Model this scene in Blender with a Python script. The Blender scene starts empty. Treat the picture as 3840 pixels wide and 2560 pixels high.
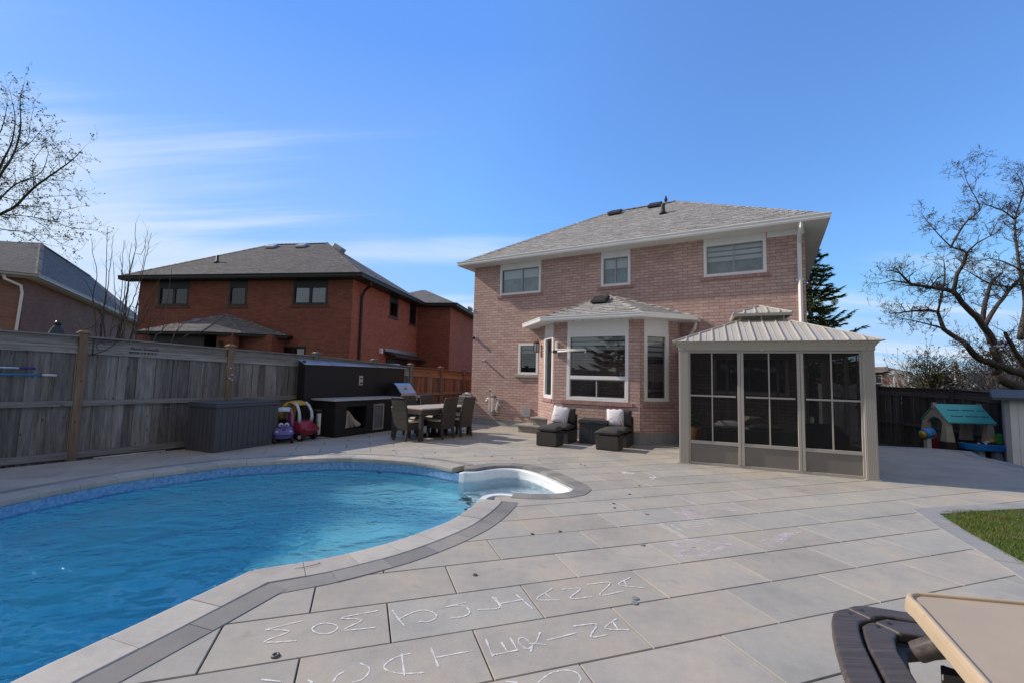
import bpy, bmesh, math, random
from mathutils import Vector, Matrix
from mathutils.geometry import delaunay_2d_cdt
random.seed(11)
S = bpy.context.scene
R = math.radians
# ------------------------------------------------------------------ camera
PITCH, ROLL = .0789, .0241
cp, sp, cr, sr = math.cos(PITCH), math.sin(PITCH), math.cos(ROLL), math.sin(ROLL)
fwd = Vector((0, cp, sp)); up0 = Vector((0, -sp, cp)); rt0 = Vector((1, 0, 0))
rt = rt0*cr + up0*sr; up = up0*cr - rt0*sr
cam = bpy.data.cameras.new("camera"); cam_o = bpy.data.objects.new("camera", cam)
S.collection.objects.link(cam_o); S.camera = cam_o
m = Matrix((rt, up, -fwd)).transposed().to_4x4(); m.translation = Vector((0, 0, 1.55))
cam_o.matrix_world = m
cam.lens = 15.56; cam.sensor_width = 36; cam.clip_end = 3000; cam.clip_start = .05
# ------------------------------------------------------------------ sky and sun
SUN_EL, SUN_AZ = R(35), R(162)            # azimuth measured from +X, counter-clockwise
w = bpy.data.worlds.new("World"); S.world = w; w.use_nodes = True
nt = w.node_tree; N = nt.nodes; L = nt.links
for n in list(N): N.remove(n)
def nn(t, **k):
    n = N.new(t)
    for a, b in k.items(): setattr(n, a, b)
    return n
sky = nn('ShaderNodeTexSky'); sky.sky_type = 'NISHITA'; sky.sun_disc = False
sky.sun_elevation = SUN_EL; sky.sun_rotation = R(90) - SUN_AZ
sky.altitude = 100; sky.air_density = 1.0; sky.dust_density = .25; sky.ozone_density = 3.0
tc = nn('ShaderNodeTexCoord'); sep = nn('ShaderNodeSeparateXYZ'); L.new(tc.outputs['Generated'], sep.inputs[0])
tr_ = nn('ShaderNodeValToRGB'); e_ = tr_.color_ramp.elements; e_[0].position = 0; e_[0].color = (.50, .66, .86, 1); e_[1].position = .75; e_[1].color = (.80, 1.12, 1.48, 1)
e_.new(.28).color = (.66, .90, 1.14, 1); L.new(sep.outputs[2], tr_.inputs[0])
hs = nn('ShaderNodeMixRGB', blend_type='MULTIPLY'); hs.inputs[0].default_value = 1
L.new(sky.outputs[0], hs.inputs[1]); L.new(tr_.outputs[0], hs.inputs[2])
cap = nn('ShaderNodeValToRGB'); e_ = cap.color_ramp.elements
for p_, c_ in ((0, (.46, .68, .95)), (.23, (.32, .57, .98)), (.386, (.25, .49, .97)), (.61, (.135, .35, .93)), (1, (.10, .28, .85))):
    if p_ in (0, 1): e_[0 if p_ == 0 else len(e_)-1].color = (*c_, 1)
    else: e_.new(p_).color = (*c_, 1)
L.new(sep.outputs[2], cap.inputs[0])
cap5 = nn('ShaderNodeMixRGB', blend_type='MULTIPLY'); cap5.inputs[0].default_value = 1; cap5.inputs[2].default_value = (5, 5, 5, 1); L.new(cap.outputs[0], cap5.inputs[1])
dk = nn('ShaderNodeMixRGB', blend_type='DARKEN'); dk.inputs[0].default_value = .9; L.new(hs.outputs[0], dk.inputs[1]); L.new(cap5.outputs[0], dk.inputs[2]); hs = dk
def mth(op, a, b=None, clamp=False):
    n = nn('ShaderNodeMath', operation=op, use_clamp=clamp)
    for i, v in enumerate((a, b)):
        if v is None: continue
        if isinstance(v, (int, float)): n.inputs[i].default_value = v
        else: L.new(v, n.inputs[i])
    return n.outputs[0]
# cirrus: project the view direction on a plane high above and stretch the noise along it
zc = mth('ADD', mth('MAXIMUM', sep.outputs[2], 0.0), .10)
cx_ = mth('DIVIDE', sep.outputs[0], zc); cy_ = mth('DIVIDE', sep.outputs[1], zc)
comb = nn('ShaderNodeCombineXYZ'); L.new(cx_, comb.inputs[0]); L.new(cy_, comb.inputs[1])
mp = nn('ShaderNodeMapping'); mp.inputs['Rotation'].default_value = (0, 0, R(14)); mp.inputs['Scale'].default_value = (.26, 1.7, 1)
mp.inputs['Location'].default_value = (1.3, .35, 0)
L.new(comb.outputs[0], mp.inputs[0])
n1 = nn('ShaderNodeTexNoise'); n1.inputs['Scale'].default_value = 1.0; n1.inputs['Detail'].default_value = 9; n1.inputs['Roughness'].default_value = .55; n1.inputs['Distortion'].default_value = .6
L.new(mp.outputs[0], n1.inputs['Vector'])
n2 = nn('ShaderNodeTexNoise'); n2.inputs['Scale'].default_value = .35; n2.inputs['Detail'].default_value = 3
L.new(comb.outputs[0], n2.inputs['Vector'])
# more cloud low down and towards the left (north-west) of the picture
low = mth('SUBTRACT', 1.0, mth('MULTIPLY', sep.outputs[2], 2.3), True)
left = mth('MULTIPLY_ADD', sep.outputs[0], -.16); N[-1].inputs[2].default_value = .04
bias = mth('ADD', mth('MULTIPLY', low, .30), left)
c = mth('ADD', mth('ADD', n1.outputs[0], mth('MULTIPLY', mth('SUBTRACT', n2.outputs[0], .5), .55)), bias)
cr_ = nn('ShaderNodeMapRange'); cr_.interpolation_type = 'SMOOTHERSTEP'
cr_.inputs['From Min'].default_value = .57; cr_.inputs['From Max'].default_value = .90
L.new(c, cr_.inputs[0])
cl = mth('MULTIPLY', cr_.outputs[0], .75)
# a thin bright veil added to the unseen sky behind to neutralise ambient light
veil = mth('MULTIPLY', mth('MAXIMUM', mth('MULTIPLY', mth('SUBTRACT', -.02, sep.outputs[1]), 3.0, True), mth('MULTIPLY', mth('SUBTRACT', sep.outputs[2], .90), 8.0, True)), mth('ADD', .45, mth('MULTIPLY', n2.outputs[0], .8)), True)
cl = mth('MAXIMUM', cl, mth('MULTIPLY', veil, .85))
cc_ = nn('ShaderNodeMixRGB'); L.new(mth('MULTIPLY', veil, 1.0), cc_.inputs[0]); cc_.inputs[1].default_value = (3.7, 4.2, 4.7, 1); cc_.inputs[2].default_value = (2.5, 2.0, 1.5, 1)
mix = nn('ShaderNodeMixRGB'); L.new(cl, mix.inputs[0]); L.new(hs.outputs[0], mix.inputs[1]); L.new(cc_.outputs[0], mix.inputs[2])
bg = nn('ShaderNodeBackground'); bg.inputs[1].default_value = .15
L.new(mix.outputs[0], bg.inputs[0])
wo = nn('ShaderNodeOutputWorld'); L.new(bg.outputs[0], wo.inputs[0])
sun = bpy.data.lights.new("sun", 'SUN'); sun.energy = 3.15; sun.angle = R(.5); sun.color = (1, .88, .74)
so = bpy.data.objects.new("sun", sun); S.collection.objects.link(so)
sd = Vector((math.cos(SUN_EL)*math.cos(SUN_AZ), math.cos(SUN_EL)*math.sin(SUN_AZ), math.sin(SUN_EL)))
so.rotation_euler = sd.to_track_quat('Z', 'Y').to_euler(); so.location = (-20, 10, 20)
S.view_settings.view_transform = 'Standard'; S.view_settings.look = 'None'
S.view_settings.exposure = 0.45; S.view_settings.gamma = 1
S.cycles.sample_clamp_indirect = 0; S.cycles.max_bounces = 8; S.cycles.transparent_max_bounces = 24
# ------------------------------------------------------------------ materials
MATS = {}
def newmat(name):
    m = bpy.data.materials.new(name); m.use_nodes = True; MATS[name] = m
    return m, m.node_tree, m.node_tree.nodes['Principled BSDF']
def lk(nt, a, b): nt.links.new(a, b)
def noise(nt, vec, scale, detail=4, rough=.55, sc=None, dist=0):
    n = nt.nodes.new('ShaderNodeTexNoise'); n.inputs['Scale'].default_value = scale
    n.inputs['Detail'].default_value = detail; n.inputs['Roughness'].default_value = rough; n.inputs['Distortion'].default_value = dist
    if sc:
        mp = nt.nodes.new('ShaderNodeMapping'); mp.inputs['Scale'].default_value = sc
        lk(nt, vec, mp.inputs[0]); vec = mp.outputs[0]
    lk(nt, vec, n.inputs['Vector']); return n.outputs[0]
def tcoord(nt, k='Object'):
    t = nt.nodes.new('ShaderNodeTexCoord'); return t.outputs[k]
def ramp(nt, fac, stops):
    r = nt.nodes.new('ShaderNodeValToRGB'); e = r.color_ramp.elements
    while len(e) < len(stops): e.new(.5)
    for i, (p, c) in enumerate(stops):
        e[i].position = p; e[i].color = (*c, 1) if len(c) == 3 else c
    lk(nt, fac, r.inputs[0]); return r.outputs[0]
def mixc(nt, fac, a, b, mode='MIX'):
    n = nt.nodes.new('ShaderNodeMixRGB'); n.blend_type = mode
    for i, v in ((0, fac), (1, a), (2, b)):
        if isinstance(v, (int, float)): n.inputs[i].default_value = v
        elif isinstance(v, tuple): n.inputs[i].default_value = (*v, 1) if len(v) == 3 else v
        else: lk(nt, v, n.inputs[i])
    return n.outputs[0]
def mt(nt, op, a, b=None, clamp=False):
    n = nt.nodes.new('ShaderNodeMath'); n.operation = op; n.use_clamp = clamp
    for i, v in enumerate((a, b)):
        if v is None: continue
        if isinstance(v, (int, float)): n.inputs[i].default_value = v
        else: lk(nt, v, n.inputs[i])
    return n.outputs[0]
def bump(nt, h, strength, dist=.01, bsdf=None):
    b = nt.nodes.new('ShaderNodeBump'); b.inputs['Strength'].default_value = strength; b.inputs['Distance'].default_value = dist
    lk(nt, h, b.inputs['Height']); return b.outputs[0]
def rnd_island(nt):
    g = nt.nodes.new('ShaderNodeNewGeometry'); return g.outputs['Random Per Island']
def pm(name, col, rough=.6, var=.12, scale=6, bmp=0, bscale=60, metal=0, isl=0, spec=None):
    """painted / plastic / stone surface: noise-varied colour, optional bump, optional per-piece variation"""
    m, nt, b = newmat(name); oc = tcoord(nt)
    f = noise(nt, oc, scale, 6, .65)
    c2_ = tuple(min(1, x*(1+var)) for x in col); c1_ = tuple(x*(1-var) for x in col)
    c = ramp(nt, f, [(.3, c1_), (.7, c2_)])
    if isl:
        ri = rnd_island(nt); v = mt(nt, 'MULTIPLY', mt(nt, 'SUBTRACT', ri, .5), 2*isl)
        h = nt.nodes.new('ShaderNodeHueSaturation'); lk(nt, c, h.inputs['Color']); lk(nt, mt(nt, 'ADD', v, 1.0), h.inputs['Value']); c = h.outputs[0]
    lk(nt, c, b.inputs['Base Color'])
    rr = mt(nt, 'ADD', mt(nt, 'MULTIPLY', mt(nt, 'SUBTRACT', f, .5), .25), rough, True); lk(nt, rr, b.inputs['Roughness'])
    b.inputs['Metallic'].default_value = metal
    if spec is not None: b.inputs['Specular IOR Level'].default_value = spec
    if bmp:
        lk(nt, bump(nt, noise(nt, oc, bscale, 5, .7), bmp, .004), b.inputs['Normal'])
    return m
def brickmat(name, ca, cb, mortar, bw=.245, bh=.0795, ms=.013, patch=(.8, .62, .75), patch_amt=.5):
    m, nt, b = newmat(name); uv = tcoord(nt, 'UV')
    t = nt.nodes.new('ShaderNodeTexBrick'); lk(nt, uv, t.inputs['Vector'])
    t.inputs['Scale'].default_value = 1; t.inputs['Brick Width'].default_value = bw; t.inputs['Row Height'].default_value = bh
    t.inputs['Mortar Size'].default_value = ms/2; t.inputs['Mortar Smooth'].default_value = .25; t.inputs['Bias'].default_value = 0
    t.inputs['Color1'].default_value = (*ca, 1); t.inputs['Color2'].default_value = (*cb, 1); t.inputs['Mortar'].default_value = (*mortar, 1)
    big = noise(nt, uv, .55, 5, .6); pf = ramp(nt, big, [(.42, (0, 0, 0)), (.66, (1, 1, 1))])
    c = mixc(nt, mt(nt, 'MULTIPLY', pf, patch_amt), t.outputs[0], patch, 'MULTIPLY')
    fine = noise(nt, uv, 55, 6, .75)
    c = mixc(nt, .55, c, ramp(nt, fine, [(.3, (.55, .55, .55)), (.7, (1.25, 1.22, 1.2))]), 'MULTIPLY')
    med = noise(nt, uv, 7, 5, .7)
    c = mixc(nt, .35, c, ramp(nt, med, [(.3, (.7, .7, .72)), (.7, (1.15, 1.12, 1.1))]), 'MULTIPLY')
    lk(nt, c, b.inputs['Base Color']); b.inputs['Roughness'].default_value = .9; b.inputs['Specular IOR Level'].default_value = .2
    h = mt(nt, 'ADD', mt(nt, 'MULTIPLY', t.outputs[1], -1.0), mt(nt, 'MULTIPLY', fine, .35))
    lk(nt, bump(nt, h, .8, .008), b.inputs['Normal'])
    return m
brickmat('brick_pink', (.66, .475, .41), (.52, .36, .315), (.31, .245, .22), patch=(.78, .70, .80), patch_amt=.55)
brickmat('brick_orange_lit', (.50, .165, .10), (.40, .125, .08), (.27, .14, .10), patch=(.85, .8, .8), patch_amt=.4)  # the side wall's brighter light is put into this brick colour
brickmat('brick_red', (.30, .115, .08), (.22, .085, .065), (.16, .09, .07), patch=(.75, .72, .72), patch_amt=.5)
brickmat('brick_brown', (.33, .185, .13), (.26, .145, .105), (.25, .18, .15))
brickmat('sill_brick', (.50, .31, .27), (.40, .25, .22), (.24, .18, .165), bw=.078, bh=.4, ms=.008)
brickmat('sill_brick_dark', (.17, .085, .065), (.14, .07, .055), (.15, .1, .085), bw=.078, bh=.4, ms=.008)
def shinglemat(name, ca, cb, cm):
    m, nt, b = newmat(name); uv = tcoord(nt, 'UV')
    t = nt.nodes.new('ShaderNodeTexBrick'); lk(nt, uv, t.inputs['Vector'])
    t.offset = .37; t.offset_frequency = 2; t.squash = .7; t.squash_frequency = 3
    t.inputs['Scale'].default_value = 1; t.inputs['Brick Width'].default_value = .31; t.inputs['Row Height'].default_value = .135
    t.inputs['Mortar Size'].default_value = .004; t.inputs['Mortar Smooth'].default_value = .1
    t.inputs['Color1'].default_value = (*ca, 1); t.inputs['Color2'].default_value = (*cb, 1); t.inputs['Mortar'].default_value = (*cm, 1)
    sx = nt.nodes.new('ShaderNodeSeparateXYZ'); lk(nt, uv, sx.inputs[0])
    fr = mt(nt, 'FRACT', mt(nt, 'DIVIDE', sx.outputs[1], .135))
    fine = noise(nt, uv, 90, 4, .8); big = noise(nt, uv, .8, 4)
    wn = nt.nodes.new('ShaderNodeTexWhiteNoise'); wn.noise_dimensions = '2D'; cv = nt.nodes.new('ShaderNodeCombineXYZ')
    row = mt(nt, 'FLOOR', mt(nt, 'DIVIDE', sx.outputs[1], .135)); lk(nt, mt(nt, 'FLOOR', mt(nt, 'ADD', mt(nt, 'DIVIDE', sx.outputs[0], .17), mt(nt, 'MULTIPLY', row, .43))), cv.inputs[0]); lk(nt, row, cv.inputs[1]); lk(nt, cv.outputs[0], wn.inputs['Vector'])
    band = mt(nt, 'MULTIPLY', mt(nt, 'GREATER_THAN', wn.outputs['Value'], .40), mt(nt, 'GREATER_THAN', fr, .70))
    tab = mixc(nt, .55, t.outputs[0], ramp(nt, wn.outputs['Value'], [(0, (.62, .62, .62)), (1, (1.35, 1.34, 1.32))]), 'MULTIPLY')
    tab = mixc(nt, band, tab, cm)
    c = mixc(nt, .6, tab, ramp(nt, fine, [(.3, (.6, .6, .6)), (.7, (1.3, 1.3, 1.3))]), 'MULTIPLY')
    c = mixc(nt, .4, c, ramp(nt, big, [(.35, (.8, .8, .8)), (.65, (1.1, 1.1, 1.1))]), 'MULTIPLY')
    lk(nt, c, b.inputs['Base Color']); b.inputs['Roughness'].default_value = .95; b.inputs['Specular IOR Level'].default_value = .15
    hh = mt(nt, 'ADD', mt(nt, 'SUBTRACT', 1.0, fr), mt(nt, 'MULTIPLY', t.outputs[1], -.7))
    hh = mt(nt, 'ADD', hh, mt(nt, 'MULTIPLY', fine, .25))
    lk(nt, bump(nt, hh, .9, .02), b.inputs['Normal'])
    return m
shinglemat('shingle_grey', (.42, .412, .395), (.33, .324, .31), (.07, .069, .067))
shinglemat('shingle_taupe', (.225, .217, .212), (.17, .165, .162), (.075, .072, .07))
shinglemat('shingle_brown', (.30, .20, .16), (.22, .15, .12), (.1, .07, .06))
def woodmat(name, dark, lite, axis='Z', rough=.85, stain=.5, hue=(.55, .5, .45)):
    m, nt, b = newmat(name); oc = tcoord(nt); ri = rnd_island(nt)
    off = nt.nodes.new('ShaderNodeVectorMath'); off.operation = 'ADD'; lk(nt, oc, off.inputs[0])
    cmb = nt.nodes.new('ShaderNodeCombineXYZ'); lk(nt, mt(nt, 'MULTIPLY', ri, 37.0), cmb.inputs[0]); lk(nt, mt(nt, 'MULTIPLY', ri, 91.0), cmb.inputs[2]); lk(nt, cmb.outputs[0], off.inputs[1])
    v = off.outputs[0]
    long_, sc = (1.2, (22, 22, 1.3)) if axis == 'Z' else (1.2, (1.3, 22, 22))
    g1 = noise(nt, v, 1.0, 6, .65, sc, .4)
    sc2 = tuple(x*4 for x in sc); g2 = noise(nt, v, 1.0, 4, .7, sc2)
    st = noise(nt, v, 1.0, 4, .6, (5, 5, .9) if axis == 'Z' else (.9, 5, 5))
    f = mt(nt, 'ADD', mt(nt, 'MULTIPLY', g1, .6), mt(nt, 'MULTIPLY', g2, .4))
    c = ramp(nt, f, [(.32, dark), (.68, lite)])
    c = mixc(nt, mt(nt, 'MULTIPLY', ramp(nt, st, [(.45, (0, 0, 0)), (.7, (1, 1, 1))]), stain), c, hue, 'MULTIPLY')
    vo = nt.nodes.new('ShaderNodeTexVoronoi'); vo.inputs['Scale'].default_value = 1
    mp = nt.nodes.new('ShaderNodeMapping'); mp.inputs['Scale'].default_value = (8, 8, 3.6) if axis == 'Z' else (3.6, 8, 8); lk(nt, v, mp.inputs[0]); lk(nt, mp.outputs[0], vo.inputs['Vector'])
    kn = ramp(nt, vo.outputs['Distance'], [(.05, (.28, .24, .22)), (.13, (1, 1, 1))])
    c = mixc(nt, .8, c, kn, 'MULTIPLY')
    h = nt.nodes.new('ShaderNodeHueSaturation'); lk(nt, c, h.inputs['Color'])
    lk(nt, mt(nt, 'ADD', mt(nt, 'MULTIPLY', ri, .75), .62), h.inputs['Value']); lk(nt, mt(nt, 'ADD', mt(nt, 'MULTIPLY', mt(nt, 'FRACT', mt(nt, 'MULTIPLY', ri, 7.3)), .5), .75), h.inputs['Saturation'])
    lk(nt, h.outputs[0], b.inputs['Base Color']); b.inputs['Roughness'].default_value = rough; b.inputs['Specular IOR Level'].default_value = .2
    lk(nt, bump(nt, f, .5, .004), b.inputs['Normal'])
    return m
woodmat('wood_grey', (.08, .077, .074), (.33, .315, .295))
woodmat('wood_grey_rail', (.11, .105, .10), (.36, .345, .325), 'X', stain=.35)
woodmat('wood_dark', (.05, .045, .042), (.125, .112, .10))
woodmat('wood_dark_rail', (.055, .05, .047), (.14, .125, .115), 'X', stain=.35)
woodmat('wood_tan', (.17, .115, .07), (.36, .25, .155), stain=.3)
woodmat('wood_red', (.13, .068, .05), (.33, .17, .125), stain=.3)
woodmat('wood_red_rail', (.16, .085, .055), (.36, .20, .14), 'X', stain=.2)
woodmat('wood_pale', (.36, .35, .34), (.55, .54, .53), stain=.1)
woodmat('bark', (.03, .025, .022), (.13, .112, .10), stain=.4)
woodmat('bark_olive', (.03, .028, .02), (.10, .092, .065), stain=.4)
woodmat('log_wood', (.28, .22, .15), (.52, .44, .32), stain=.2)
def pavermat(name, ca, cb, isl=.16):
    m, nt, b = newmat(name); oc = tcoord(nt); ri = rnd_island(nt)
    f1 = noise(nt, oc, 1.6, 5, .6); f2 = noise(nt, oc, 12, 6, .7); f3 = noise(nt, oc, 160, 3, .7)
    tint = mixc(nt, ramp(nt, ri, [(.25, (0, 0, 0)), (.75, (1, 1, 1))]), ca, cb)
    c = mixc(nt, .8, tint, ramp(nt, f1, [(.32, (.80, .82, .84)), (.5, (1.0, 1.0, 1.0)), (.68, (1.15, 1.09, 1.0))]), 'MULTIPLY')
    c = mixc(nt, .5, c, ramp(nt, f2, [(.3, (.84, .84, .84)), (.7, (1.12, 1.12, 1.12))]), 'MULTIPLY')
    pits = nt.nodes.new('ShaderNodeTexVoronoi'); pits.inputs['Scale'].default_value = 55; lk(nt, oc, pits.inputs['Vector'])
    pf = mt(nt, 'MULTIPLY', ramp(nt, pits.outputs['Distance'], [(.10, (1, 1, 1)), (.2, (0, 0, 0))]), ramp(nt, f2, [(.5, (0, 0, 0)), (.62, (1, 1, 1))]))
    c = mixc(nt, mt(nt, 'MULTIPLY', pf, .6), c, (.16, .15, .135))
    c = mixc(nt, .3, c, ramp(nt, f3, [(.3, (.75, .75, .75)), (.7, (1.2, 1.2, 1.2))]), 'MULTIPLY')
    blot = noise(nt, oc, 3.1, 6, .7, None, 1.2); c = mixc(nt, mt(nt, 'MULTIPLY', ramp(nt, blot, [(.60, (0, 0, 0)), (.72, (1, 1, 1))]), .45), c, (.22, .205, .18))
    h = nt.nodes.new('ShaderNodeHueSaturation'); lk(nt, c, h.inputs['Color']); lk(nt, mt(nt, 'ADD', mt(nt, 'MULTIPLY', mt(nt, 'SUBTRACT', mt(nt, 'FRACT', mt(nt, 'MULTIPLY', ri, 17.7)), .5), isl), 1.0), h.inputs['Value'])
    lk(nt, h.outputs[0], b.inputs['Base Color']); b.inputs['Roughness'].default_value = .82; b.inputs['Specular IOR Level'].default_value = .3
    hh = mt(nt, 'ADD', mt(nt, 'MULTIPLY', f3, .5), mt(nt, 'MULTIPLY', pf, -1.0)); hh = mt(nt, 'ADD', hh, f2)
    lk(nt, bump(nt, hh, .35, .003), b.inputs['Normal'])
    return m
pavermat('paver', (.395, .365, .312), (.372, .360, .318), .13)
pavermat('coping_stone', (.45, .425, .375), (.40, .38, .34))
pavermat('border_stone', (.27, .26, .24), (.225, .22, .205), .2)
pavermat('edge_stone', (.31, .31, .30), (.28, .283, .28), .12)
pm('joint_sand', (.085, .08, .072), .95, .3, 40)
pm('concrete', (.30, .31, .32), .9, .12, 5, .2, 80)
pm('step_stone', (.30, .285, .26), .85, .15, 6, .2, 60)
pm('white_paint', (.82, .82, .80), .45, .04, 3)
pm('white_vinyl', (.80, .80, .79), .38, .04, 2)
pm('soffit_white', (.80, .795, .76), .6, .04, 3)
pm('black_trim', (.012, .012, .013), .5, .2, 3)
pm('black_panel', (.010, .0098, .010), .62, .25, 3)
pm('vent_black', (.03, .028, .027), .6, .2, 5)
pm('metal_taupe', (.42, .395, .355), .45, .05, 2, metal=0)
pm('metal_taupe_roof', (.47, .445, .395), .5, .06, 2)
pm('gazebo_panel', (.20, .185, .165), .6, .10, 3)
pm('steel', (.55, .55, .55), .32, .05, 5, metal=1)
pm('steel_dull', (.40, .40, .40), .5, .08, 5, metal=.8)
pm('cast_black', (.015, .015, .016), .35, .2, 5)
pm('pvc_white', (.72, .72, .70), .35, .05, 4)
pm('pvc_dirty', (.42, .41, .40), .5, .2, 5)
pm('plastic_charcoal', (.04, .043, .05), .55, .15, 8, .2, 90)
pm('box_grey', (.075, .077, .085), .65, .12, 4, .2, 90)
pm('cushion_dark', (.055, .054, .052), .95, .15, 6, .4, 220, isl=0)
pm('cushion_cream', (.60, .55, .47), .95, .06, 6, .3, 220)
pm('cushion_brown', (.20, .155, .13), .95, .1, 6, .3, 220)
pm('counter_stone', (.46, .46, .46), .35, .3, 35)
pm('tabletop_tan', (.40, .345, .28), .6, .1, 9)
pm('tan_plastic', (.50, .385, .25), .5, .07, 2.5, .12, 140)
pm('tan_plastic_top', (.42, .335, .235), .55, .10, 2.2, .15, 140)
pm('car_red', (.27, .018, .045), .38, .1, 4)
pm('car_yellow', (.50, .31, .035), .4, .08, 4)
pm('car_white', (.52, .57, .60), .4, .05, 4)
pm('car_purple', (.135, .125, .36), .4, .1, 4)
pm('car_pink', (.27, .09, .17), .4, .1, 4)
pm('tyre_black', (.012, .012, .012), .6, .1, 8)
pm('eye_blue', (.03, .12, .28), .3, .05, 4)
pm('eye_black', (.01, .01, .01), .3, .05, 4)
pm('pole_blue', (.03, .22, .50), .35, .05, 4)
pm('pole_navy', (.015, .04, .26), .4, .05, 4)
pm('pole_white', (.62, .66, .70), .35, .05, 4)
pm('toy_teal', (.09, .47, .43), .5, .08, 5)
pm('toy_blue', (.03, .27, .70), .4, .06, 5)
pm('toy_beige', (.44, .385, .285), .55, .08, 5)
pm('toy_brown', (.035, .024, .022), .7, .1, 9)
pm('toy_red', (.22, .008, .015), .45, .08, 5)
pm('toy_green', (.06, .35, .03), .4, .06, 5)
pm('toy_yellow', (.55, .35, .02), .4, .06, 5)
pm('shed_wall', (.86, .86, .85), .6, .05, 3)
pm('shed_frame', (.36, .365, .37), .6, .06, 3)
pm('shed_roof', (.085, .088, .092), .7, .15, 20, .3, 120)
pm('umbrella_fabric', (.05, .062, .075), .9, .15, 5)
pm('soil', (.055, .042, .03), 1, .4, 20, .8, 60)
pm('grass_ground', (.045, .07, .018), .95, .35, 9, .5, 90)
pm('lamp_grey', (.25, .27, .25), .5, .1, 4)
pm('terracotta_woven', (.45, .17, .05), .7, .25, 30, .4, 90)
pm('far_brick_orange', (.50, .17, .09), .9, .1, 4)
pm('far_brick_brown', (.23, .12, .09), .9, .12, 4)
pm('glass_fill', (.02, .022, .024), .1, .1, 1)
pm('dark_room', (.012, .012, .013), .9, .1, 1)  # near-black colour stands in for the lack of light indoors
pm('blind', (.78, .78, .75), .8, .05, 2)
pm('curtain_dark', (.08, .09, .09), .8, .25, 3)
pm('curtain_teal', (.30, .37, .38), .8, .35, 2.5)
pm('chalk_white', (.80, .80, .78), .95, .1, 60)
pm('chalk_pink', (.70, .62, .63), .95, .1, 60)
pm('brass_dull', (.12, .11, .09), .5, .2, 30, metal=.6)
pm('disc_grey', (.22, .225, .23), .6, .1, 30)
pm('liner_white', (.86, .90, .90), .3, .03, 2)
# chalk rubs off on the grain of the stone
for nm in ('chalk_white', 'chalk_pink'):
    m = MATS[nm]; nt = m.node_tree; b = nt.nodes['Principled BSDF']
    f = noise(nt, tcoord(nt), 190, 5, .8); f2 = noise(nt, tcoord(nt), 9, 3, .6)
    a = mt(nt, 'ADD', f, mt(nt, 'MULTIPLY', mt(nt, 'SUBTRACT', f2, .5), .35))
    lim = (.40, .50) if nm == 'chalk_white' else (.44, .60)
    lk(nt, ramp(nt, a, [(lim[0], (0, 0, 0)), (lim[1], (.85, .85, .85))]), b.inputs['Alpha'])
def wicker(name, ca, cb, cm):
    m, nt, b = newmat(name); uv = tcoord(nt, 'UV')
    t = nt.nodes.new('ShaderNodeTexBrick'); lk(nt, uv, t.inputs['Vector']); t.inputs['Scale'].default_value = 1
    t.inputs['Brick Width'].default_value = .034; t.inputs['Row Height'].default_value = .0115; t.inputs['Mortar Size'].default_value = .0016; t.inputs['Mortar Smooth'].default_value = .8
    t.inputs['Color1'].default_value = (*ca, 1); t.inputs['Color2'].default_value = (*cb, 1); t.inputs['Mortar'].default_value = (*cm, 1)
    st = noise(nt, uv, 1, 3, .6, (2, 60, 1))
    c = mixc(nt, .6, t.outputs[0], ramp(nt, st, [(.3, (.7, .7, .7)), (.7, (1.3, 1.25, 1.2))]), 'MULTIPLY')
    lk(nt, c, b.inputs['Base Color']); b.inputs['Roughness'].default_value = .42; b.inputs['Specular IOR Level'].default_value = .45
    lk(nt, bump(nt, mt(nt, 'MULTIPLY', t.outputs[1], -1.0), 1, .006), b.inputs['Normal'])
wicker('wicker_brown', (.105, .088, .075), (.06, .05, .043), (.012, .01, .009))
wicker('wicker_grey', (.075, .07, .066), (.048, .045, .042), (.01, .01, .01))
def screenmat(name, col, alpha):
    m, nt, b = newmat(name)
    b.inputs['Base Color'].default_value = (*col, 1); b.inputs['Roughness'].default_value = .7; b.inputs['Specular IOR Level'].default_value = .25
    b.inputs['Alpha'].default_value = alpha
screenmat('screen_mesh', (.018, .018, .019), .42)
screenmat('glass_smoke', (.25, .27, .28), .55)
def glassmat(name, tint, rough=.01, wav=.02):
    m, nt, b = newmat(name); N = nt.nodes; N.remove(b); out = N['Material Output']
    tr = N.new('ShaderNodeBsdfTransparent'); tr.inputs[0].default_value = (*tint, 1)
    gl = N.new('ShaderNodeBsdfGlossy'); gl.inputs['Roughness'].default_value = rough; gl.inputs[0].default_value = (.85, .9, .95, 1)
    fr = N.new('ShaderNodeFresnel'); fr.inputs[0].default_value = 1.55
    bp = bump(nt, noise(nt, tcoord(nt), 1.6, 2), wav, .05); lk(nt, bp, gl.inputs['Normal'])
    mx = N.new('ShaderNodeMixShader'); lk(nt, mt(nt, 'ADD', fr.outputs[0], .03), mx.inputs[0]); lk(nt, tr.outputs[0], mx.inputs[1]); lk(nt, gl.outputs[0], mx.inputs[2]); lk(nt, mx.outputs[0], out.inputs[0])
glassmat('window_glass', (.93, .97, .97))
glassmat('window_glass_dark', (.86, .88, .88))
# pillow fabric with a faint leaf pattern
m, nt, b = newmat('pillow_leaf'); oc = tcoord(nt)
wv = nt.nodes.new('ShaderNodeTexWave'); wv.inputs['Scale'].default_value = 9; wv.inputs['Distortion'].default_value = 3; wv.inputs['Detail'].default_value = 1; lk(nt, oc, wv.inputs['Vector'])
msk = noise(nt, oc, 4.5, 2)
f = mt(nt, 'MULTIPLY', ramp(nt, wv.outputs[0], [(.55, (0, 0, 0)), (.7, (1, 1, 1))]), ramp(nt, msk, [(.48, (0, 0, 0)), (.55, (1, 1, 1))]))
lk(nt, mixc(nt, f, (.74, .72, .76), (.42, .36, .38)), b.inputs['Base Color']); b.inputs['Roughness'].default_value = .95
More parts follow.
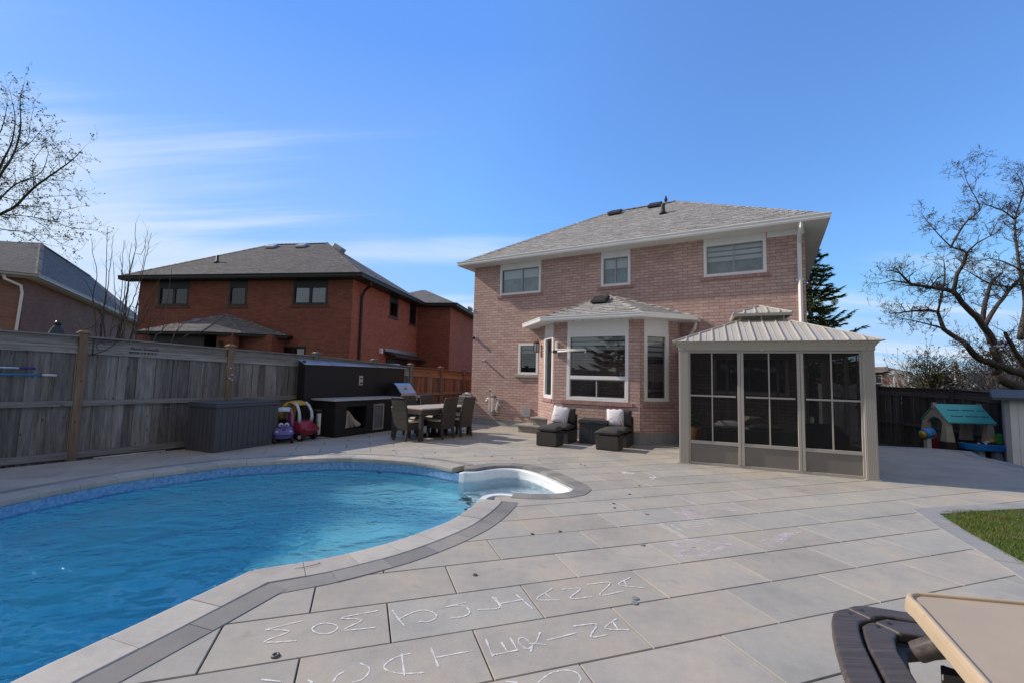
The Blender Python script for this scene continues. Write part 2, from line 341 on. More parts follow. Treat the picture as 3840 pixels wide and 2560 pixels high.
# pool liner: mottled blue, with a mosaic band near the top
m, nt, b = newmat('pool_liner'); oc = tcoord(nt)
f = noise(nt, oc, 22, 4, .75); f1 = noise(nt, oc, 3, 3)
base = ramp(nt, f, [(.35, (.42, .88, .95)), (.65, (.55, .95, .98))])
band = ramp(nt, f, [(.40, (.10, .26, .50)), (.60, (.24, .44, .66))])
sx = nt.nodes.new('ShaderNodeSeparateXYZ'); lk(nt, oc, sx.inputs[0])
bf = ramp(nt, mt(nt, 'ADD', sx.outputs[2], 1.0), [(.70, (0, 0, 0)), (.705, (1, 1, 1))])
lk(nt, mixc(nt, bf, base, band), b.inputs['Base Color']); b.inputs['Roughness'].default_value = .6
# pool water: fresnel mirror over a clear surface, blue by absorption in its depth
m, nt, b = newmat('pool_water'); N = nt.nodes; N.remove(b); out = N['Material Output']
oc = tcoord(nt)
r1_ = noise(nt, oc, 1.7, 2, .5, (1.0, 1.6, 1), .6); r2_ = noise(nt, oc, 7, 2, .55, (1, 1.5, 1), .5)
amp = ramp(nt, noise(nt, oc, .45, 2), [(.40, (.12, .12, .12)), (.58, (1, 1, 1))])
h = mt(nt, 'ADD', r1_, mt(nt, 'MULTIPLY', mt(nt, 'MULTIPLY', r2_, amp), .62))
bp = bump(nt, h, 1.0, .085)
tr = N.new('ShaderNodeBsdfTransparent'); gl = N.new('ShaderNodeBsdfGlossy'); gl.inputs['Roughness'].default_value = .03; gl.inputs[0].default_value = (.62, .72, .82, 1)
rf = N.new('ShaderNodeBsdfRefraction'); rf.inputs['IOR'].default_value = 1.33; rf.inputs['Roughness'].default_value = 0; lk(nt, bp, rf.inputs['Normal'])
lk(nt, bp, gl.inputs['Normal'])
fr = N.new('ShaderNodeFresnel'); fr.inputs[0].default_value = 1.33; lk(nt, bp, fr.inputs['Normal'])
m2 = N.new('ShaderNodeMixShader'); m2.inputs[0].default_value = .96; lk(nt, tr.outputs[0], m2.inputs[1]); lk(nt, rf.outputs[0], m2.inputs[2])
mx = N.new('ShaderNodeMixShader'); lk(nt, fr.outputs[0], mx.inputs[0]); lk(nt, m2.outputs[0], mx.inputs[1]); lk(nt, gl.outputs[0], mx.inputs[2]); lk(nt, mx.outputs[0], out.inputs[0])
va = N.new('ShaderNodeVolumeAbsorption'); va.inputs[0].default_value = (.0, .68, .85, 1); va.inputs[1].default_value = .33; lk(nt, va.outputs[0], out.inputs['Volume'])
# leaves, buds, grass
def leafmat(name, a, b_, rough=.7, trans=.25):
    m, nt, b = newmat(name); ri = rnd_island(nt)
    lk(nt, ramp(nt, ri, [(0, a), (1, b_)]), b.inputs['Base Color']); b.inputs['Roughness'].default_value = rough; b.inputs['Specular IOR Level'].default_value = .2
leafmat('grass_blade', (.045, .095, .012), (.16, .21, .045))
m = MATS['grass_blade']; nt = m.node_tree; b = nt.nodes['Principled BSDF']; src = b.inputs['Base Color'].links[0].from_socket
lk(nt, mixc(nt, mt(nt, 'MULTIPLY', ramp(nt, noise(nt, tcoord(nt), 3.2, 4, .6), [(.45, (0, 0, 0)), (.65, (1, 1, 1))]), .7), src, (.20, .19, .06)), b.inputs['Base Color'])
leafmat('spruce_needles', (.018, .042, .012), (.08, .115, .03))
leafmat('bud_brown', (.05, .03, .025), (.12, .065, .05))
leafmat('bud_olive', (.06, .055, .03), (.13, .12, .06))
leafmat('plant_leaf', (.02, .06, .01), (.10, .20, .03))
leafmat('far_foliage', (.045, .05, .02), (.13, .12, .05))
leafmat('dead_leaf', (.06, .03, .015), (.22, .09, .03))
m, nt, b = newmat('brown_woodgrain'); oc = tcoord(nt)
g = noise(nt, oc, 1, 5, .7, (3, 60, 60), .6)
lk(nt, ramp(nt, g, [(.35, (.052, .041, .035)), (.7, (.115, .094, .082))]), b.inputs['Base Color']); b.inputs['Roughness'].default_value = .5
lk(nt, bump(nt, g, .6, .003), b.inputs['Normal'])
# ---- surveyed coordinates (metres)
POOL_FAR = [(-5.746,5.151),(-5.589,5.83),(-5.275,6.592),(-4.729,7.307),(-4.483,7.526),(-3.198,8.117),(-2.187,8.089),(-1.408,7.827),(-0.796,7.402)]
POOL_NEAR = [(-2.403,2.291),(-2.331,2.522),(-2.23,2.811),(-2.137,3.089),(-2.047,3.367),(-1.979,3.57),(-1.785,3.669),(-1.547,3.801),(-1.346,3.954),(-1.143,4.129),(-0.951,4.348),(-0.797,4.562),(-0.625,4.846),(-0.501,5.157),(-0.4,5.487),(-0.331,5.803)]
CHALK = {'mom': [[(-1.439,2.789),(-1.292,2.778),(-1.378,2.67),(-1.203,2.686)],[(-1.439,2.789),(-1.266,2.894)],[(-1.17,2.812),(-1.159,2.853),(-1.107,2.874),(-1.038,2.853),(-1.018,2.813),(-1.037,2.775),(-1.079,2.76),(-1.134,2.774),(-1.17,2.812)],[(-0.836,3.034),(-1.04,2.936),(-0.905,2.919),(-0.97,2.807),(-0.793,2.84)]],'name_one': [[(-0.747,3.048),(-0.672,2.933),(-0.619,2.862)],[(-0.682,2.933),(-0.604,3.024),(-0.535,3.054),(-0.465,3.02),(-0.443,2.972),(-0.479,2.923),(-0.544,2.916)],[(-0.4,3.101),(-0.269,3.172)],[(-0.35,3.125),(-0.272,3.112),(-0.235,3.041),(-0.269,2.99),(-0.351,2.967)],[(-0.186,3.074),(-0.041,3.112),(-0.096,3.253)],[(-0.022,3.106),(-0.073,3.243)],[(-0.042,3.159),(0.128,3.23)],[(0.071,3.297),(0.182,3.101)],[(0.339,3.396),(0.219,3.234),(0.381,3.23)],[(0.283,3.319),(0.328,3.239)],[(0.411,3.387),(0.549,3.406),(0.457,3.257),(0.616,3.288)],[(0.609,3.474),(0.79,3.51),(0.676,3.314),(0.864,3.385)],[(0.971,3.61),(0.854,3.483),(1.034,3.44)],[(0.908,3.562),(0.91,3.465)]],'name_two': [[(-0.773,2.502),(-0.714,2.467),(-0.703,2.422),(-0.718,2.378),(-0.759,2.352)],[(-0.857,2.353),(-0.853,2.404),(-0.829,2.43)],[(-0.989,2.363),(-0.956,2.343)],[(-1.221,2.357),(-1.116,2.346)],[(-0.518,2.596),(-0.591,2.56),(-0.631,2.51),(-0.635,2.47),(-0.594,2.439),(-0.518,2.426),(-0.415,2.439)],[(-0.571,2.59),(-0.512,2.41)],[(-0.419,2.652),(-0.35,2.487)],[(-0.385,2.561),(-0.176,2.635)],[(-0.113,2.746),(-0.063,2.583)],[(-0.068,2.597),(0.074,2.647)],[(0.032,2.765),(0.074,2.647)],[(-0.021,2.721),(0.018,2.627)],[(0.216,2.831),(0.169,2.702),(0.114,2.767),(0.083,2.754),(0.089,2.706),(0.13,2.659),(0.169,2.702)],[(0.159,2.686),(0.149,2.635)],[(0.141,2.717),(0.243,2.705)],[(0.249,2.748),(0.437,2.833)],[(0.425,2.903),(0.574,2.932),(0.518,2.797),(0.621,2.818)],[(0.721,3.003),(0.625,2.891),(0.771,2.876)],[(0.687,2.967),(0.701,2.888)]],'ring': [[(0.174,2.384),(0.243,2.456),(0.323,2.485),(0.382,2.468),(0.398,2.418),(0.382,2.389)],[(0.012,2.386),(0.07,2.379)]],'heart': [[(2.181,4.368),(1.954,4.44),(1.829,4.473),(1.667,4.48),(1.564,4.405),(1.572,4.291),(1.671,4.266),(1.765,4.287),(1.628,4.186),(1.526,4.135),(1.494,4.047),(1.555,4.0),(1.663,4.015),(1.788,4.093),(1.92,4.204),(2.178,4.362)],[(2.151,4.359),(1.939,4.426),(1.824,4.456),(1.673,4.462),(1.578,4.393),(1.585,4.287),(1.677,4.264),(1.764,4.284),(1.637,4.19),(1.542,4.142),(1.511,4.06),(1.569,4.016),(1.669,4.03),(1.786,4.103),(1.909,4.207),(2.148,4.353)],[(2.12,4.35),(1.925,4.411),(1.818,4.439),(1.68,4.444),(1.592,4.381),(1.598,4.284),(1.683,4.262),(1.764,4.281),(1.646,4.194),(1.558,4.15),(1.529,4.073),(1.582,4.032),(1.676,4.045),(1.784,4.113),(1.898,4.209),(2.118,4.344)],[(2.086,4.339),(1.909,4.394),(1.812,4.42),(1.688,4.425),(1.608,4.367),(1.613,4.28),(1.69,4.26),(1.763,4.277),(1.656,4.198),(1.576,4.158),(1.549,4.088),(1.598,4.051),(1.683,4.062),(1.781,4.124),(1.885,4.212),(2.083,4.334)],[(1.756,4.209),(1.839,4.292),(1.87,4.278),(1.792,4.181),(1.749,4.194)],[(1.571,4.388),(1.711,4.398),(1.798,4.337)],[(1.533,4.121),(1.634,4.202),(1.745,4.239)],[(1.776,4.435),(1.875,4.375),(1.922,4.313)]],'scribble': [[(1.94,5.375),(2.028,5.097)],[(2.106,5.527),(2.243,5.158)],[(1.959,5.342),(2.204,5.499),(1.971,5.293)],[(1.978,5.323),(2.219,5.474),(1.991,5.276)],[(1.997,5.305),(2.234,5.449),(2.012,5.258)],[(2.015,5.287),(2.249,5.425),(2.032,5.24)],[(2.034,5.269),(2.263,5.401),(2.052,5.223)],[(2.053,5.252),(2.278,5.377),(2.072,5.206)],[(2.071,5.234),(2.292,5.353),(2.091,5.189)],[(2.089,5.217),(2.306,5.329),(2.111,5.171)],[(2.355,5.485),(2.712,5.577),(2.815,5.47),(2.529,5.525)]],'boxes': [[(1.613,4.914),(1.75,4.513)],[(1.66,4.93),(1.779,4.54)],[(1.756,4.904),(1.825,4.69)],[(1.756,4.904),(2.306,5.086)],[(1.876,4.892),(1.925,4.806)],[(1.876,4.892),(2.242,5.024)],[(1.649,4.938),(2.317,5.128)],[(1.97,4.849),(2.295,4.985)]],'fan': [[(2.462,4.473),(2.545,4.295)],[(2.937,4.766),(3.068,4.699)],[(2.493,4.482),(2.937,4.766)],[(2.518,4.477),(2.943,4.759)],[(2.543,4.472),(2.949,4.752)],[(2.567,4.466),(2.956,4.745)],[(2.592,4.461),(2.962,4.737)],[(2.617,4.456),(2.968,4.73)],[(2.642,4.451),(2.974,4.723)],[(2.666,4.446),(2.98,4.716)],[(2.512,4.449),(2.566,4.37)],[(2.564,4.453),(2.612,4.373)],[(2.617,4.456),(2.658,4.376)],[(2.669,4.459),(2.705,4.379)],[(2.722,4.463),(2.751,4.382)],[(2.775,4.466),(2.798,4.385)],[(2.828,4.47),(2.844,4.388)],[(2.88,4.473),(2.891,4.391)],[(2.99,4.829),(3.025,4.715)],[(2.994,4.809),(3.044,4.728)],[(2.998,4.79),(3.063,4.741)],[(3.002,4.771),(3.082,4.753)],[(3.006,4.752),(3.102,4.766)],[(3.01,4.733),(3.121,4.779)]],'triangle': [[(1.874,7.638),(1.93,7.438),(2.087,7.496),(1.923,7.618),(1.874,7.638)],[(1.891,7.598),(2.064,7.477)],[(1.897,7.516),(2.117,7.54)],[(1.926,7.56),(1.985,7.444)],[(2.243,7.201),(2.383,7.292),(2.242,7.09)]]}
RTREE = [([(20.27,17.29,1.27),(19.77,17.31,1.63),(19.19,17.33,1.86),(19.02,17.36,2.06)],[0.28,0.25,0.22,0.19]),([(19.06,17.4,2.06),(19.22,17.45,2.62),(19.07,17.5,3.18)],[0.19,0.17,0.16]),([(19.25,17.6,3.33),(18.67,17.38,3.96),(17.83,17.17,4.62),(17.08,16.95,5.22),(16.05,16.73,5.32),(15.04,16.51,5.41),(14.46,16.3,5.75),(13.87,16.08,5.78)],[0.17,0.16,0.14,0.12,0.09,0.07,0.045,0.02]),([(15.58,17.11,5.55),(15.03,17.28,5.69),(14.62,17.45,5.57)],[0.05,0.035,0.015]),([(17.45,17.31,5.3),(17.49,17.17,5.99),(17.66,17.04,6.39),(17.66,16.91,6.78),(17.1,16.78,6.89),(16.78,16.64,6.91)],[0.1,0.09,0.08,0.06,0.045,0.03]),([(18.04,17.9,7.27),(18.3,17.88,7.77),(18.77,17.87,8.44),(19.27,17.85,8.85),(19.14,17.84,9.4),(18.81,17.82,10.0),(18.62,17.81,10.86)],[0.06,0.055,0.045,0.035,0.025,0.018,0.008]),([(17.92,17.77,7.28),(17.53,17.76,7.66),(17.06,17.75,8.2),(16.75,17.73,8.61)],[0.04,0.03,0.02,0.01]),([(18.4,17.61,7.0),(18.64,17.44,7.34),(19.0,17.26,7.59),(19.07,17.09,8.02)],[0.05,0.04,0.03,0.015]),([(19.21,17.61,3.33),(19.08,17.79,4.21),(19.66,17.98,5.73),(20.39,18.16,6.34)],[0.15,0.12,0.08,0.04]),([(18.82,17.52,3.98),(19.42,17.64,4.73),(20.29,17.76,5.65),(21.01,17.88,6.34),(21.63,18.0,7.59)],[0.12,0.1,0.08,0.06,0.04]),([(20.73,17.64,2.03),(19.45,17.42,2.35),(18.2,17.2,2.73),(17.42,16.98,3.28)],[0.22,0.2,0.16,0.13]),([(18.17,17.71,3.35),(17.43,17.75,3.87),(17.26,17.8,4.56),(16.58,17.84,4.62),(15.99,17.89,4.54),(15.44,17.93,4.48)],[0.13,0.11,0.08,0.06,0.04,0.015]),([(16.82,17.34,4.48),(16.94,17.11,5.77),(16.7,16.87,6.41)],[0.06,0.04,0.02]),([(17.47,17.79,3.88),(16.69,17.78,4.1),(15.72,17.77,4.27)],[0.06,0.04,0.015]),([(20.39,17.68,3.55),(20.9,17.86,5.05),(20.96,18.05,7.08),(21.18,18.24,8.68),(21.85,18.43,10.08),(21.72,18.62,11.07)],[0.14,0.1,0.07,0.05,0.03,0.01]),([(20.19,17.67,5.63),(19.56,17.88,5.81),(19.07,18.09,6.24),(18.81,18.3,6.59)],[0.06,0.05,0.03,0.015]),([(20.22,17.42,8.36),(19.89,17.57,8.8),(19.48,17.72,9.05),(19.27,17.87,9.36)],[0.05,0.035,0.02,0.01]),([(20.51,17.46,6.22),(20.11,17.67,6.61),(19.63,17.89,6.86),(19.22,18.11,6.75)],[0.05,0.04,0.025,0.01]),([(20.93,17.8,2.11),(20.05,17.6,3.07),(19.52,17.4,3.75)],[0.2,0.12,0.08])]
LTREE = [([(-11.92,9.35,3.22),(-11.71,9.29,3.8),(-11.46,9.22,4.37),(-11.06,9.15,4.6),(-10.82,9.08,4.68),(-10.42,9.01,4.85),(-10.02,8.95,5.22),(-9.55,8.88,5.52),(-9.17,8.81,5.74),(-8.9,8.74,5.94)],[0.12,0.1,0.09,0.05,0.04,0.035,0.03,0.022,0.015,0.007]),([(-12.21,9.69,3.89),(-11.92,9.67,5.14),(-11.61,9.66,5.77),(-11.34,9.64,6.28),(-11.23,9.62,6.85),(-11.3,9.61,7.58),(-11.22,9.59,7.94)],[0.09,0.06,0.035,0.025,0.018,0.01,0.004]),([(-11.97,9.55,4.78),(-11.58,9.5,5.51),(-11.34,9.46,6.02),(-11.13,9.41,6.47),(-11.07,9.36,6.95),(-11.17,9.31,7.48)],[0.06,0.04,0.03,0.02,0.012,0.005]),([(-11.82,9.5,4.46),(-11.33,9.48,5.18),(-10.98,9.45,5.5),(-10.44,9.42,5.75),(-10.28,9.39,6.21)],[0.05,0.025,0.02,0.012,0.006]),([(-11.25,9.44,4.8),(-10.67,9.46,4.78),(-10.09,9.48,4.68),(-9.74,9.5,4.56),(-9.22,9.52,4.53),(-8.95,9.54,4.39)],[0.02,0.012,0.01,0.008,0.006,0.003]),([(-11.52,9.53,4.69),(-11.44,9.63,4.54),(-10.93,9.73,4.5),(-10.64,9.82,4.28),(-10.4,9.92,4.25)],[0.02,0.015,0.01,0.006,0.003]),([(-11.67,9.57,5.54),(-11.58,9.68,5.31),(-11.38,9.78,5.26),(-10.88,9.88,5.38),(-10.56,9.98,5.46),(-10.26,10.09,5.53)],[0.02,0.018,0.014,0.01,0.007,0.003]),([(-11.15,9.64,5.08),(-10.73,9.76,5.11),(-10.29,9.88,5.1),(-10.05,10.0,5.25)],[0.015,0.01,0.006,0.003]),([(-11.26,9.57,6.24),(-10.88,9.49,6.4),(-10.55,9.41,6.68),(-10.32,9.33,6.85)],[0.012,0.01,0.006,0.003]),([(-11.34,9.64,6.28),(-11.2,9.76,6.66),(-11.31,9.87,7.12),(-11.4,9.98,7.55)],[0.012,0.008,0.005,0.003]),([(-12.07,9.66,5.76),(-11.95,9.68,6.41),(-11.75,9.7,6.87),(-11.69,9.71,7.57)],[0.05,0.03,0.015,0.005]),([(-10.73,9.59,5.48),(-10.73,9.52,5.85),(-10.65,9.45,6.07),(-10.29,9.38,6.45),(-10.04,9.31,6.37)],[0.012,0.01,0.008,0.005,0.003]),([(-10.87,9.63,4.84),(-10.46,9.65,4.61),(-10.31,9.67,4.4),(-10.1,9.69,4.25),(-9.71,9.7,4.1)],[0.01,0.008,0.006,0.004,0.002])]
SHRUB = [[(-9.02,10.07,2.14),(-8.84,9.98,2.69),(-8.71,9.9,3.5),(-8.61,9.81,3.73),(-8.48,9.72,4.18),(-8.44,9.63,4.75)],[(-9.71,10.41,2.21),(-9.78,10.51,3.13),(-9.89,10.61,3.68),(-10.03,10.71,4.37),(-10.15,10.8,5.01)],[(-8.74,9.95,3.76),(-8.57,10.01,4.14),(-8.53,10.07,4.67)],[(-8.98,10.15,2.15),(-8.64,10.08,3.44),(-8.48,10.01,4.34)],[(-8.56,10.08,3.72),(-8.55,10.13,4.17),(-8.54,10.18,4.7)],[(-9.7,10.42,2.26),(-9.56,10.33,3.62),(-9.47,10.24,4.62)],[(-9.48,10.27,2.33),(-9.75,10.18,3.07),(-9.62,10.09,3.67),(-9.69,10.0,4.18),(-9.64,9.9,4.41)],[(-9.23,10.33,3.37),(-9.26,10.3,3.88),(-9.3,10.26,4.19)],[(-9.24,10.43,3.44),(-9.43,10.52,3.67),(-9.55,10.62,4.63)],[(-8.3,10.2,2.1),(-8.16,10.3,2.49),(-8.15,10.4,3.94)],[(-8.45,10.09,2.11),(-8.06,10.0,2.71),(-7.83,9.92,3.02)],[(-8.9,10.26,2.11),(-8.56,10.17,2.59),(-8.2,10.07,3.34)],[(-8.64,10.02,2.1),(-8.36,10.0,2.95),(-8.05,9.98,3.63)],[(-7.94,10.27,2.11),(-7.7,10.2,2.49),(-7.48,10.13,2.66)],[(-7.53,9.93,2.12),(-7.41,10.0,2.28),(-7.22,10.07,2.41)],[(-8.93,10.09,2.7),(-8.73,10.18,2.92),(-8.48,10.27,3.53)],[(-9.53,10.44,2.24),(-9.03,10.41,2.61),(-8.68,10.39,3.0)],[(-10.04,10.18,2.18),(-9.69,10.18,2.44),(-9.37,10.18,2.95)],[(-7.96,10.29,2.11),(-7.8,10.31,2.45),(-7.83,10.32,2.7)],[(-8.53,10.24,2.12),(-8.17,10.26,2.41),(-7.93,10.28,2.7)],[(-8.92,10.46,2.13),(-8.99,10.47,2.88),(-8.91,10.47,3.4),(-8.99,10.47,3.67)],[(-9.25,10.16,2.22),(-9.23,10.2,2.96),(-9.37,10.25,3.61),(-9.46,10.29,4.01)],[(-9.5,10.04,2.55),(-9.66,10.0,3.29),(-9.82,9.96,3.53)],[(-9.23,10.49,3.61),(-9.25,10.49,4.06),(-9.26,10.5,4.55)],[(-8.47,10.23,2.12),(-8.33,10.13,2.84),(-8.17,10.03,3.34),(-8.15,9.94,3.72)]]
ANCHORS = [(-1.249,2.546),(-0.245,3.591),(0.532,4.617),(0.246,4.528),(0.921,3.277),(0.898,3.212),(1.275,4.304),(1.609,5.265),(1.32,5.67),(1.286,5.487),(1.642,6.138),(1.919,6.636),(-0.673,8.763),(-0.341,8.75),(0.564,8.48),(1.3,8.182),(1.356,8.054),(-2.358,9.146),(-1.486,8.995),(-0.668,8.752),(-0.341,8.725),(0.054,8.624)]
# ------------------------------------------------------------------ mesh helpers
class MB:
    def __init__(s): s.v = []; s.f = []; s.sm = []
    def add(s, vs, fs, smooth=False, M=None):
        o = len(s.v)
        s.v += [tuple(M @ Vector(p)) for p in vs] if M else [tuple(p) for p in vs]
        s.f += [tuple(i+o for i in f) for f in fs]; s.sm += [smooth]*len(fs); return s
    def box(s, x0, x1, y0, y1, z0, z1, M=None):
        vs = [(x0, y0, z0), (x1, y0, z0), (x1, y1, z0), (x0, y1, z0), (x0, y0, z1), (x1, y0, z1), (x1, y1, z1), (x0, y1, z1)]
        return s.add(vs, [(0, 3, 2, 1), (4, 5, 6, 7), (0, 1, 5, 4), (1, 2, 6, 5), (2, 3, 7, 6), (3, 0, 4, 7)], False, M)
    def quad(s, a, b, c, d): return s.add([a, b, c, d], [(0, 1, 2, 3)])
    def poly(s, pts): return s.add(pts, [tuple(range(len(pts)))])
    def prism(s, pts, z0, z1, M=None, smooth=False, scale_top=None):
        n = len(pts)
        if scale_top:
            cx = sum(p[0] for p in pts)/n; cy = sum(p[1] for p in pts)/n
            tp = [(cx+(p[0]-cx)*scale_top, cy+(p[1]-cy)*scale_top, z1) for p in pts]
        else: tp = [(p[0], p[1], z1) for p in pts]
        vs = [(p[0], p[1], z0) for p in pts]+tp
        o = len(s.v); s.add(vs, [tuple(range(n-1, -1, -1)), tuple(range(n, 2*n))], False, M)
        s.f += [(o+i, o+(i+1) % n, o+n+(i+1) % n, o+n+i) for i in range(n)]; s.sm += [smooth]*n; return s
    def tube(s, pts, r, n=8, caps=True, smooth=True, M=None):
        pts = [Vector(p) for p in pts]; k = len(pts)
        rs = r if isinstance(r, (list, tuple)) else [r]*k
        vs = []; ref = None
        for i, p in enumerate(pts):
            d = (pts[min(i+1, k-1)]-pts[max(i-1, 0)]).normalized()
            if ref is None:
                ref = Vector((0, 0, 1)) if abs(d.z) < .9 else Vector((1, 0, 0))
            a = d.cross(ref); 
            if a.length < 1e-5: a = d.cross(Vector((1, .3, 0)))
            a.normalize(); b = d.cross(a).normalized(); ref = a.cross(d)
            for j in range(n):
                t = 2*math.pi*j/n; vs.append(p+a*(math.cos(t)*rs[i])+b*(math.sin(t)*rs[i]))
        fs = [(i*n+j, (i+1)*n+j, (i+1)*n+(j+1) % n, i*n+(j+1) % n) for i in range(k-1) for j in range(n)]
        o = len(s.v); s.add(vs, fs, smooth, M)
        if caps: s.f += [tuple(o+j for j in range(n)), tuple(o+(k-1)*n+j for j in range(n-1, -1, -1))]; s.sm += [False, False]
        return s
    def lathe(s, prof, n=16, c=(0, 0, 0), M=None, smooth=True):
        vs = [(c[0]+r*math.cos(2*math.pi*j/n), c[1]+r*math.sin(2*math.pi*j/n), c[2]+z) for r, z in prof for j in range(n)]
        fs = [(i*n+j, i*n+(j+1) % n, (i+1)*n+(j+1) % n, (i+1)*n+j) for i in range(len(prof)-1) for j in range(n)]
        o = len(s.v); s.add(vs, fs, smooth, M)
        s.f += [tuple(o+j for j in range(n-1, -1, -1)), tuple(o+(len(prof)-1)*n+j for j in range(n))]; s.sm += [False, False]; return s
    def sweep(s, path, prof, closed=False, z=0, smooth=False, caps=True):
        """prof: (out, z) pairs; out is to the right of the direction of travel"""
        k = len(path); P = [Vector((p[0], p[1])) for p in path]; zz = [p[2] if len(p) > 2 else z for p in path]; vs = []
        for i in range(k):
            a = P[i]-P[i-1] if (closed or i > 0) else P[1]-P[0]
            b = P[(i+1) % k]-P[i] if (closed or i < k-1) else P[k-1]-P[k-2]
            na = Vector((a.y, -a.x)).normalized(); nb = Vector((b.y, -b.x)).normalized()
            n_ = (na+nb); 
            if n_.length < 1e-6: n_ = na
            n_.normalize(); sc = 1/max(.35, n_.dot(na))
            for o_, z_ in prof: q = P[i]+n_*(o_*sc); vs.append((q.x, q.y, zz[i]+z_))
        m_ = len(prof); o = len(s.v); rng = k if closed else k-1
        fs = [(i*m_+j, i*m_+(j+1) % m_, ((i+1) % k)*m_+(j+1) % m_, ((i+1) % k)*m_+j) for i in range(rng) for j in range(m_)]
        s.add(vs, fs, smooth)
        if not closed and caps: s.f += [tuple(o+j for j in range(m_-1, -1, -1)), tuple(o+(k-1)*m_+j for j in range(m_))]; s.sm += [False, False]
        return s
    def build(s, name, mat=None, parent=None, bevel=0, seg=2, loc=None, rotz=0, subsurf=0, weld=False):
        me = bpy.data.meshes.new(name); me.from_pydata(s.v, [], s.f); me.validate(); me.update()
        if len(me.polygons) == len(s.sm): me.polygons.foreach_set('use_smooth', s.sm)
        bm = bmesh.new(); bm.from_mesh(me)
        if weld: bmesh.ops.remove_doubles(bm, verts=bm.verts, dist=1e-5)
        if len(bm.faces) < 60000: bmesh.ops.recalc_face_normals(bm, faces=bm.faces)
        bm.to_mesh(me); bm.free()
        uvl = me.uv_layers.new(name='UVMap')
        if len(me.polygons) < 40000:
            for p in me.polygons:
                n = p.normal
                t = Vector((0, 0, 1)).cross(n)
                t = Vector((1, 0, 0)) if t.length < 1e-3 else t.normalized()
                b = n.cross(t)
                for li in p.loop_indices:
                    c_ = me.vertices[me.loops[li].vertex_index].co; uvl.data[li].uv = (c_.dot(t), c_.dot(b))
        o = bpy.data.objects.new(name, me); S.collection.objects.link(o)
        if mat: me.materials.append(MATS[mat])
        if parent: o.parent = parent
        if loc is not None: o.location = loc
        if rotz: o.rotation_euler = (0, 0, rotz)
        if subsurf:
            md = o.modifiers.new('subsurf', 'SUBSURF'); md.levels = md.render_levels = subsurf
        if bevel:
            md = o.modifiers.new('bevel', 'BEVEL'); md.width = bevel; md.segments = seg; md.limit_method = 'ANGLE'; md.angle_limit = R(35)
        return o
def tag(o, label=None, cat=None, group=None, kind=None):
    for k, v in (('label', label), ('category', cat), ('group', group), ('kind', kind)):
        if v: o[k] = v
    return o
def thing(name, label, cat, loc=(0, 0, 0), rotz=0, group=None, pitch=0):
    o = bpy.data.objects.new(name, None); S.collection.objects.link(o); o.location = loc; o.rotation_euler = (pitch, 0, rotz)
    o.empty_display_size = .2
    return tag(o, label, cat, group)
def dup(root, loc, rotz, label=None):
    r = root.copy(); S.collection.objects.link(r); r.location = loc; r.rotation_euler = (0, 0, rotz)
    if label: r['label'] = label
    for ch in list(root.children):
        c_ = ch.copy(); S.collection.objects.link(c_); c_.parent = r
        for g in list(ch.children):
            d_ = g.copy(); S.collection.objects.link(d_); d_.parent = c_
    return r
def catmull(pts, step, closed=False):
    P = [Vector(p) for p in pts]; n = len(P); out = []
    for i in range(n if closed else n-1):
        p0 = P[(i-1) % n] if closed or i > 0 else P[0]*2-P[1]
        p1 = P[i]; p2 = P[(i+1) % n]; p3 = P[(i+2) % n] if closed or i < n-2 else P[n-1]*2-P[n-2]
        k = max(1, int((p2-p1).length/step))
        for j in range(k):
            t = j/k
            out.append(.5*((2*p1)+(p2-p0)*t+(2*p0-5*p1+4*p2-p3)*t*t+(3*p1-p0-3*p2+p3)*t**3))
    if not closed: out.append(P[-1])
    return out
def offset_poly(pts, d):
    n = len(pts); out = []
    for i in range(n):
        a = Vector(pts[i])-Vector(pts[i-1]); b = Vector(pts[(i+1) % n])-Vector(pts[i])
        na = Vector((a.y, -a.x)).normalized(); nb = Vector((b.y, -b.x)).normalized(); q = na+nb
        if q.length < 1e-6: q = na.copy()
        q.normalize(); q *= d/max(.4, q.dot(na)); out.append((pts[i][0]+q.x, pts[i][1]+q.y))
    return out
def inside(p, poly):
    x, y = p[0], p[1]; r = False; j = len(poly)-1
    for i in range(len(poly)):
        xi, yi = poly[i][0], poly[i][1]; xj, yj = poly[j][0], poly[j][1]
        if (yi > y) != (yj > y) and x < (xj-xi)*(y-yi)/(yj-yi)+xi: r = not r
        j = i
    return r
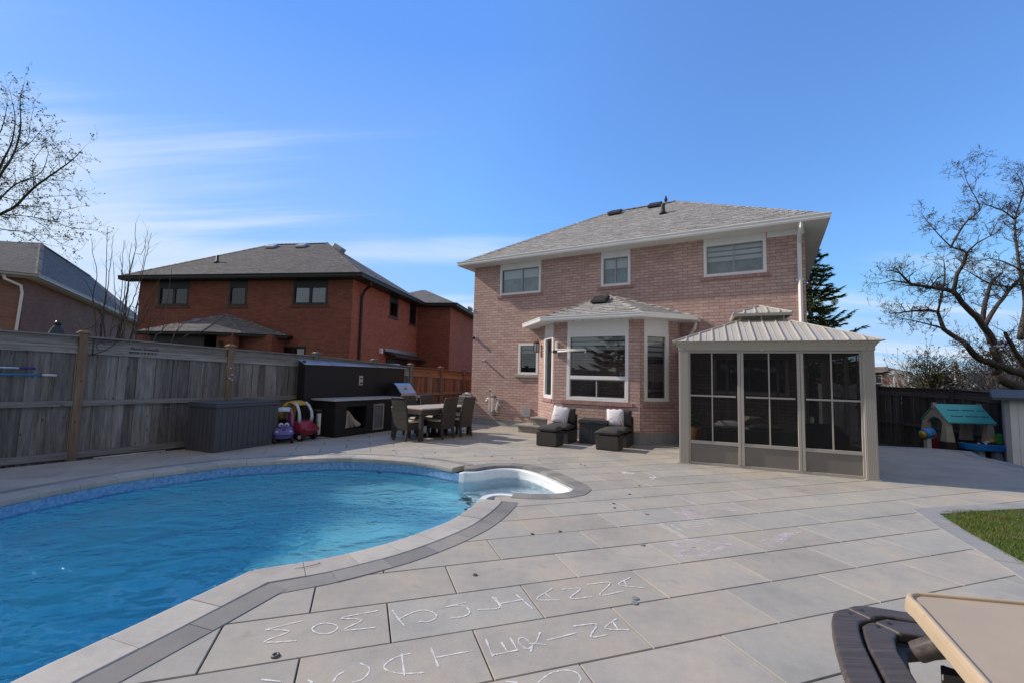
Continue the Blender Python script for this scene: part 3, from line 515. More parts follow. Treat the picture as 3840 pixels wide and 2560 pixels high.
def cushion(mb, x0, x1, y0, y1, z0, z1, puff=.03, n=8, M=None):
    """a soft, slightly domed block with rounded rim"""
    vs = []; fs = []
    def pt(i, j, top):
        u, v = i/n, j/n; ex = min(u, 1-u)*2; ey = min(v, 1-v)*2
        d = (1-(1-ex)**3)*(1-(1-ey)**3); zc = (z0+z1)/2; hz = (z1-z0)/2
        inset = .012*(1-d)
        x = x0+(x1-x0)*u; y = y0+(y1-y0)*v
        q = .35+.65*min(1, d*1.6)
        return (x, y, zc+(hz*q+puff*d*random.uniform(.8, 1.1))*(1 if top else -.9))
    idx = {}
    for top in (1, 0):
        for i in range(n+1):
            for j in range(n+1): idx[(i, j, top)] = len(vs); vs.append(pt(i, j, top))
    for i in range(n):
        for j in range(n):
            fs.append((idx[i, j, 1], idx[i+1, j, 1], idx[i+1, j+1, 1], idx[i, j+1, 1]))
            fs.append((idx[i, j, 0], idx[i, j+1, 0], idx[i+1, j+1, 0], idx[i+1, j, 0]))
    for i in range(n):
        fs += [(idx[i, 0, 0], idx[i+1, 0, 0], idx[i+1, 0, 1], idx[i, 0, 1]), (idx[i+1, n, 0], idx[i, n, 0], idx[i, n, 1], idx[i+1, n, 1]),
               (idx[0, i+1, 0], idx[0, i, 0], idx[0, i, 1], idx[0, i+1, 1]), (idx[n, i, 0], idx[n, i+1, 0], idx[n, i+1, 1], idx[n, i, 1])]
    mb.add(vs, fs, True, M); return mb
# ------------------------------------------------------------------ pool outline
near = POOL_NEAR; far_ = POOL_FAR
left_close = [(-5.78, 4.2), (-5.5, 3.1), (-5.0, 1.9), (-4.4, .9), (-3.7, .2), (-3.0, .15), (-2.62, .8), (-2.46, 1.6)]
sn1 = catmull([(-2.50, 1.75)]+near[:6], .07); sn2 = catmull(near[5:], .07)
nearc = [(p.x, p.y) for p in sn1[:-1]+sn2]
farr = list(reversed(far_))
fc = [(p.x, p.y) for p in catmull(farr+left_close+[(-2.50, 1.75)], .07)]
ALC = [(-.79, 7.40), (-.73, 7.50), (-.62, 7.52), (-.51, 7.56), (-.40, 7.68), (-.25, 7.80), (-.02, 7.86), (.23, 7.79), (.46, 7.54), (.66, 7.14), (.81, 6.76), (.895, 6.55), (.905, 6.38), (.83, 6.22), (.70, 6.12), (.50, 6.06), (.27, 6.04), (.08, 6.08), (-.08, 6.14), (-.20, 6.11), (-.28, 6.02), (-.331, 5.87)]
alc = [(p.x, p.y) for p in catmull(ALC, .05)]
# full outline, counter-clockwise: near edge, alcove (reversed), far edge and the left end out of frame
full = nearc + list(reversed(alc)) + fc
def dedupe(P, e=.015):
    o = [P[0]]
    for p in P[1:]:
        if math.hypot(p[0]-o[-1][0], p[1]-o[-1][1]) > e: o.append(p)
    if math.hypot(o[0][0]-o[-1][0], o[0][1]-o[-1][1]) < e: o.pop()
    return o
full = dedupe(full)
# ------------------------------------------------------------------ ground (one sheet, dipping under the pool and beyond the patio's end)
def ground_z(x, y):
    z = -.16
    t = min(1, max(0, (x-9.9)/1.0)); z -= .5*t*t*(3-2*t)
    if -6.3 < x < 1.4 and -.4 < y < 8.9: z = -3.2
    return z
xs = [-900, -400, -150, -60, -30, -16]+[-10+.4*i for i in range(64)]+[17, 22, 35, 60, 150, 400, 900]
ys = [-400, -120, -40, -15, -6]+[-3+.4*i for i in range(52)]+[19, 24, 34, 60, 150, 400, 1200]
g = MB(); nx, ny = len(xs), len(ys)
g.v = [(x, y, ground_z(x, y)) for y in ys for x in xs]
g.f = [(j*nx+i, j*nx+i+1, (j+1)*nx+i+1, (j+1)*nx+i) for j in range(ny-1) for i in range(nx-1)]; g.sm = [True]*len(g.f)
tag(g.build('ground', 'grass_ground'), kind='structure')
# ------------------------------------------------------------------ patio: individual slabs laid in running bond, cut round the pool and lawn
PA = .3226; PXv = Vector((math.cos(PA), math.sin(PA))); PYv = Vector((-math.sin(PA), math.cos(PA)))
HL = Vector((-1.306, 14.686, 0)); HYAW = -.5291
hx = Vector((math.cos(HYAW), math.sin(HYAW), 0)); hy = Vector((-math.sin(HYAW), math.cos(HYAW), 0))
F0 = Vector((-7.449, 7.742, 0)); FA = .992; fd = Vector((math.cos(FA), math.sin(FA), 0)); fn = Vector((-fd.y, fd.x, 0))
def H2(u, v): q = HL+hx*u+hy*v; return (q.x, q.y)
def F2(s, t): q = F0+fd*s+fn*t; return (q.x, q.y)
PATIO = [F2(-9, -.42), (-2.3, -3.0), (2.0, -1.9), (2.9, .8), (4.40, 4.136), (4.795, 5.085), (5.136, 5.768), (6.168, 6.023), (7.057, 6.198), (9.9, 6.75), (10.25, 8.2),
         (10.33, 9.03), (10.455, 9.395), (10.68, 10.22), (11.25, 10.95), (10.556, 11.364), (9.54, 11.566), (9.2, 11.9), H2(9.5, 2.5), H2(9.28, .1), H2(.02, .1), H2(.02, 3.0), F2(10.5, -.1), F2(8, -.1), F2(7.6, -.42)]
HOLE = dedupe(offset_poly(full, .40), .03)
def clean_hole(base, d):
    """offset outline, points that fall too close to the outline dropped"""
    out = []
    for p in offset_poly(base, d):
        if min((p[0]-q[0])**2+(p[1]-q[1])**2 for q in base) > (d*.93)**2: out.append(p)
    return dedupe(out, .05)
HOLE = clean_hole(full, .16)
verts = []; faces = []
def addface(P):
    o = len(verts); verts.extend(Vector((p[0], p[1])) for p in P); faces.append(list(range(o, o+len(P))))
gap = .0045
RW, SW = .4755, .9635
for k in range(-14, 30):
    q0 = 2.285+RW*k; ofs = .231 if k % 2 else .7135
    for n_ in range(-12, 14):
        a0 = ofs+SW*n_
        jit = 0
        c_ = PXv*(a0+SW/2)+PYv*(q0+RW/2)
        if c_.length > 22 or c_.y < -4 or c_.x < -14: continue
        P = [PXv*a+PYv*q for a, q in ((a0+gap, q0+gap), (a0+SW-gap, q0+gap), (a0+SW-gap, q0+RW-gap), (a0+gap, q0+RW-gap))]
        if not any(inside(p, PATIO) for p in P+[c_]): continue
        addface(P)
nslab = len(faces)
addface(PATIO); iP = len(faces)-1
addface(HOLE); iH = len(faces)-1
vo, eo, fo, ov, oe, of_ = delaunay_2d_cdt(verts, [], faces, 1, 1e-5)
slabs = {}
for f_, ids in zip(fo, of_):
    if iP not in ids or iH in ids: continue
    sl = [i for i in ids if i < nslab]
    if sl: slabs.setdefault(sl[0], []).append(f_)
bm = bmesh.new()
for sid, tris in slabs.items():
    dz = random.uniform(-.0012, .0012); mp_ = {}
    for t in tris:
        for i in t:
            if i not in mp_: mp_[i] = bm.verts.new((vo[i].x, vo[i].y, dz))
        try: bm.faces.new([mp_[i] for i in t])
        except ValueError: pass
bmesh.ops.recalc_face_normals(bm, faces=bm.faces)
for f_ in bm.faces:
    if f_.normal.z < 0: f_.normal_flip()
bmesh.ops.dissolve_limit(bm, angle_limit=.01, verts=bm.verts, edges=bm.edges)
top = list(bm.faces)
rr = bmesh.ops.inset_region(bm, faces=top, thickness=.0045, depth=0, use_boundary=True)
be = [e for e in bm.edges if e.is_boundary]
bv = {v for e in be for v in e.verts}
for v in bv: v.co.z -= .0045
ex = bmesh.ops.extrude_edge_only(bm, edges=be)
for v in [x for x in ex['geom'] if isinstance(x, bmesh.types.BMVert)]: v.co.z -= .05
me = bpy.data.meshes.new('patio'); bm.to_mesh(me); bm.free(); me.materials.append(MATS['paver'])
o = bpy.data.objects.new('patio', me); S.collection.objects.link(o); tag(o, kind='structure')
# bedding sand seen in the joints
verts = [Vector((p[0], p[1])) for p in PATIO]; nP = len(verts); verts += [Vector(p) for p in HOLE]
vo, eo, fo, ov, oe, of_ = delaunay_2d_cdt(verts, [], [list(range(nP)), list(range(nP, len(verts)))], 1, 1e-5)
b_ = MB(); b_.v = [(v.x, v.y, -.020) for v in vo]; b_.f = [tuple(f_) for f_, ids in zip(fo, of_) if ids == [0] or list(ids) == [0]]; b_.sm = [False]*len(b_.f)
tag(b_.build('patio_bed', 'joint_sand'), kind='structure')
# stone strips laid along a path, stone by stone
def stones(mb, path, o0, o1, z0, z1, ln, ch=.006, gap=.0022, bull=0, smooth=False):
    P = [Vector((p[0], p[1])) for p in path]; d = [0]
    for i in range(1, len(P)): d.append(d[-1]+(P[i]-P[i-1]).length)
    tot = d[-1]; n = max(1, round(tot/ln)); 
    def at(s):
        s = max(0, min(tot, s))
        for i in range(1, len(P)):
            if d[i] >= s: return P[i-1].lerp(P[i], (s-d[i-1])/max(1e-6, d[i]-d[i-1]))
        return P[-1]
    for k in range(n):
        a, b = tot*k/n+gap, tot*(k+1)/n-gap
        pts = [at(a)]+[P[i] for i in range(len(P)) if a+.03 < d[i] < b-.03]+[at(b)]
        dz = random.uniform(-.0015, .0015)
        if bull:
            pr = [(o0+.03, z0), (o0+.006, z0), (o0-.004, z0+.012), (o0-.006, (z0+z1)/2), (o0-.001, z1-.014), (o0+.012, z1-.003), (o0+.028, z1), (o1-ch, z1), (o1, z1-ch), (o1, z0)]
        else: pr = [(o0, z0), (o0, z1-ch), (o0+ch, z1), (o1-ch, z1), (o1, z1-ch), (o1, z0)]
        # tangent at the stone's ends follows the whole path, so joints are square to it
        q0, q1 = at(a-.05), at(b+.05)
        full_ = [(q.x, q.y) for q in ([q0] if a > .06 else [])+pts+([q1] if b < tot-.06 else [])]
        sub = MB(); sub.sweep(full_, pr, False, 0)
        m_ = len(pr); s0 = 1 if a > .06 else 0; s1 = len(full_)-(1 if b < tot-.06 else 0)
        vs = [(x, y, z+dz) for x, y, z in sub.v[s0*m_:s1*m_]]; kk = s1-s0
        fs = [(i*m_+j, i*m_+(j+1) % m_, (i+1)*m_+(j+1) % m_, (i+1)*m_+j) for i in range(kk-1) for j in range(m_)]
        mb.add(vs, fs, smooth)
        o_ = len(mb.v)-len(vs); mb.f += [tuple(o_+j for j in range(m_-1, -1, -1)), tuple(o_+(kk-1)*m_+j for j in range(m_))]; mb.sm += [False, False]
cop = MB()
n1c = [(p.x, p.y) for p in catmull([(-2.50, 1.75)]+near[:6], .12)]; n2c = [(p.x, p.y) for p in catmull(near[5:-1]+[(-.352, 5.71)], .10)]
kink = near[5]
stones(cop, n1c[:-1]+[(kink[0]-.004, kink[1]-.012)], -.012, .285, -.055, .010, .43, bull=1)
stones(cop, [(kink[0]+.01, kink[1]+.006)]+n2c[1:], -.012, .285, -.055, .010, .34, bull=1)
fcop = [(p.x, p.y) for p in catmull([(-.93, 7.50)]+farr[1:]+left_close+[(-2.50, 1.72)], .14)]
stones(cop, fcop, -.012, .30, -.062, .022, .42, bull=1)
tag(cop.build('pool_coping', 'coping_stone'), kind='structure')
bor = MB()
def off_path(P, d): 
    return [ (q[0], q[1]) for q in [(lambda a, b, p: (p[0]+(b[1]-a[1])/max(1e-6, math.hypot(b[0]-a[0], b[1]-a[1]))*d, p[1]-(b[0]-a[0])/max(1e-6, math.hypot(b[0]-a[0], b[1]-a[1]))*d))(P[max(0, i-1)], P[min(len(P)-1, i+1)], P[i]) for i in range(len(P))]]
p1 = off_path(n1c, .289); p2 = off_path(n2c, .289)
mid = (kink[0]+.289*.98, kink[1]-.289*.78)
mid = (p1[-1][0]*.5+p2[0][0]*.5, p1[-1][1]*.5+p2[0][1]*.5)
cx_k = (-1.727, 3.369)
stones(bor, p1[:-1]+[cx_k], 0, .20, -.05, .006, .62)
stones(bor, [cx_k]+[q for q in p2[1:] if q[0] > cx_k[0]+.08], 0, .20, -.05, .006, .40)
stones(bor, off_path(fcop, .304), 0, .21, -.05, .006, .55)
# dark stones round the step alcove; the outline there runs the other way
alr = list(reversed([(p.x, p.y) for p in catmull([(-.80, 7.47)]+ALC[1:-1]+[(-.30, 5.90)], .10)]))
stones(bor, alr[4:-1], .020, .255, -.034, .008, .21, ch=.004)
tag(bor.build('pool_border', 'border_stone'), kind='structure')
# ------------------------------------------------------------------ pool basin: liner walls and a hopper floor
lin = MB()
lp = fc[:]; lp = dedupe([(-.80, 7.41)]+fc+nearc[1:]+[(-.345, 5.80)])
lin.add([(x, y, z) for z in (-.05, -.85) for x, y in lp], [(i, i+1, len(lp)+i+1, len(lp)+i) for i in range(len(lp)-1)], False)
poly_main = lp
def edist(p):
    b = 9
    for q in poly_main: b = min(b, math.hypot(p[0]-q[0], p[1]-q[1]))
    return b
def floor_z(x, y):
    t = min(1, max(0, (-1.9-x)/2.2)); dp = .10+2.0*t*t*(3-2*t); dd = edist((x, y)); q = min(1, dd/2.3)
    return -.85-dp*q*q*(3-2*q)
fv = [Vector(p) for p in poly_main]; nb = len(fv)
for i in range(44):
    for j in range(60):
        p = (-6.2+i*.15+.01, 0.0+j*.15+.01)
        if inside(p, poly_main) and edist(p) > .13: fv.append(Vector(p))
vo, eo, fo, ov, oe, of_ = delaunay_2d_cdt(fv, [], [list(range(nb))], 1, 1e-5)
lin.add([(v.x, v.y, floor_z(v.x, v.y)) for v in vo], [tuple(f_) for f_ in fo], True)
tag(lin.build('pool_basin', 'pool_liner', weld=True), kind='structure')
# ------------------------------------------------------------------ moulded white steps in the alcove
st = thing('pool_steps', 'white moulded entry steps curving into the end of the swimming pool', 'pool steps')
rim = MB(); rim.sweep(list(reversed(alc)), [(.035, -.040), (-.050, -.036), (-.066, -.052), (-.070, -1.10), (.035, -1.10)], False, 0, smooth=False)
rim.build('step_shell', 'liner_white', st, bevel=.008)
ain = [p for p in offset_poly(list(reversed(alc)), -.05)]
tip = Vector((.80, 6.42)); 
trd = MB()
for sc, zt in ((.42, -.27), (.62, -.42), (.82, -.60), (1.0, -.80)):
    P = [tip.lerp(Vector(p), sc) for p in ain]
    trd.prism([(p.x, p.y) for p in P], -1.2, zt)
trd.build('stair_tread', 'liner_white', st, bevel=.02, seg=3)
# ------------------------------------------------------------------ water
wp = dedupe(offset_poly(full, .012), .02)
wt = MB(); wt.prism(wp, -3.0, -.185)
wo_ = wt.build('pool_water', 'pool_water'); tag(wo_, kind='structure')
bm = bmesh.new(); bm.from_mesh(wo_.data); bmesh.ops.triangulate(bm, faces=[f for f in bm.faces if len(f.verts) > 4]); bm.to_mesh(wo_.data); bm.free()
for i, (x, y, z, c_) in enumerate([(-2.30, 7.93, -.25, 'return jet low in the far wall of the pool')]):
    mj = MB(); mj.tube([(0, 0, 0), (0, -.03, 0)], .045, 14); o = mj.build('pool_return', 'pole_navy', loc=(x, y+.10, z)); tag(o, 'small round return fitting low in the far pool wall', 'pool fitting')
# ------------------------------------------------------------------ soil strip, patio edging, lawn
soil = MB()
def strip(mb, a, b, o0, o1, z):
    pass
so_ = MB(); q = [F2(-9, -.46), F2(7.7, -.46), F2(7.7, .02), F2(-9, .02)]; so_.poly([(x, y, -.075) for x, y in q]); tag(so_.build('soil_strip', 'soil'), kind='structure')
pe = MB()
edge = [(9.9, 6.75), (10.25, 8.2), (10.33, 9.03), (10.455, 9.395), (10.68, 10.22), (11.25, 10.95), (10.556, 11.364), (9.54, 11.566), (8.9, 12.0)]
edg = [(p.x, p.y) for p in catmull(edge[:5], .3)]+edge[5:]
stones(pe, edg[:-5]+[edge[4]], -.24, .02, -.16, .008, .6)
stones(pe, edge[4:6], -.20, .02, -.16, .008, .6); stones(pe, edge[5:], -.20, .02, -.16, .008, .6)
lb = [(2.0, -1.9), (2.9, .8), (4.40, 4.136), (4.795, 5.085), (5.136, 5.768)]
stones(pe, lb[:2]+[(3.65, 2.46), (4.40, 4.136)], -.0, .23, -.12, .006, .72); stones(pe, lb[2:], 0, .23, -.12, .006, .68)
lb2 = [(5.136, 5.768), (6.168, 6.023), (7.057, 6.198), (9.9, 6.75)]
stones(pe, lb2, 0, .23, -.12, .006, .7)
tag(pe.build('patio_edging', 'edge_stone'), kind='structure')
LAWN = [(2.23, -1.9), (3.13, .8), (4.62, 4.10), (5.02, 5.02), (5.31, 5.60), (6.2, 5.80), (7.1, 5.97), (9.9, 6.52), (12, 5), (12, -4)]
lw = MB(); lw.poly([(x, y, -.012) for x, y in LAWN]); tag(lw.build('lawn', 'grass_ground'), kind='structure')
gr = MB()
def blade(x, y, h, wd, a, lean):
    dx, dy = math.cos(a), math.sin(a); lx, ly = lean
    o_ = len(gr.v)
    gr.v += [(x-dx*wd, y-dy*wd, -.015), (x+dx*wd, y+dy*wd, -.015), (x+dx*wd*.7+lx*.4, y+dy*wd*.7+ly*.4, h*.6-.015), (x-dx*wd*.7+lx*.4, y-dy*wd*.7+ly*.4, h*.6-.015), (x+lx, y+ly, h-.015)]
    gr.f += [(o_, o_+1, o_+2, o_+3), (o_+3, o_+2, o_+4)]; gr.sm += [False, False]
cnt = 0; rg = random.Random(5); LAWN2 = [(2.20, -1.9), (3.10, .8), (4.59, 4.11), (4.99, 5.04), (5.27, 5.63), (6.2, 5.83), (7.1, 6.0), (9.9, 6.55), (12, 5), (12, -4)]
while cnt < 52000:
    x = rg.uniform(4.2, 8.6); y = rg.uniform(3.6, 6.3)
    if x > 6.6 and rg.random() < .55: continue
    if not inside((x, y), LAWN2): continue
    h = rg.uniform(.018, .042)*(1+.5*math.sin(x*5+y*3)*math.sin(y*7)); a = rg.uniform(0, 6.28)
    blade(x, y, h, rg.uniform(.0012, .0022), a, (rg.gauss(0, .016), rg.gauss(0, .016))); cnt += 1
tag(gr.build('lawn_grass', 'grass_blade'), 'short green grass blades of the small lawn', 'grass', kind='stuff')
for k_, (x, y, a, lab) in enumerate(((6.35, 5.62, .5, 'curled orange-brown leaf lying on the lawn near its far edge'), (5.95, 5.05, 1.9, 'orange dead leaf in the middle of the lawn'), (6.05, 4.92, 2.6, 'small pale dead leaf beside the orange one on the lawn'))):
    q = MB(); c_, s_ = math.cos(a)*.03, math.sin(a)*.03
    q.add([(x-c_, y-s_, .035), (x+s_*.5, y-c_*.5, .05), (x+c_, y+s_, .038), (x-s_*.5, y+c_*.5, .055)], [(0, 1, 2, 3)]); tag(q.build('dead_leaf', 'dead_leaf'), lab, 'leaf')
# ------------------------------------------------------------------ walls with openings
def wall_cells(mb, u0, u1, z0, z1, holes, y=0, depth=.10, T=None):
    """front face in the plane y, with rectangular openings and their reveals; T maps (u, y, z) to local space"""
    T = T or (lambda u, y_, z: (u, y_, z))
    us = sorted({u0, u1, *[h[0] for h in holes], *[h[1] for h in holes]}); zs = sorted({z0, z1, *[h[2] for h in holes], *[h[3] for h in holes]})
    us = [u for u in us if u0 <= u <= u1]; zs = [z for z in zs if z0 <= z <= z1]
    for i in range(len(us)-1):
        for j in range(len(zs)-1):
            cu, cz = (us[i]+us[i+1])/2, (zs[j]+zs[j+1])/2
            if any(h[0] < cu < h[1] and h[2] < cz < h[3] for h in holes): continue
            mb.quad(T(us[i], y, zs[j]), T(us[i+1], y, zs[j]), T(us[i+1], y, zs[j+1]), T(us[i], y, zs[j+1]))
    for a, b, c_, d in holes:
        mb.quad(T(a, y, c_), T(b, y, c_), T(b, y+depth, c_), T(a, y+depth, c_)); mb.quad(T(a, y, d), T(a, y+depth, d), T(b, y+depth, d), T(b, y, d))
        mb.quad(T(a, y, c_), T(a, y+depth, c_), T(a, y+depth, d), T(a, y, d)); mb.quad(T(b, y, c_), T(b, y, d), T(b, y+depth, d), T(b, y+depth, c_))
def window(parent, name, u0, u1, z0, z1, y=0, frame='white_vinyl', fw=.07, head=0, mull=(), trans=(), blind_=None, T=None, glass='window_glass', thin=.03, sash=None, label=None, stripes=3):
    """window part with frame; children: pane, blind. mull: u of vertical bars; trans: z of horizontal bars; head: height of solid header"""
    root_T = T or Matrix.Identity(4)
    M = root_T @ Matrix.Translation((0, y, 0))
    fr = MB(); zt = z1-head
    if head: fr.box(u0, u1, .0, .06, zt, z1, M)
    fr.box(u0, u0+fw, -.012, .07, z0, zt-.001, M); fr.box(u1-fw, u1, -.012, .07, z0, zt-.001, M)
    fr.box(u0+fw, u1-fw, -.012, .07, z0, z0+fw, M); fr.box(u0+fw, u1-fw, -.012, .07, zt-fw*.9, zt-.001, M)
    for tz in trans: fr.box(u0+fw, u1-fw, -.010, .06, tz-.045, tz+.045, M)
    o = fr.build(name, frame, parent, bevel=.006)
    if label: o['label'] = label
    gl = MB(); gl.box(u0+fw*.8, u1-fw*.8, .045, .05, z0+fw*.8, zt-fw*.6, M); gl.build('pane', glass, o)
    if mull or sash:
        sb = MB()
        za, zb_ = (z0+fw, zt-fw*.9) if not sash else sash
        for mu in mull: sb.box(mu-thin/2, mu+thin/2, .012, .043, za, zb_, M)
        w_ = .022
        sb.box(u0+fw, u0+fw+w_, .014, .04, za, zb_, M); sb.box(u1-fw-w_, u1-fw, .014, .04, za, zb_, M)
        sb.box(u0+fw+w_, u1-fw-w_, .014, .04, za, za+w_, M); sb.box(u0+fw+w_, u1-fw-w_, .014, .04, zb_-w_, zb_, M)
        sb.build('sash', 'shed_frame' if frame.startswith('white') else 'black_trim', o)
    if blind_:
        bl = MB(); zz = zt-fw
        hgt = blind_; n_ = stripes
        if n_:
            st_h = hgt/n_
            for k in range(n_): bl.box(u0+fw, u1-fw, .12, .125, zz-st_h*(k+.72), zz-st_h*k, M)
        else: bl.box(u0+fw, u1-fw, .12, .125, zz-hgt, zz, M)
        bl.build('blind', 'blind', o)
    return o
def hip_roof(x0, x1, y0, y1, ze, tan, over=0):
    """faces of a hip roof; ridge along x (or y if deeper)"""
    w_, d_ = x1-x0, y1-y0
    if w_ >= d_:
        h = d_/2*tan; a = (x0+d_/2, (y0+y1)/2, ze+h); b = (x1-d_/2, (y0+y1)/2, ze+h)
        P = [(x0, y0, ze), (x1, y0, ze), (x1, y1, ze), (x0, y1, ze)]
        return P, a, b, [[P[0], P[1], b, a], [P[1], P[2], b], [P[2], P[3], a, b], [P[3], P[0], a]]
    h = w_/2*tan; a = ((x0+x1)/2, y0+w_/2, ze+h); b = ((x0+x1)/2, y1-w_/2, ze+h)
    P = [(x0, y0, ze), (x1, y0, ze), (x1, y1, ze), (x0, y1, ze)]
    return P, a, b, [[P[0], P[1], a], [P[1], P[2], b, a], [P[2], P[3], b], [P[3], P[0], a, b]]
def caps(mb, a, b, w_=.13):
    """overlapping ridge caps along a hip or ridge line"""
    a, b = Vector(a), Vector(b); L_ = (b-a).length; n_ = int(L_/.22); d = (b-a).normalized()
    side = d.cross(Vector((0, 0, 1))).normalized(); upv = side.cross(d)
    for k in range(n_):
        p = a+d*(L_*k/n_); q = a+d*(L_*(k+1.15)/n_)
        for s_ in (-1, 1):
            pts = [p+upv*.022, q+upv*.034, q+side*s_*w_-upv*(.052)+upv*.012, p+side*s_*w_-upv*.052]
            mb.add(pts, [(0, 1, 2, 3) if s_ > 0 else (3, 2, 1, 0)])
def gutter_prof(h=.12, w_=.12): return [(-.02, -h), (w_*.72, -h), (w_*.86, -h*.62), (w_*.80, -h*.45), (w_, -h*.12), (w_, 0), (w_-.015, 0), (w_-.02, -h*.2), (.0, -h*.2), (-.02, -.0)]
# ------------------------------------------------------------------ the pink brick house
house = thing('brick_house', 'two-storey pink brick house with grey shingle roof and white trim behind the patio', 'house', HL, HYAW)
HW, HD, WT = 9.28, 6.95, 5.15
wins = [(1.015, 2.49, 4.13, WT), (4.41, 5.25, 4.14, WT), (7.12, 8.51, 4.165, WT)]
kit = (1.755, 2.45, 1.625, 2.575)
grd = (7.3, 8.9, 1.25, 2.45)
wl = MB(); wall_cells(wl, 0, HW, .19, WT, wins+[kit, grd])
wl.quad((0, HD, .19), (0, 0, .19), (0, 0, WT), (0, HD, WT)); wl.quad((HW, 0, .19), (HW, HD, .19), (HW, HD, WT), (HW, 0, WT)); wl.quad((HW, HD, .19), (0, HD, .19), (0, HD, WT), (HW, HD, WT))
# bay walls
BV = [(2.6, 0), (2.6, -.25), (3.5, -1.15), (5.8, -1.15), (6.55, -.40), (6.55, 0)]
def Tseg(a, b):
    a = Vector((a[0], a[1], 0)); b = Vector((b[0], b[1], 0)); d = (b-a).normalized(); n_ = Vector((-d.y, d.x, 0))
    return Matrix(((d.x, n_.x, 0, a.x), (d.y, n_.y, 0, a.y), (0, 0, 1, 0), (0, 0, 0, 1))), (b-a).length
bay_holes = {1: [(.50, 1.225, .98, 3.02)], 2: [(.39, 2.025, .985, 3.02)], 3: [(.12, .80, 1.03, 3.02)]}
for i in range(5):
    M_, ln = Tseg(BV[i], BV[i+1]); q0 = len(wl.v)
    sub = MB(); wall_cells(sub, 0, ln, .27, 3.02, bay_holes.get(i, []))
    wl.add(sub.v, sub.f, False, M_)
wl.build('wall', 'brick_pink', house)
fo_ = MB(); fo_.box(.004, HW-.004, .012, .2, -.1, .19); fo_.box(HW-.15, HW-.012, .2, HD-.01, -.1, .19); fo_.box(.012, .15, .2, HD-.01, -.1, .19)
P = [(x, y) for x, y in BV]; fo_.sweep([(p[0], p[1]) for p in P], [(-.012, .27), (-.012, -.1), (-.2, -.1), (-.2, .27)], False, 0)
fo_.build('foundation', 'concrete', house)
rm = MB(); rm.box(.2, HW-.2, .55, HD-.2, .3, 5.0)  # black box standing in for the dark of the unlit rooms
rm.build('unlit_room_box', 'dark_room', house)
for (u0, u1, z0, z1), mu, sash in ((wins[0], (1.83,), None), (wins[1], (4.83,), None), (wins[2], (7.81,), None)):
    window(house, 'window', u0, u1, z0, z1-.001, y=-.004, head=.13, mull=mu, blind_=.40 if u0 < 7 else .42, stripes=1 if u0 < 7 else 3)
for u0, u1, z0, z1 in wins:
    b = MB(); b.box(u0+.03, u1-.03, .19, .20, z0+.03, z1-.2); b.build('curtain', 'curtain_teal', house)
window(house, 'window', *kit, y=.0, blind_=.26, stripes=2, glass='window_glass_dark')
window(house, 'window', *grd, y=.0, blind_=.3, stripes=2, mull=(8.1,), glass='window_glass_dark')
M_, ln = Tseg(BV[1], BV[2]); window(house, 'window', .50, 1.225, .98, 3.02, y=-.0, head=.32, T=M_, fw=.10, glass='window_glass_dark', blind_=.5, stripes=4)
M_, ln = Tseg(BV[2], BV[3])
w_ = window(house, 'window', .39, 2.025, .985, 3.02, y=-.0, head=.32, T=M_, fw=.085, trans=(1.575,), mull=(1.20,), sash=(1.07, 1.53), glass='window_glass_dark', blind_=.36, stripes=3)
M_, ln = Tseg(BV[3], BV[4]); window(house, 'window', .12, .80, 1.03, 3.02, y=-.0, head=.33, T=M_, fw=.085, glass='window_glass_dark', blind_=.5, stripes=4)
for u0, u1, z0, z1 in wins:
    sl = MB(); sl.box(u0-.09, u1+.09, -.035, .02, z0-.085, z0-.002); sl.build('window_sill', 'sill_brick', house)
sl = MB(); sl.box(kit[0]-.10, kit[1]+.05, -.06, .02, kit[2]-.09, kit[2]-.002); sl.build('window_sill', 'step_stone', house, bevel=.01)
for i, (a, b) in ((1, (.42, 1.21)), (2, (.22, 2.13)), (3, (.03, .93))):
    M_, ln = Tseg(BV[i], BV[i+1]); sl = MB(); sl.box(a, b, -.03, .02, .885, .975, M_); sl.build('window_sill', 'sill_brick', house)
# white dentil band under the soffit at the right corner
dn = MB(); dn.box(8.53, HW-.0, -.02, .0-.001, 5.0, WT)
for k in range(6): dn.box(8.60+k*.115, 8.67+k*.115, -.03, -.021, 5.03, 5.12)
dn.build('dentil_band', 'white_paint', house)
# roof
OV = .40; ex0, ex1, ey0, ey1, ZE = -.30, HW+.38, -OV, HD+.36, 5.27
Pc, ra, rb, F_ = hip_roof(ex0, ex1, ey0, ey1, ZE, .617)
rf = MB(); [rf.poly(f_) for f_ in F_]; roof = rf.build('roof', 'shingle_grey', house)
cp_ = MB()
caps(cp_, ra, rb); caps(cp_, Pc[0], ra); caps(cp_, Pc[1], rb); caps(cp_, Pc[2], rb); caps(cp_, Pc[3], ra)
cp_.build('ridge_cap', 'shingle_grey', roof)
sf = MB(); sf.box(ex0, ex1, ey0, -.001, WT-.002, WT+.012); sf.box(ex0, ex1, HD+.001, ey1, WT-.002, WT+.012); sf.box(ex0, -.001, -.001, HD+.001, WT-.002, WT+.012); sf.box(HW+.001, ex1, -.001, HD+.001, WT-.002, WT+.012)
for k in range(33):
    u = ex0+.15+k*.3; sf.box(u, u+.006, ey0+.02, -.02, WT-.006, WT-.0025)
sf.build('soffit', 'soffit_white', house)
gu = MB(); gu.sweep([Pc[0][:2], Pc[1][:2], Pc[2][:2], Pc[3][:2]], gutter_prof(.125, .10), True, ZE+.005); gu.build('gutter', 'white_paint', house)
for u in (2.95, 5.2, 7.7):
    li = MB(); li.lathe([(.055, 0), (.055, -.006), (.03, -.006)], 14, (u, -.22, WT-.007)); li.build('soffit_light', 'soffit_white', house)
dsx = 9.17
ds = MB(); 
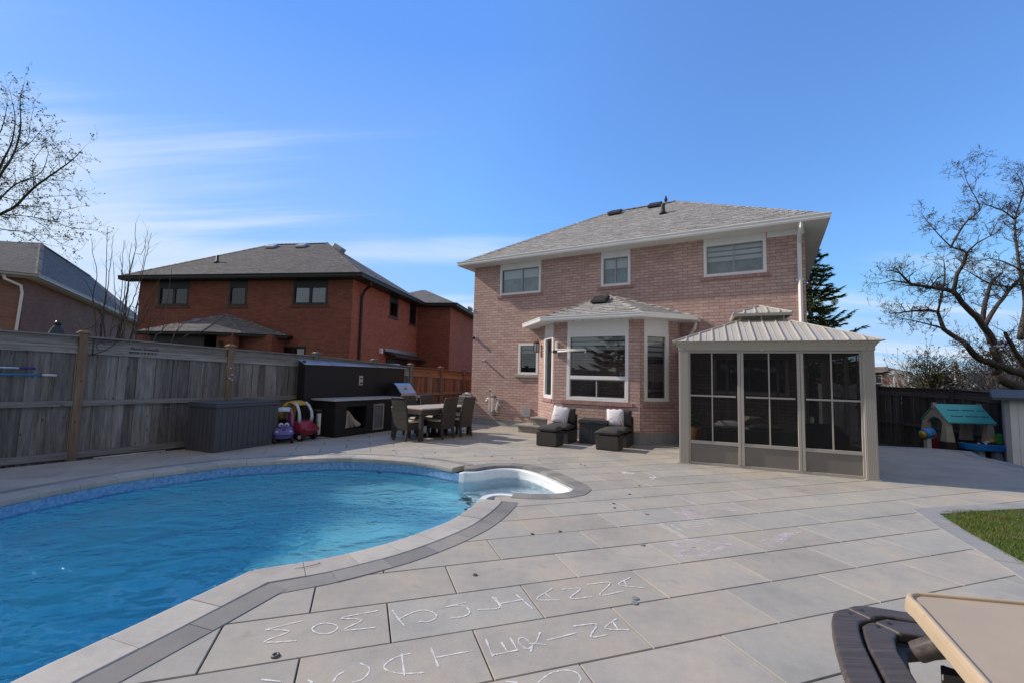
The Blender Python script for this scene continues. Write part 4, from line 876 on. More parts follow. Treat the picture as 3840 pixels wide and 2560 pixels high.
ds.tube([(dsx+.02, -OV-.03, ZE-.10), (dsx+.02, -OV-.03, ZE-.22), (dsx, -.24, ZE-.36), (dsx, -.055, ZE-.50), (dsx, -.055, .35), (dsx, -.10, .22)], .046, 4, smooth=False)
for z in (3.9, 1.9): ds.box(dsx-.075, dsx+.075, -.02, -.002, z, z+.05)
ds.build('downspout', 'white_paint', house, bevel=.006)
def on_roof(u, frac, zoff=0):
    v = ey0+frac*((ey1-ey0)/2); return Vector((u, v, ZE+(v-ey0)*.617+zoff))
slope = math.atan(.617)
def roof_vent(u, frac, parent, w_=.40, mat_='vent_black'):
    p = on_roof(u, frac); M = Matrix.Translation(p) @ Matrix.Rotation(slope, 4, 'X')
    vb = MB(); vb.box(-w_/2, w_/2, -.19, .19, 0, .05, M); vb.prism([(-w_/2-.03, -.24), (w_/2+.03, -.24), (w_/2+.03, .20), (-w_/2-.03, .20)], .052, .11, M, scale_top=.86)
    return vb.build('roof_vent', mat_, parent, bevel=.006)
roof_vent(3.86, .90, roof); roof_vent(5.22, .93, roof)
p = on_roof(5.72, .62); vb = MB(); vb.lathe([(.13, -.03), (.11, .03), (.065, .07), (.06, .30), (.045, .31)], 14, p); vb.build('vent_pipe', 'vent_black', roof)
bd = MB(); q = Vector(rb)+Vector((-.28, 0, .03)); bd.lathe([(.02, 0), (.055, .05), (.06, .10), (.03, .15), (.033, .19), (.01, .23)], 10, q)
# unseen wing added behind the main roof to shade the dark fence
fw_ = MB(); fw_.quad((2.0, HD, .19), (2.0, 13.5, .19), (2.0, 13.5, WT), (2.0, HD, WT)); fw_.quad((HW-.02, HD, .19), (HW-.02, 13.5, .19), (HW-.02, 13.5, WT), (HW-.02, HD, WT)); fw_.quad((2.0, 13.5, .19), (HW-.02, 13.5, .19), (HW-.02, 13.5, WT), (2.0, 13.5, WT)); fw_.build('shade_wing_wall', 'brick_pink', house)
fr_ = MB(); [fr_.poly(f_) for f_ in hip_roof(1.7, HW+.3, 4.2, 13.9, 5.26, .60)[3]]; fr_.build('wing_roof', 'shingle_grey', house)  # roof of the added wing, there for its shadow
# bay roof
K = (4.62, -.001, 3.90); BE = [(2.2, 0), (2.2, -.42), (3.34, -1.56), (5.97, -1.56), (6.96, -.57), (6.96, 0)]
br_ = MB(); zb = 3.12
for i in range(5): br_.poly([(*BE[i], zb), (*BE[i+1], zb), K])
bro = br_.build('bay_roof', 'shingle_grey', house)
cp_ = MB(); [caps(cp_, (*BE[i], zb), K, .11) for i in (1, 2, 3, 4)]; cp_.build('ridge_cap', 'shingle_grey', bro)
bs = MB(); bs.poly([(x, y, 3.019) for x, y in BE]); bs.poly([(x, y, 3.03) for x, y in BE]); bs.build('bay_soffit', 'soffit_white', house)
# slots in the bay soffit
sl = MB()
for k in range(9): sl.box(3.62+k*.25, 3.70+k*.25, -1.42, -1.41, 3.013, 3.017)
sl.build('soffit_slot', 'vent_black', house)
bg_ = MB(); bg_.sweep(BE, gutter_prof(.11, .09), False, zb+.006); bg_.build('bay_gutter', 'white_paint', house)
bd_ = MB(); bd_.tube([(6.93, -.10, 3.02), (6.90, -.10, 2.86), (6.78, -.055, 2.70), (6.78, -.055, .3)], .045, 4, smooth=False); bd_.build('bay_downspout', 'white_paint', house, bevel=.005)
tz = K[2]-.26; vb = MB(); M = Matrix.Translation((4.58, -.52, zb+(1.56-.52)/1.56*.78+.0)) @ Matrix.Rotation(math.atan(.5), 4, 'X')
vb.box(-.2, .2, -.19, .19, 0, .05, M); vb.prism([(-.23, -.24), (.23, -.24), (.23, .2), (-.23, .2)], .052, .11, M, scale_top=.86); vb.build('roof_vent', 'vent_black', bro, bevel=.006)
# bird figure on the ridge
o = bd.build('ridge_bird', 'bark', loc=(0, 0, 0)); o.matrix_world = Matrix.Translation(HL) @ Matrix.Rotation(HYAW, 4, 'Z'); tag(o, 'small dark bird perched on the top ridge of the pink brick house', 'bird')
# plumbing on the wall
def pipe(name, pts, r=.036, open_end=True, label=None):
    mp_ = MB(); mp_.tube(pts, r, 12)
    o = mp_.build(name, 'pvc_white', house)
    if open_end:
        d_ = MB(); a = Vector(pts[0]); b = Vector(pts[1]); dd = (a-b).normalized(); d_.tube([a+dd*.001, a+dd*.004], r*.72, 10); d_.build('pipe_mouth', 'cast_black', o)
        c_ = MB(); c_.tube([a-dd*.0, a-dd*.05], r*1.28, 12); c_.build('pipe_collar', 'pvc_white', o)
    if label: o['label'] = label
    return o
pipe('vent_elbow', [(.885, -.24, 1.085), (.885, -.15, 1.10), (.89, -.10, 1.07), (.90, -.09, .98), (.905, -.09, .56), (.905, -.09, .47), (.87, -.07, .43), (.83, -.01, .42)], label='tallest white plastic pipe')
pipe('vent_elbow', [(.70, -.10, .74), (.70, -.10, .80), (.725, -.10, .835), (.765, -.10, .84), (.80, -.10, .80), (.805, -.10, .74), (.81, -.09, .54), (.83, -.08, .46), (.86, -.03, .43)], label='hooked white plastic pipe')
pipe('vent_elbow', [(1.135, -.22, .835), (1.13, -.15, .83), (1.125, -.10, .80), (1.11, -.09, .72), (1.055, -.09, .55), (1.04, -.08, .47), (1.06, -.02, .43)], label='short slanted white plastic pipe')
bk = MB(); bk.box(.78, 1.0, -.05, -.001, .33, .50); bk.build('pipe_bracket', 'concrete', house)
cl_ = MB(); cl_.box(.845, .965, -.135, -.001, .90, .92); cl_.build('pipe_clamp', 'cast_black', house)
pipe('side_elbow', [(-.33, -.02, .55), (-.33, -.02, .85), (-.30, -.02, .93), (-.22, -.02, .95), (-.02, -.02, .95)], .045, False, 'white elbow pipe leaving the left side wall')
vb = MB(); vb.box(2.02, 2.25, -.09, -.001, .38, .61); vb.box(2.0, 2.27, -.11, -.091, .36, .63); vb.build('meter_box', 'concrete', house, bevel=.01)
# fittings that hang on the wall: things of their own
def on_house(name, label, cat, u, v, z, rz=0, group=None):
    q = HL+hx*u+hy*v; return thing(name, label, cat, (q.x, q.y, z), HYAW+rz, group)
t = on_house('security_camera', 'black dome security camera at the left edge of the pink brick wall', 'camera', .10, -.001, 2.80)
b_ = MB(); b_.lathe([(.055, 0), (.055, .03), (.03, .05)], 14, M=Matrix.Rotation(R(90), 4, 'X')); b_.build('camera_base', 'pvc_white', t)
b_ = MB(); b_.lathe([(.01, -.055), (.045, -.035), (.055, 0), (.045, .035), (.01, .055)], 14, (0, -.09, -.01)); b_.build('camera_dome', 'cast_black', t)
t = on_house('security_camera', 'small white bullet camera low on the pink brick wall above the pipes', 'camera', .50, -.001, 2.05)
b_ = MB(); b_.tube([(0, 0, 0), (0, -.05, 0)], .03, 12); b_.build('camera_base', 'pvc_white', t)
b_ = MB(); b_.tube([(0, -.05, 0), (.03, -.15, -.03)], .032, 12); h_ = b_.build('camera_body', 'pvc_white', t); b_ = MB(); b_.tube([(.0302, -.151, -.0302), (.033, -.158, -.033)], .022, 10); b_.build('lens', 'cast_black', h_)
t = on_house('flood_light', 'small grey flood light bracketed on the left corner of the pink house', 'floodlight', -.02, .05, 3.74)
b_ = MB(); b_.tube([(.02, 0, -.05), (-.06, -.03, -.03)], .02, 8); b_.build('bracket', 'pvc_white', t)
b_ = MB(); b_.box(-.09, .09, -.03, .03, -.06, .06, Matrix.Translation((-.12, -.06, .03)) @ Matrix.Rotation(R(25), 4, 'Y') @ Matrix.Rotation(R(30), 4, 'X')); b_.build('lamp_head', 'steel_dull', t, bevel=.008)
t = on_house('wall_lantern', 'black metal and glass carriage lantern beside the kitchen window', 'lantern', 2.62, -.46, 2.27, R(-20))
b_ = MB(); b_.box(-.06, .06, -.06, .06, .265, .28); b_.prism([(-.075, -.075), (.075, -.075), (.075, .075), (-.075, .075)], .281, .32, scale_top=.45); b_.box(-.06, .06, -.06, .06, 0, .015)
for x in (-.057, .057):
    for y in (-.057, .057): b_.box(x-.006, x+.006, y-.006, y+.006, .015, .265)
b_.tube([(0, 0, .32), (0, .03, .36), (0, .10, .36), (.02, .20, .30)], .009, 6); b_.box(-.03, .07, .19, .205, .12, .34); b_.build('lantern_cage', 'cast_black', t)
b_ = MB(); b_.box(-.05, .05, -.05, .05, .02, .26); b_.build('lantern_glass', 'glass_smoke', t); b_ = MB(); b_.lathe([(.016, .02), (.016, .13), (.012, .16)], 10); b_.build('bulb', 'pvc_white', t)
t = on_house('folding_clothes_line', 'white folding arm clothes line fixed to the brick pier left of the bay window', 'clothes line', 3.60, -1.153, 2.14)
b_ = MB(); b_.box(-.035, .035, -.07, 0, 0, .36); b_.build('wall_bracket', 'white_paint', t, bevel=.012)
b_ = MB(); b_.tube([(.02, -.09, .10), (.86, -.16, .135)], .024, 10); b_.tube([(.86, -.16, .145), (.875, -.17, .10), (.84, -.16, .06)], .014, 8); b_.tube([(.0, -.10, .155), (.85, -.17, .155)], .012, 8); b_.build('arm', 'white_paint', t)
b_ = MB(); b_.box(-.16, .01, -.125, -.085, .09, .115); b_.box(-.07, 0.03, -.13, -.071, .06, .14); b_.build('clamp', 'cast_black', t, bevel=.004)
# stone steps against the bay
t = on_house('stone_steps', 'two grey stone steps against the left side of the bay', 'steps', 0, 0, 0)
b_ = MB(); b_.box(2.32, 3.25, -.92, -.30, 0, .165); b_.box(2.72, 3.25, -.80, -.30, .215, .385); b_.build('riser', 'step_stone', t, bevel=.008)
b_ = MB(); b_.box(2.24, 3.25, -.99, -.30, .166, .214); b_.build('tread', 'step_stone', t, bevel=.01)
b_ = MB(); b_.box(2.66, 3.25, -.87, -.30, .386, .435); b_.build('tread', 'step_stone', t, bevel=.01)
# side gate between the left fence and the house
t = on_house('side_gate', 'reddish wooden side gate between the fence and the left corner of the pink house', 'gate', -1.15, 3.2, 0)
gb = MB()
for k in range(8): gb.box(k*.14, k*.14+.125, 0, .02, .02, 1.62)
gb.build('boards', 'wood_red', t); gb = MB(); gb.box(0, 1.12, -.03, -.001, 1.5, 1.6); gb.box(0, 1.12, -.03, -.001, .3, .4); gb.build('rail', 'wood_red_rail', t)
# ------------------------------------------------------------------ gazebo
GZ = Vector((3.234, 8.545, 0)); GA = -.4006; GW, GD = 3.05, 2.75
gz = thing('gazebo', 'taupe metal screened gazebo with two-tier standing seam roof beside the pink house', 'gazebo', GZ, GA)
def corner_post(x, y):
    p = MB(); s_ = .17
    p.box(x, x+s_, y, y+s_, .012, 2.13)
    for k in range(6): p.box(x+.020+k*.024, x+.030+k*.024, y-.006, y-.0005, .02, 2.125) if y < 1 else None
    for k in range(6): p.box(x+(-.006 if x < 1 else s_+.0005), x+(-.0005 if x < 1 else s_+.006), y+.020+k*.024, y+.030+k*.024, .02, 2.125)
    o = p.build('post', 'metal_taupe', gz, bevel=.004)
    b = MB(); b.box(x-.03, x+s_+.03, y-.03, y+s_+.03, .003, .0115); b.build('foot_plate', 'metal_taupe', o)
for x in (0, GW-.17):
    for y in (0, GD-.17): corner_post(x, y)
def panel_wall(M, W_, n, name='front'):
    """frames, screens and kick panels of one side: x runs along it, outside is -y"""
    inner = W_-.34; mw = .10; pw = (inner-(n-1)*mw)/n
    fr = MB(); fr.box(.17, W_-.17, .03, .08, .0, .05, M); fr.box(.17, W_-.17, .03, .08, 2.085, 2.13, M)
    for k in range(n):
        x0 = .17+k*(pw+mw); x1 = x0+pw
        if k < n-1: fr.box(x1, x1+mw*.47, .022, .09, .051, 2.084, M); fr.box(x1+mw*.53, x1+mw, .022, .09, .051, 2.084, M)
        if k == 0: fr.box(x0, x0+.03, .03, .08, .051, 2.084, M)
        if k == n-1: fr.box(x1-.03, x1, .03, .08, .051, 2.084, M)
        fr.box(x0+.001, x1-.001, .035, .075, .385, .445, M)
        sc = MB(); sc.box(x0+.0, x1, .060, .063, .446, 2.084, M); sc.build('screen', 'screen_mesh', gz)
        kp = MB(); kp.box(x0+.0, x1, .050, .06, .052, .384, M); kp.build('kick_panel', 'gazebo_panel', gz)
        mu = MB(); xm = (x0+x1)/2-.01; mu.box(xm-.011, xm+.011, .045, .058, .446, 2.084, M); mu.box(x0+.03, x1-.03, .040, .0575, 1.265, 1.295, M); mu.build('screen_bar', 'metal_taupe', gz)
    fr.build('panel_frame', 'metal_taupe', gz, bevel=.004)
I4 = Matrix.Identity(4)
panel_wall(I4, GW, 3)
panel_wall(Matrix(((0, 1, 0, 0), (-1, 0, 0, GD), (0, 0, 1, 0), (0, 0, 0, 1))), GD, 2)
panel_wall(Matrix(((0, -1, 0, GW), (1, 0, 0, 0), (0, 0, 1, 0), (0, 0, 0, 1))), GD, 2)
# the back side is open towards the house, between slim mullions
bk = MB(); bk.box(.17, GW-.17, GD-.08, GD-.03, 2.085, 2.13)
for x in (.95, 2.0): bk.box(x, x+.05, GD-.08, GD-.03, 0.0, 2.084)
bk.build('panel_frame', 'metal_taupe', gz)
co = MB()
gp = [(0, 0), (GW, 0), (GW, GD), (0, GD)]
co.sweep([(p[0], p[1]) for p in gp], [(-.03, 2.131), (.012, 2.131), (.012, 2.20), (.022, 2.205), (.035, 2.235), (.055, 2.262), (.085, 2.280), (.125, 2.286), (.125, 2.296), (-.03, 2.296)], True)
o = co.build('cornice', 'metal_taupe', gz, bevel=.003)
sc = MB()
for x in (.10, GW-.10): sc.lathe([(.012, -.004), (.010, .0)], 10, M=Matrix.Translation((x, -.012, 2.16)) @ Matrix.Rotation(R(90), 4, 'X'))
sc.build('bolt', 'cast_black', o); sc = MB(); sc.box(1.39, 1.42, -.0145, -.0125, 2.136, 2.150); sc.build('tag', 'white_paint', o)
def seam_roof(x0, x1, y0, y1, z0, tan, ztop, name, nf, ns, parent, cap=True):
    cx, cy = (x0+x1)/2, (y0+y1)/2; hw = (x1-x0)/2; hd = (y1-y0)/2
    t = (ztop-z0)/tan; kx = max(.01, 1-t/hw) if False else None
    rise = min(ztop-z0, 1e9); fr_ = rise/(min(hw, hd)*tan); fr_ = min(.97, fr_)
    tx0, tx1 = x0+hw*fr_, x1-hw*fr_; ty0, ty1 = y0+hd*fr_, y1-hd*fr_; zt = z0+min(hw, hd)*tan*fr_
    B_ = [(x0, y0), (x1, y0), (x1, y1), (x0, y1)]; T_ = [(tx0, ty0), (tx1, ty0), (tx1, ty1), (tx0, ty1)]
    rf = MB()
    for i in range(4):
        j = (i+1) % 4; rf.poly([(*B_[i], z0), (*B_[j], z0), (*T_[j], zt), (*T_[i], zt)])
    rf.poly([(*p, zt) for p in T_]); o = rf.build(name, 'metal_taupe_roof', parent)
    sm = MB(); thin = MB()
    for i in range(4):
        j = (i+1) % 4; a, b, c_, d = Vector((*B_[i], z0)), Vector((*B_[j], z0)), Vector((*T_[j], zt)), Vector((*T_[i], zt))
        L_ = (b-a).length; e = (b-a).normalized(); n_ = e.cross(d-a).normalized()
        if n_.z < 0: n_ = -n_
        upd = n_.cross(e).normalized()
        if upd.z < 0: upd = -upd
        H_ = abs((d-a).dot(upd)); sa = (d-a).dot(e); sb = (c_-a).dot(e)
        N_ = nf if i % 2 == 0 else ns
        for k in range(1, 2*N_):
            s_ = L_*k/(2*N_)
            if s_ < sa: hh = H_*s_/sa
            elif s_ > sb: hh = H_*(L_-s_)/(L_-sb)
            else: hh = H_
            if hh < .05: continue
            big = k % 2 == 0; wd = .013 if big else .004; ht = .024 if big else .007
            p0 = a+e*s_; p1 = p0+upd*(hh-.004)
            vs = [p0-e*wd, p0+e*wd, p0+e*wd*.7+n_*ht, p0-e*wd*.7+n_*ht, p1-e*wd, p1+e*wd, p1+e*wd*.7+n_*ht, p1-e*wd*.7+n_*ht]
            (sm if big else thin).add(vs, [(0, 1, 2, 3), (7, 6, 5, 4), (1, 5, 6, 2), (3, 7, 4, 0), (2, 6, 7, 3)])
    for i in range(4):
        a, b = Vector((*B_[i], z0+.006)), Vector((*T_[i], zt+.012)); sm.tube([a, b], .021, 6, smooth=False)
    sm.v += []; sm.build('roof_seam', 'metal_taupe_roof', o); thin.build('roof_crease', 'metal_taupe_roof', o)
    return o, T_, zt
ro, T_, zt = seam_roof(-.10, GW+.10, -.10, GD+.10, 2.29, .455, 2.86, 'roof', 14, 12, gz)
# cupola
cu0, cu1, cv0, cv1 = 1.525-.52, 1.525+.52, 1.375-.47, 1.375+.47
cb = MB()
for x in (cu0+.13, 1.525, cu1-.13):
    for y in (cv0+.10, cv1-.10): cb.box(x-.015, x+.015, y-.015, y+.015, 2.78, 2.92)
for y in (cv0+.2, cv1-.2): cb.box(cu0+.15, cu1-.15, y-.005, y+.005, 2.80, 2.90)
cb.build('cupola_frame', 'metal_taupe', gz)
cr2, _, _ = seam_roof(cu0, cu1, cv0, cv1, 2.935, .43, 3.13, 'cupola_roof', 5, 4, gz)
cf = MB(); cf.sweep([(cu0, cv0), (cu1, cv0), (cu1, cv1), (cu0, cv1)], [(-.03, 2.88), (.004, 2.88), (.012, 2.934), (-.03, 2.934)], True); cf.build('cupola_fascia', 'metal_taupe', gz)
def in_gz(name, label, cat, x, y, rz=0, z=0, group=None):
    q = Matrix.Rotation(GA, 4, 'Z') @ Vector((x, y, 0)); return thing(name, label, cat, (GZ.x+q.x, GZ.y+q.y, z), GA+rz, group)
# furniture behind the screens
t = in_gz('outdoor_sofa', 'dark wicker sofa with grey cushions behind the middle and left gazebo screens', 'sofa', .45, .42)
b = MB(); b.box(0, 1.55, 0, .75, .05, .32); b.box(0, 1.55, 0, .12, .32, .66); b.box(0, .12, .12, .75, .32, .55); b.build('frame', 'wicker_grey', t, bevel=.02)
for k in range(2):
    b = MB(); cushion(b, .14+k*.70, .82+k*.70, .14, .74, .33, .45, .02); b.build('seat_cushion', 'cushion_dark', t)
t2 = in_gz('throw_pillow', 'pale pillow lying along the back of the gazebo sofa at left', 'pillow', .62, .46, 0, .66)
b = MB(); cushion(b, 0, .52, 0, .34, 0, .09, .05); b.build('pillow_body', 'pillow_leaf', t2)
t2 = in_gz('throw_pillow', 'grey pillow lying on the gazebo sofa behind the middle screen', 'pillow', 1.25, .50, .1, .66)
b = MB(); cushion(b, 0, .55, 0, .28, 0, .07, .03); b.build('pillow_body', 'curtain_dark', t2)
t = in_gz('outdoor_armchair', 'dark armchair with black cushions behind the right gazebo screen', 'armchair', 2.02, .55)
b = MB(); b.box(0, .80, 0, .72, .05, .32); b.box(0, .80, 0, .12, .32, .66); b.box(0, .10, .12, .72, .32, .56); b.box(.70, .80, .12, .72, .32, .56); b.build('frame', 'wicker_grey', t, bevel=.02)
b = MB(); cushion(b, .11, .69, .13, .71, .33, .47, .03); cushion(b, .08, .72, .0, .2, .60, .80, .03); b.build('cushion', 'plastic_charcoal', t)
t = in_gz('coffee_table', 'low dark coffee table inside the gazebo', 'coffee table', 1.0, 1.45)
b = MB(); b.box(0, .9, 0, .5, .38, .42); b.build('top', 'wicker_grey', t, bevel=.008)
for x in (0, .84):
    for y in (0, .44):
        b = MB(); b.box(x, x+.06, y, y+.06, 0, .38); b.build('leg', 'wicker_grey', t)
t = in_gz('potted_plant', 'green leafy plant in an orange woven pot behind the left gazebo screen', 'plant', .29, .60)
b = MB(); b.lathe([(.075, 0), (.10, .04), (.115, .30), (.10, .31)], 16, (0, 0, .32)); b.build('pot', 'terracotta_woven', t)
b = MB(); b.box(-.16, .16, -.16, .16, 0, .315); b.build('stand', 'wicker_grey', t)
b = MB(); rg = random.Random(4)
for k in range(170):
    a = rg.uniform(0, 6.28); r_ = rg.uniform(.0, .17); z = .66+rg.uniform(0, .26); p = Vector((r_*math.cos(a), r_*math.sin(a), z)); d = Vector((math.cos(a), math.sin(a), rg.uniform(-.2, .9))).normalized()*rg.uniform(.05, .09); s_ = d.cross(Vector((0, 0, 1))).normalized()*.016
    b.add([p, p+d*.5+s_, p+d, p+d*.5-s_], [(0, 1, 2, 3)])
for k in range(9):
    a = k*.7; b.tube([(0, 0, .60), (.08*math.cos(a), .08*math.sin(a), .75), (.12*math.cos(a), .12*math.sin(a), .86)], .004, 4)
b.build('leaves', 'plant_leaf', t)
t = in_gz('toy_cottage', 'small beige toy cottage with curved roof on a table inside the gazebo', 'toy', 1.42, 1.72, .3, .42)
b = MB(); b.box(-.15, .15, -.1, .1, 0, .26); b.build('cottage_body', 'toy_beige', t, bevel=.02)
b = MB(); b.tube([(-.26, -.14, .26), (-.12, -.14, .36), (.05, -.14, .39), (.25, -.14, .28)], .03, 8); b.prism([(-.26, .0), (.26, .0), (.14, .13), (-.12, .15)], -.14, .14, Matrix.Translation((0, 0, .26)) @ Matrix.Rotation(R(90), 4, 'X')); b.build('cottage_roof', 'toy_beige', t, bevel=.01)
# pale gate seen through the gazebo
gt = thing('wooden_gate', 'pale grey wooden gate with a diagonal brace seen through the right gazebo screen', 'gate', (8.80, 12.75, -.05), R(-20))
b = MB()
for k in range(7): b.box(.02+k*.135, .15+k*.135, 0, .02, .03, 1.62+.04*math.sin(k*1.05))
b.build('boards', 'wood_pale', gt)
b = MB(); b.box(0, .98, -.04, -.001, 1.42, 1.53); b.box(0, .98, -.04, -.001, .2, .31)
b.prism([(.06, .31), (.20, .31), (.90, 1.42), (.76, 1.42)], .0005, .035, Matrix.Rotation(R(90), 4, 'X')); b.build('brace', 'wood_pale', gt)
b = MB(); b.box(.88, .96, -.06, -.041, .95, 1.03); b.tube([(.92, -.05, 1.0), (.92, -.10, 1.0), (.92, -.10, .88)], .008, 6); b.build('latch', 'cast_black', gt)
# ------------------------------------------------------------------ fences
def fence(name, label, origin, az, stations, zb, mats, mid=.94, capmat=None, posts=True, seedv=1, cats='fence', skip=(), thk=1.0, midoff=.0, side=1):
    """stations: (s, ztop, base); boards stand on the -y side"""
    rg = random.Random(seedv); t = thing(name, label, cats, origin, az)
    for i in range(len(stations)-1):
        s0, z0 = stations[i][:2]; s1, z1 = stations[i+1][:2]; st_ = stations[i][2] if len(stations[i]) > 2 else mats
        bm_, rm_, pm_ = st_
        bd = MB(); s = s0+.07; k = 0
        while s < s1-.06:
            w_ = min(.142, s1-.06-s); zt_ = z0+(z1-z0)*((s-s0)/(s1-s0))-.30
            off = .0 if k % 2 else .022
            dzb = rg.uniform(-.01, .01)
            bd.box(s-(.010 if k % 2 == 0 else -.006), s+w_+(.010 if k % 2 == 0 else -.006), -.028+off+rg.uniform(-.002, .002), -.010+off, zb-.03+dzb, zt_+.02); s += w_; k += 1
        bd.build('boards', bm_, t)
        tp = MB()
        def slab(a, b, ya, yb): # sloping horizontal timber from s0 to s1
            o_ = len(tp.v); vs = []
            e0, e1 = s0+.062, s1-.062
            for s_, zz in ((e0, z0), (e1, z1)):
                vs += [(s_, ya, zz+a), (s_, yb, zz+a), (s_, yb, zz+b), (s_, ya, zz+b)]
            tp.add(vs, [(3, 2, 1, 0), (4, 5, 6, 7), (0, 1, 5, 4), (1, 2, 6, 5), (2, 3, 7, 6), (3, 0, 4, 7)])
        slab(-.026, 0, -.075, .065); slab(-.18, -.028, -.022, .004); slab(-.215, -.182, -.06, .02); slab(-.305, -.217, -.05, -.012)
        tp.build('top_rail', rm_, t)
        ml = MB(); zm = mid+(z0+z1)/2*0
        ml.box(s0+.062, s1-.062, -.068, -.031, zm-.045, zm+.045); ml.build('mid_rail', rm_, t)
        ml = MB(); ml.box(s0+.062, s1-.062, -.068, -.031, zb+.11, zb+.22); ml.build('bottom_rail', rm_, t)
    for i, st_ in enumerate(stations):
        s, z = st_[:2]; pmm = st_[3] if len(st_) > 3 else mats[2]
        pb = MB(); pb.box(s-.06, s+.06, -.085, .035, zb-.02, z+.045); p = pb.build('post', pmm, t, bevel=.006)
        cb = MB(); cb.prism([(s-.085, -.11), (s+.085, -.11), (s+.085, .06), (s-.085, .06)], z+.046, z+.066); cb.prism([(s-.075, -.10), (s+.075, -.10), (s+.075, .05), (s-.075, .05)], z+.0665, z+.095, scale_top=.45); cb.build('post_cap', pmm, p)
    return t
G3 = ('wood_grey', 'wood_grey_rail', 'wood_grey'); R3 = ('wood_red', 'wood_red_rail', 'wood_red')
lf = fence('wooden_fence', 'long weathered grey board fence along the left side of the pool', F0, FA,
      [(-13.9, 2.12, G3), (-11.6, 2.12, G3), (-9.3, 2.10, G3), (-7.0, 2.10, G3), (-4.6, 2.10, G3), (-2.33, 2.10, G3), (-.05, 2.075, G3, 'wood_tan'), (2.33, 2.01, G3, 'wood_tan'), (4.38, 1.97, G3), (6.22, 1.88, G3), (7.69, 1.80, R3), (9.12, 1.75, R3, 'wood_red'), (10.37, 1.70, R3, 'wood_red'), (12.2, 1.68, R3, 'wood_red')], -.12, G3, mid=.92)
FR = Vector((14.5, 17.5, 0)); fa2 = math.atan2(12.4-17.5, 13.8-14.5)
D3 = ('wood_dark', 'wood_dark_rail', 'wood_dark')
L2 = math.hypot(.7, 5.1)
rf_ = fence('wooden_fence', 'dark weathered board fence behind the toy playhouse on the right', FR, fa2,
      [(-4.6, 1.56, D3), (-2.3, 1.54, D3), (.0, 1.52, D3), (3.45, 1.50, D3), (5.9, 1.40, D3), (8.2, 1.38, D3)], -.76, D3, mid=.19, seedv=5)
# the low timber edging at the foot of the dark fence
t = thing('timber_edging', 'long grey timber lying along the foot of the dark fence', 'timber', (12.70, 15.0, -.62), math.atan2(-5, -.55)+.02)
b = MB(); b.box(0, 6.5, -.05, .05, 0, .16); b.build('beam', 'wood_grey_rail', t, bevel=.01)
# back fence and hedge behind the camera (seen only mirrored in the windows)
bf = fence('wooden_fence', 'weathered back fence behind the viewer', Vector((6.5, -7.5, 0)), math.pi-.35, [(0, 1.9, G3), (2.4, 1.9, G3), (4.8, 1.9, G3), (7.2, 1.9, G3), (9.6, 1.9, G3), (12, 1.9, G3), (14.4, 1.9, G3)], -.12, G3, seedv=9)
# things on the left fence
def on_fence(name, label, cat, s, y, z, group=None, rz=0):
    q = F0+fd*s+fn*y; return thing(name, label, cat, (q.x, q.y, z), FA+rz, group)
t = on_fence('pool_pole', 'white pole with a navy tip hanging on the left fence above the blue one', 'pole', 0, -.10, 0, 'pool poles on the fence')
b = MB(); b.tube([(-2.6, 0, 1.535), (-.78, 0, 1.50)], .014, 10); b.build('shaft', 'pole_white', t)
b = MB(); b.tube([(-.779, 0, 1.50), (-.60, 0, 1.497)], .018, 10); b.build('grip', 'pole_navy', t)
b = MB(); b.box(-1.02, -.99, -.03, .07, 1.46, 1.56); b.build('hook', 'cast_black', t)
t = on_fence('pool_pole', 'blue telescopic pool pole with white ends hanging on the left fence', 'pole', 0, -.10, 0, 'pool poles on the fence')
b = MB(); b.tube([(-1.72, 0, 1.405), (-.52, 0, 1.395)], .015, 10); b.tube([(-2.9, 0, 1.42), (-1.93, 0, 1.408)], .015, 10); b.build('shaft', 'pole_blue', t)
b = MB(); b.tube([(-.519, 0, 1.395), (-.35, 0, 1.39)], .020, 10); b.tube([(-1.93, 0, 1.408), (-1.72, 0, 1.405)], .026, 10); b.build('grip', 'pole_white', t)
b = MB(); b.box(-1.02, -.99, -.03, .07, 1.36, 1.44); b.build('hook', 'cast_black', t)
# towel rack sign
t = on_fence('towel_rack', 'small dark towel hook sign fixed below the fence top, reading Pool Towels', 'towel rack', .78, -.045, 1.90)
b = MB(); b.box(-.20, .24, -.012, .0, -.075, -.045)
for k in range(8): b.tube([(-.18+k*.055, -.013, -.06), (-.18+k*.055, -.03, -.10), (-.18+k*.055, -.045, -.09)], .006, 5)
b.build('hook_bar', 'cast_black', t)
def text_obj(txt, size, name, mat, parent, M, ext=.004):
    cu = bpy.data.curves.new(name, 'FONT'); cu.body = txt; cu.size = size; cu.extrude = ext; cu.align_x = 'CENTER'
    o_ = bpy.data.objects.new(name, cu); S.collection.objects.link(o_)
    dg = bpy.context.evaluated_depsgraph_get(); me = bpy.data.meshes.new_from_object(o_.evaluated_get(dg)); bpy.data.objects.remove(o_); 
    me.transform(M); o2 = bpy.data.objects.new(name, me); S.collection.objects.link(o2); me.materials.clear(); me.materials.append(MATS[mat]); o2.parent = parent; return o2
text_obj('Pool', .085, 'lettering', 'cast_black', t, Matrix.Translation((-.10, -.008, -.03)) @ Matrix.Rotation(R(90), 4, 'X'))
text_obj('Towels', .085, 'lettering', 'cast_black', t, Matrix.Translation((.13, -.008, -.03)) @ Matrix.Rotation(R(90), 4, 'X'))
t = on_fence('iron_bracket', 'black scrolled iron hanging bracket beside the tan fence post', 'bracket', .02, -.10, 1.86)
b = MB(); b.tube([(.05, 0, .17), (.42, 0, .16)], .010, 6); b.tube([(.05, 0, .17), (.05, 0, -.12)], .010, 6)
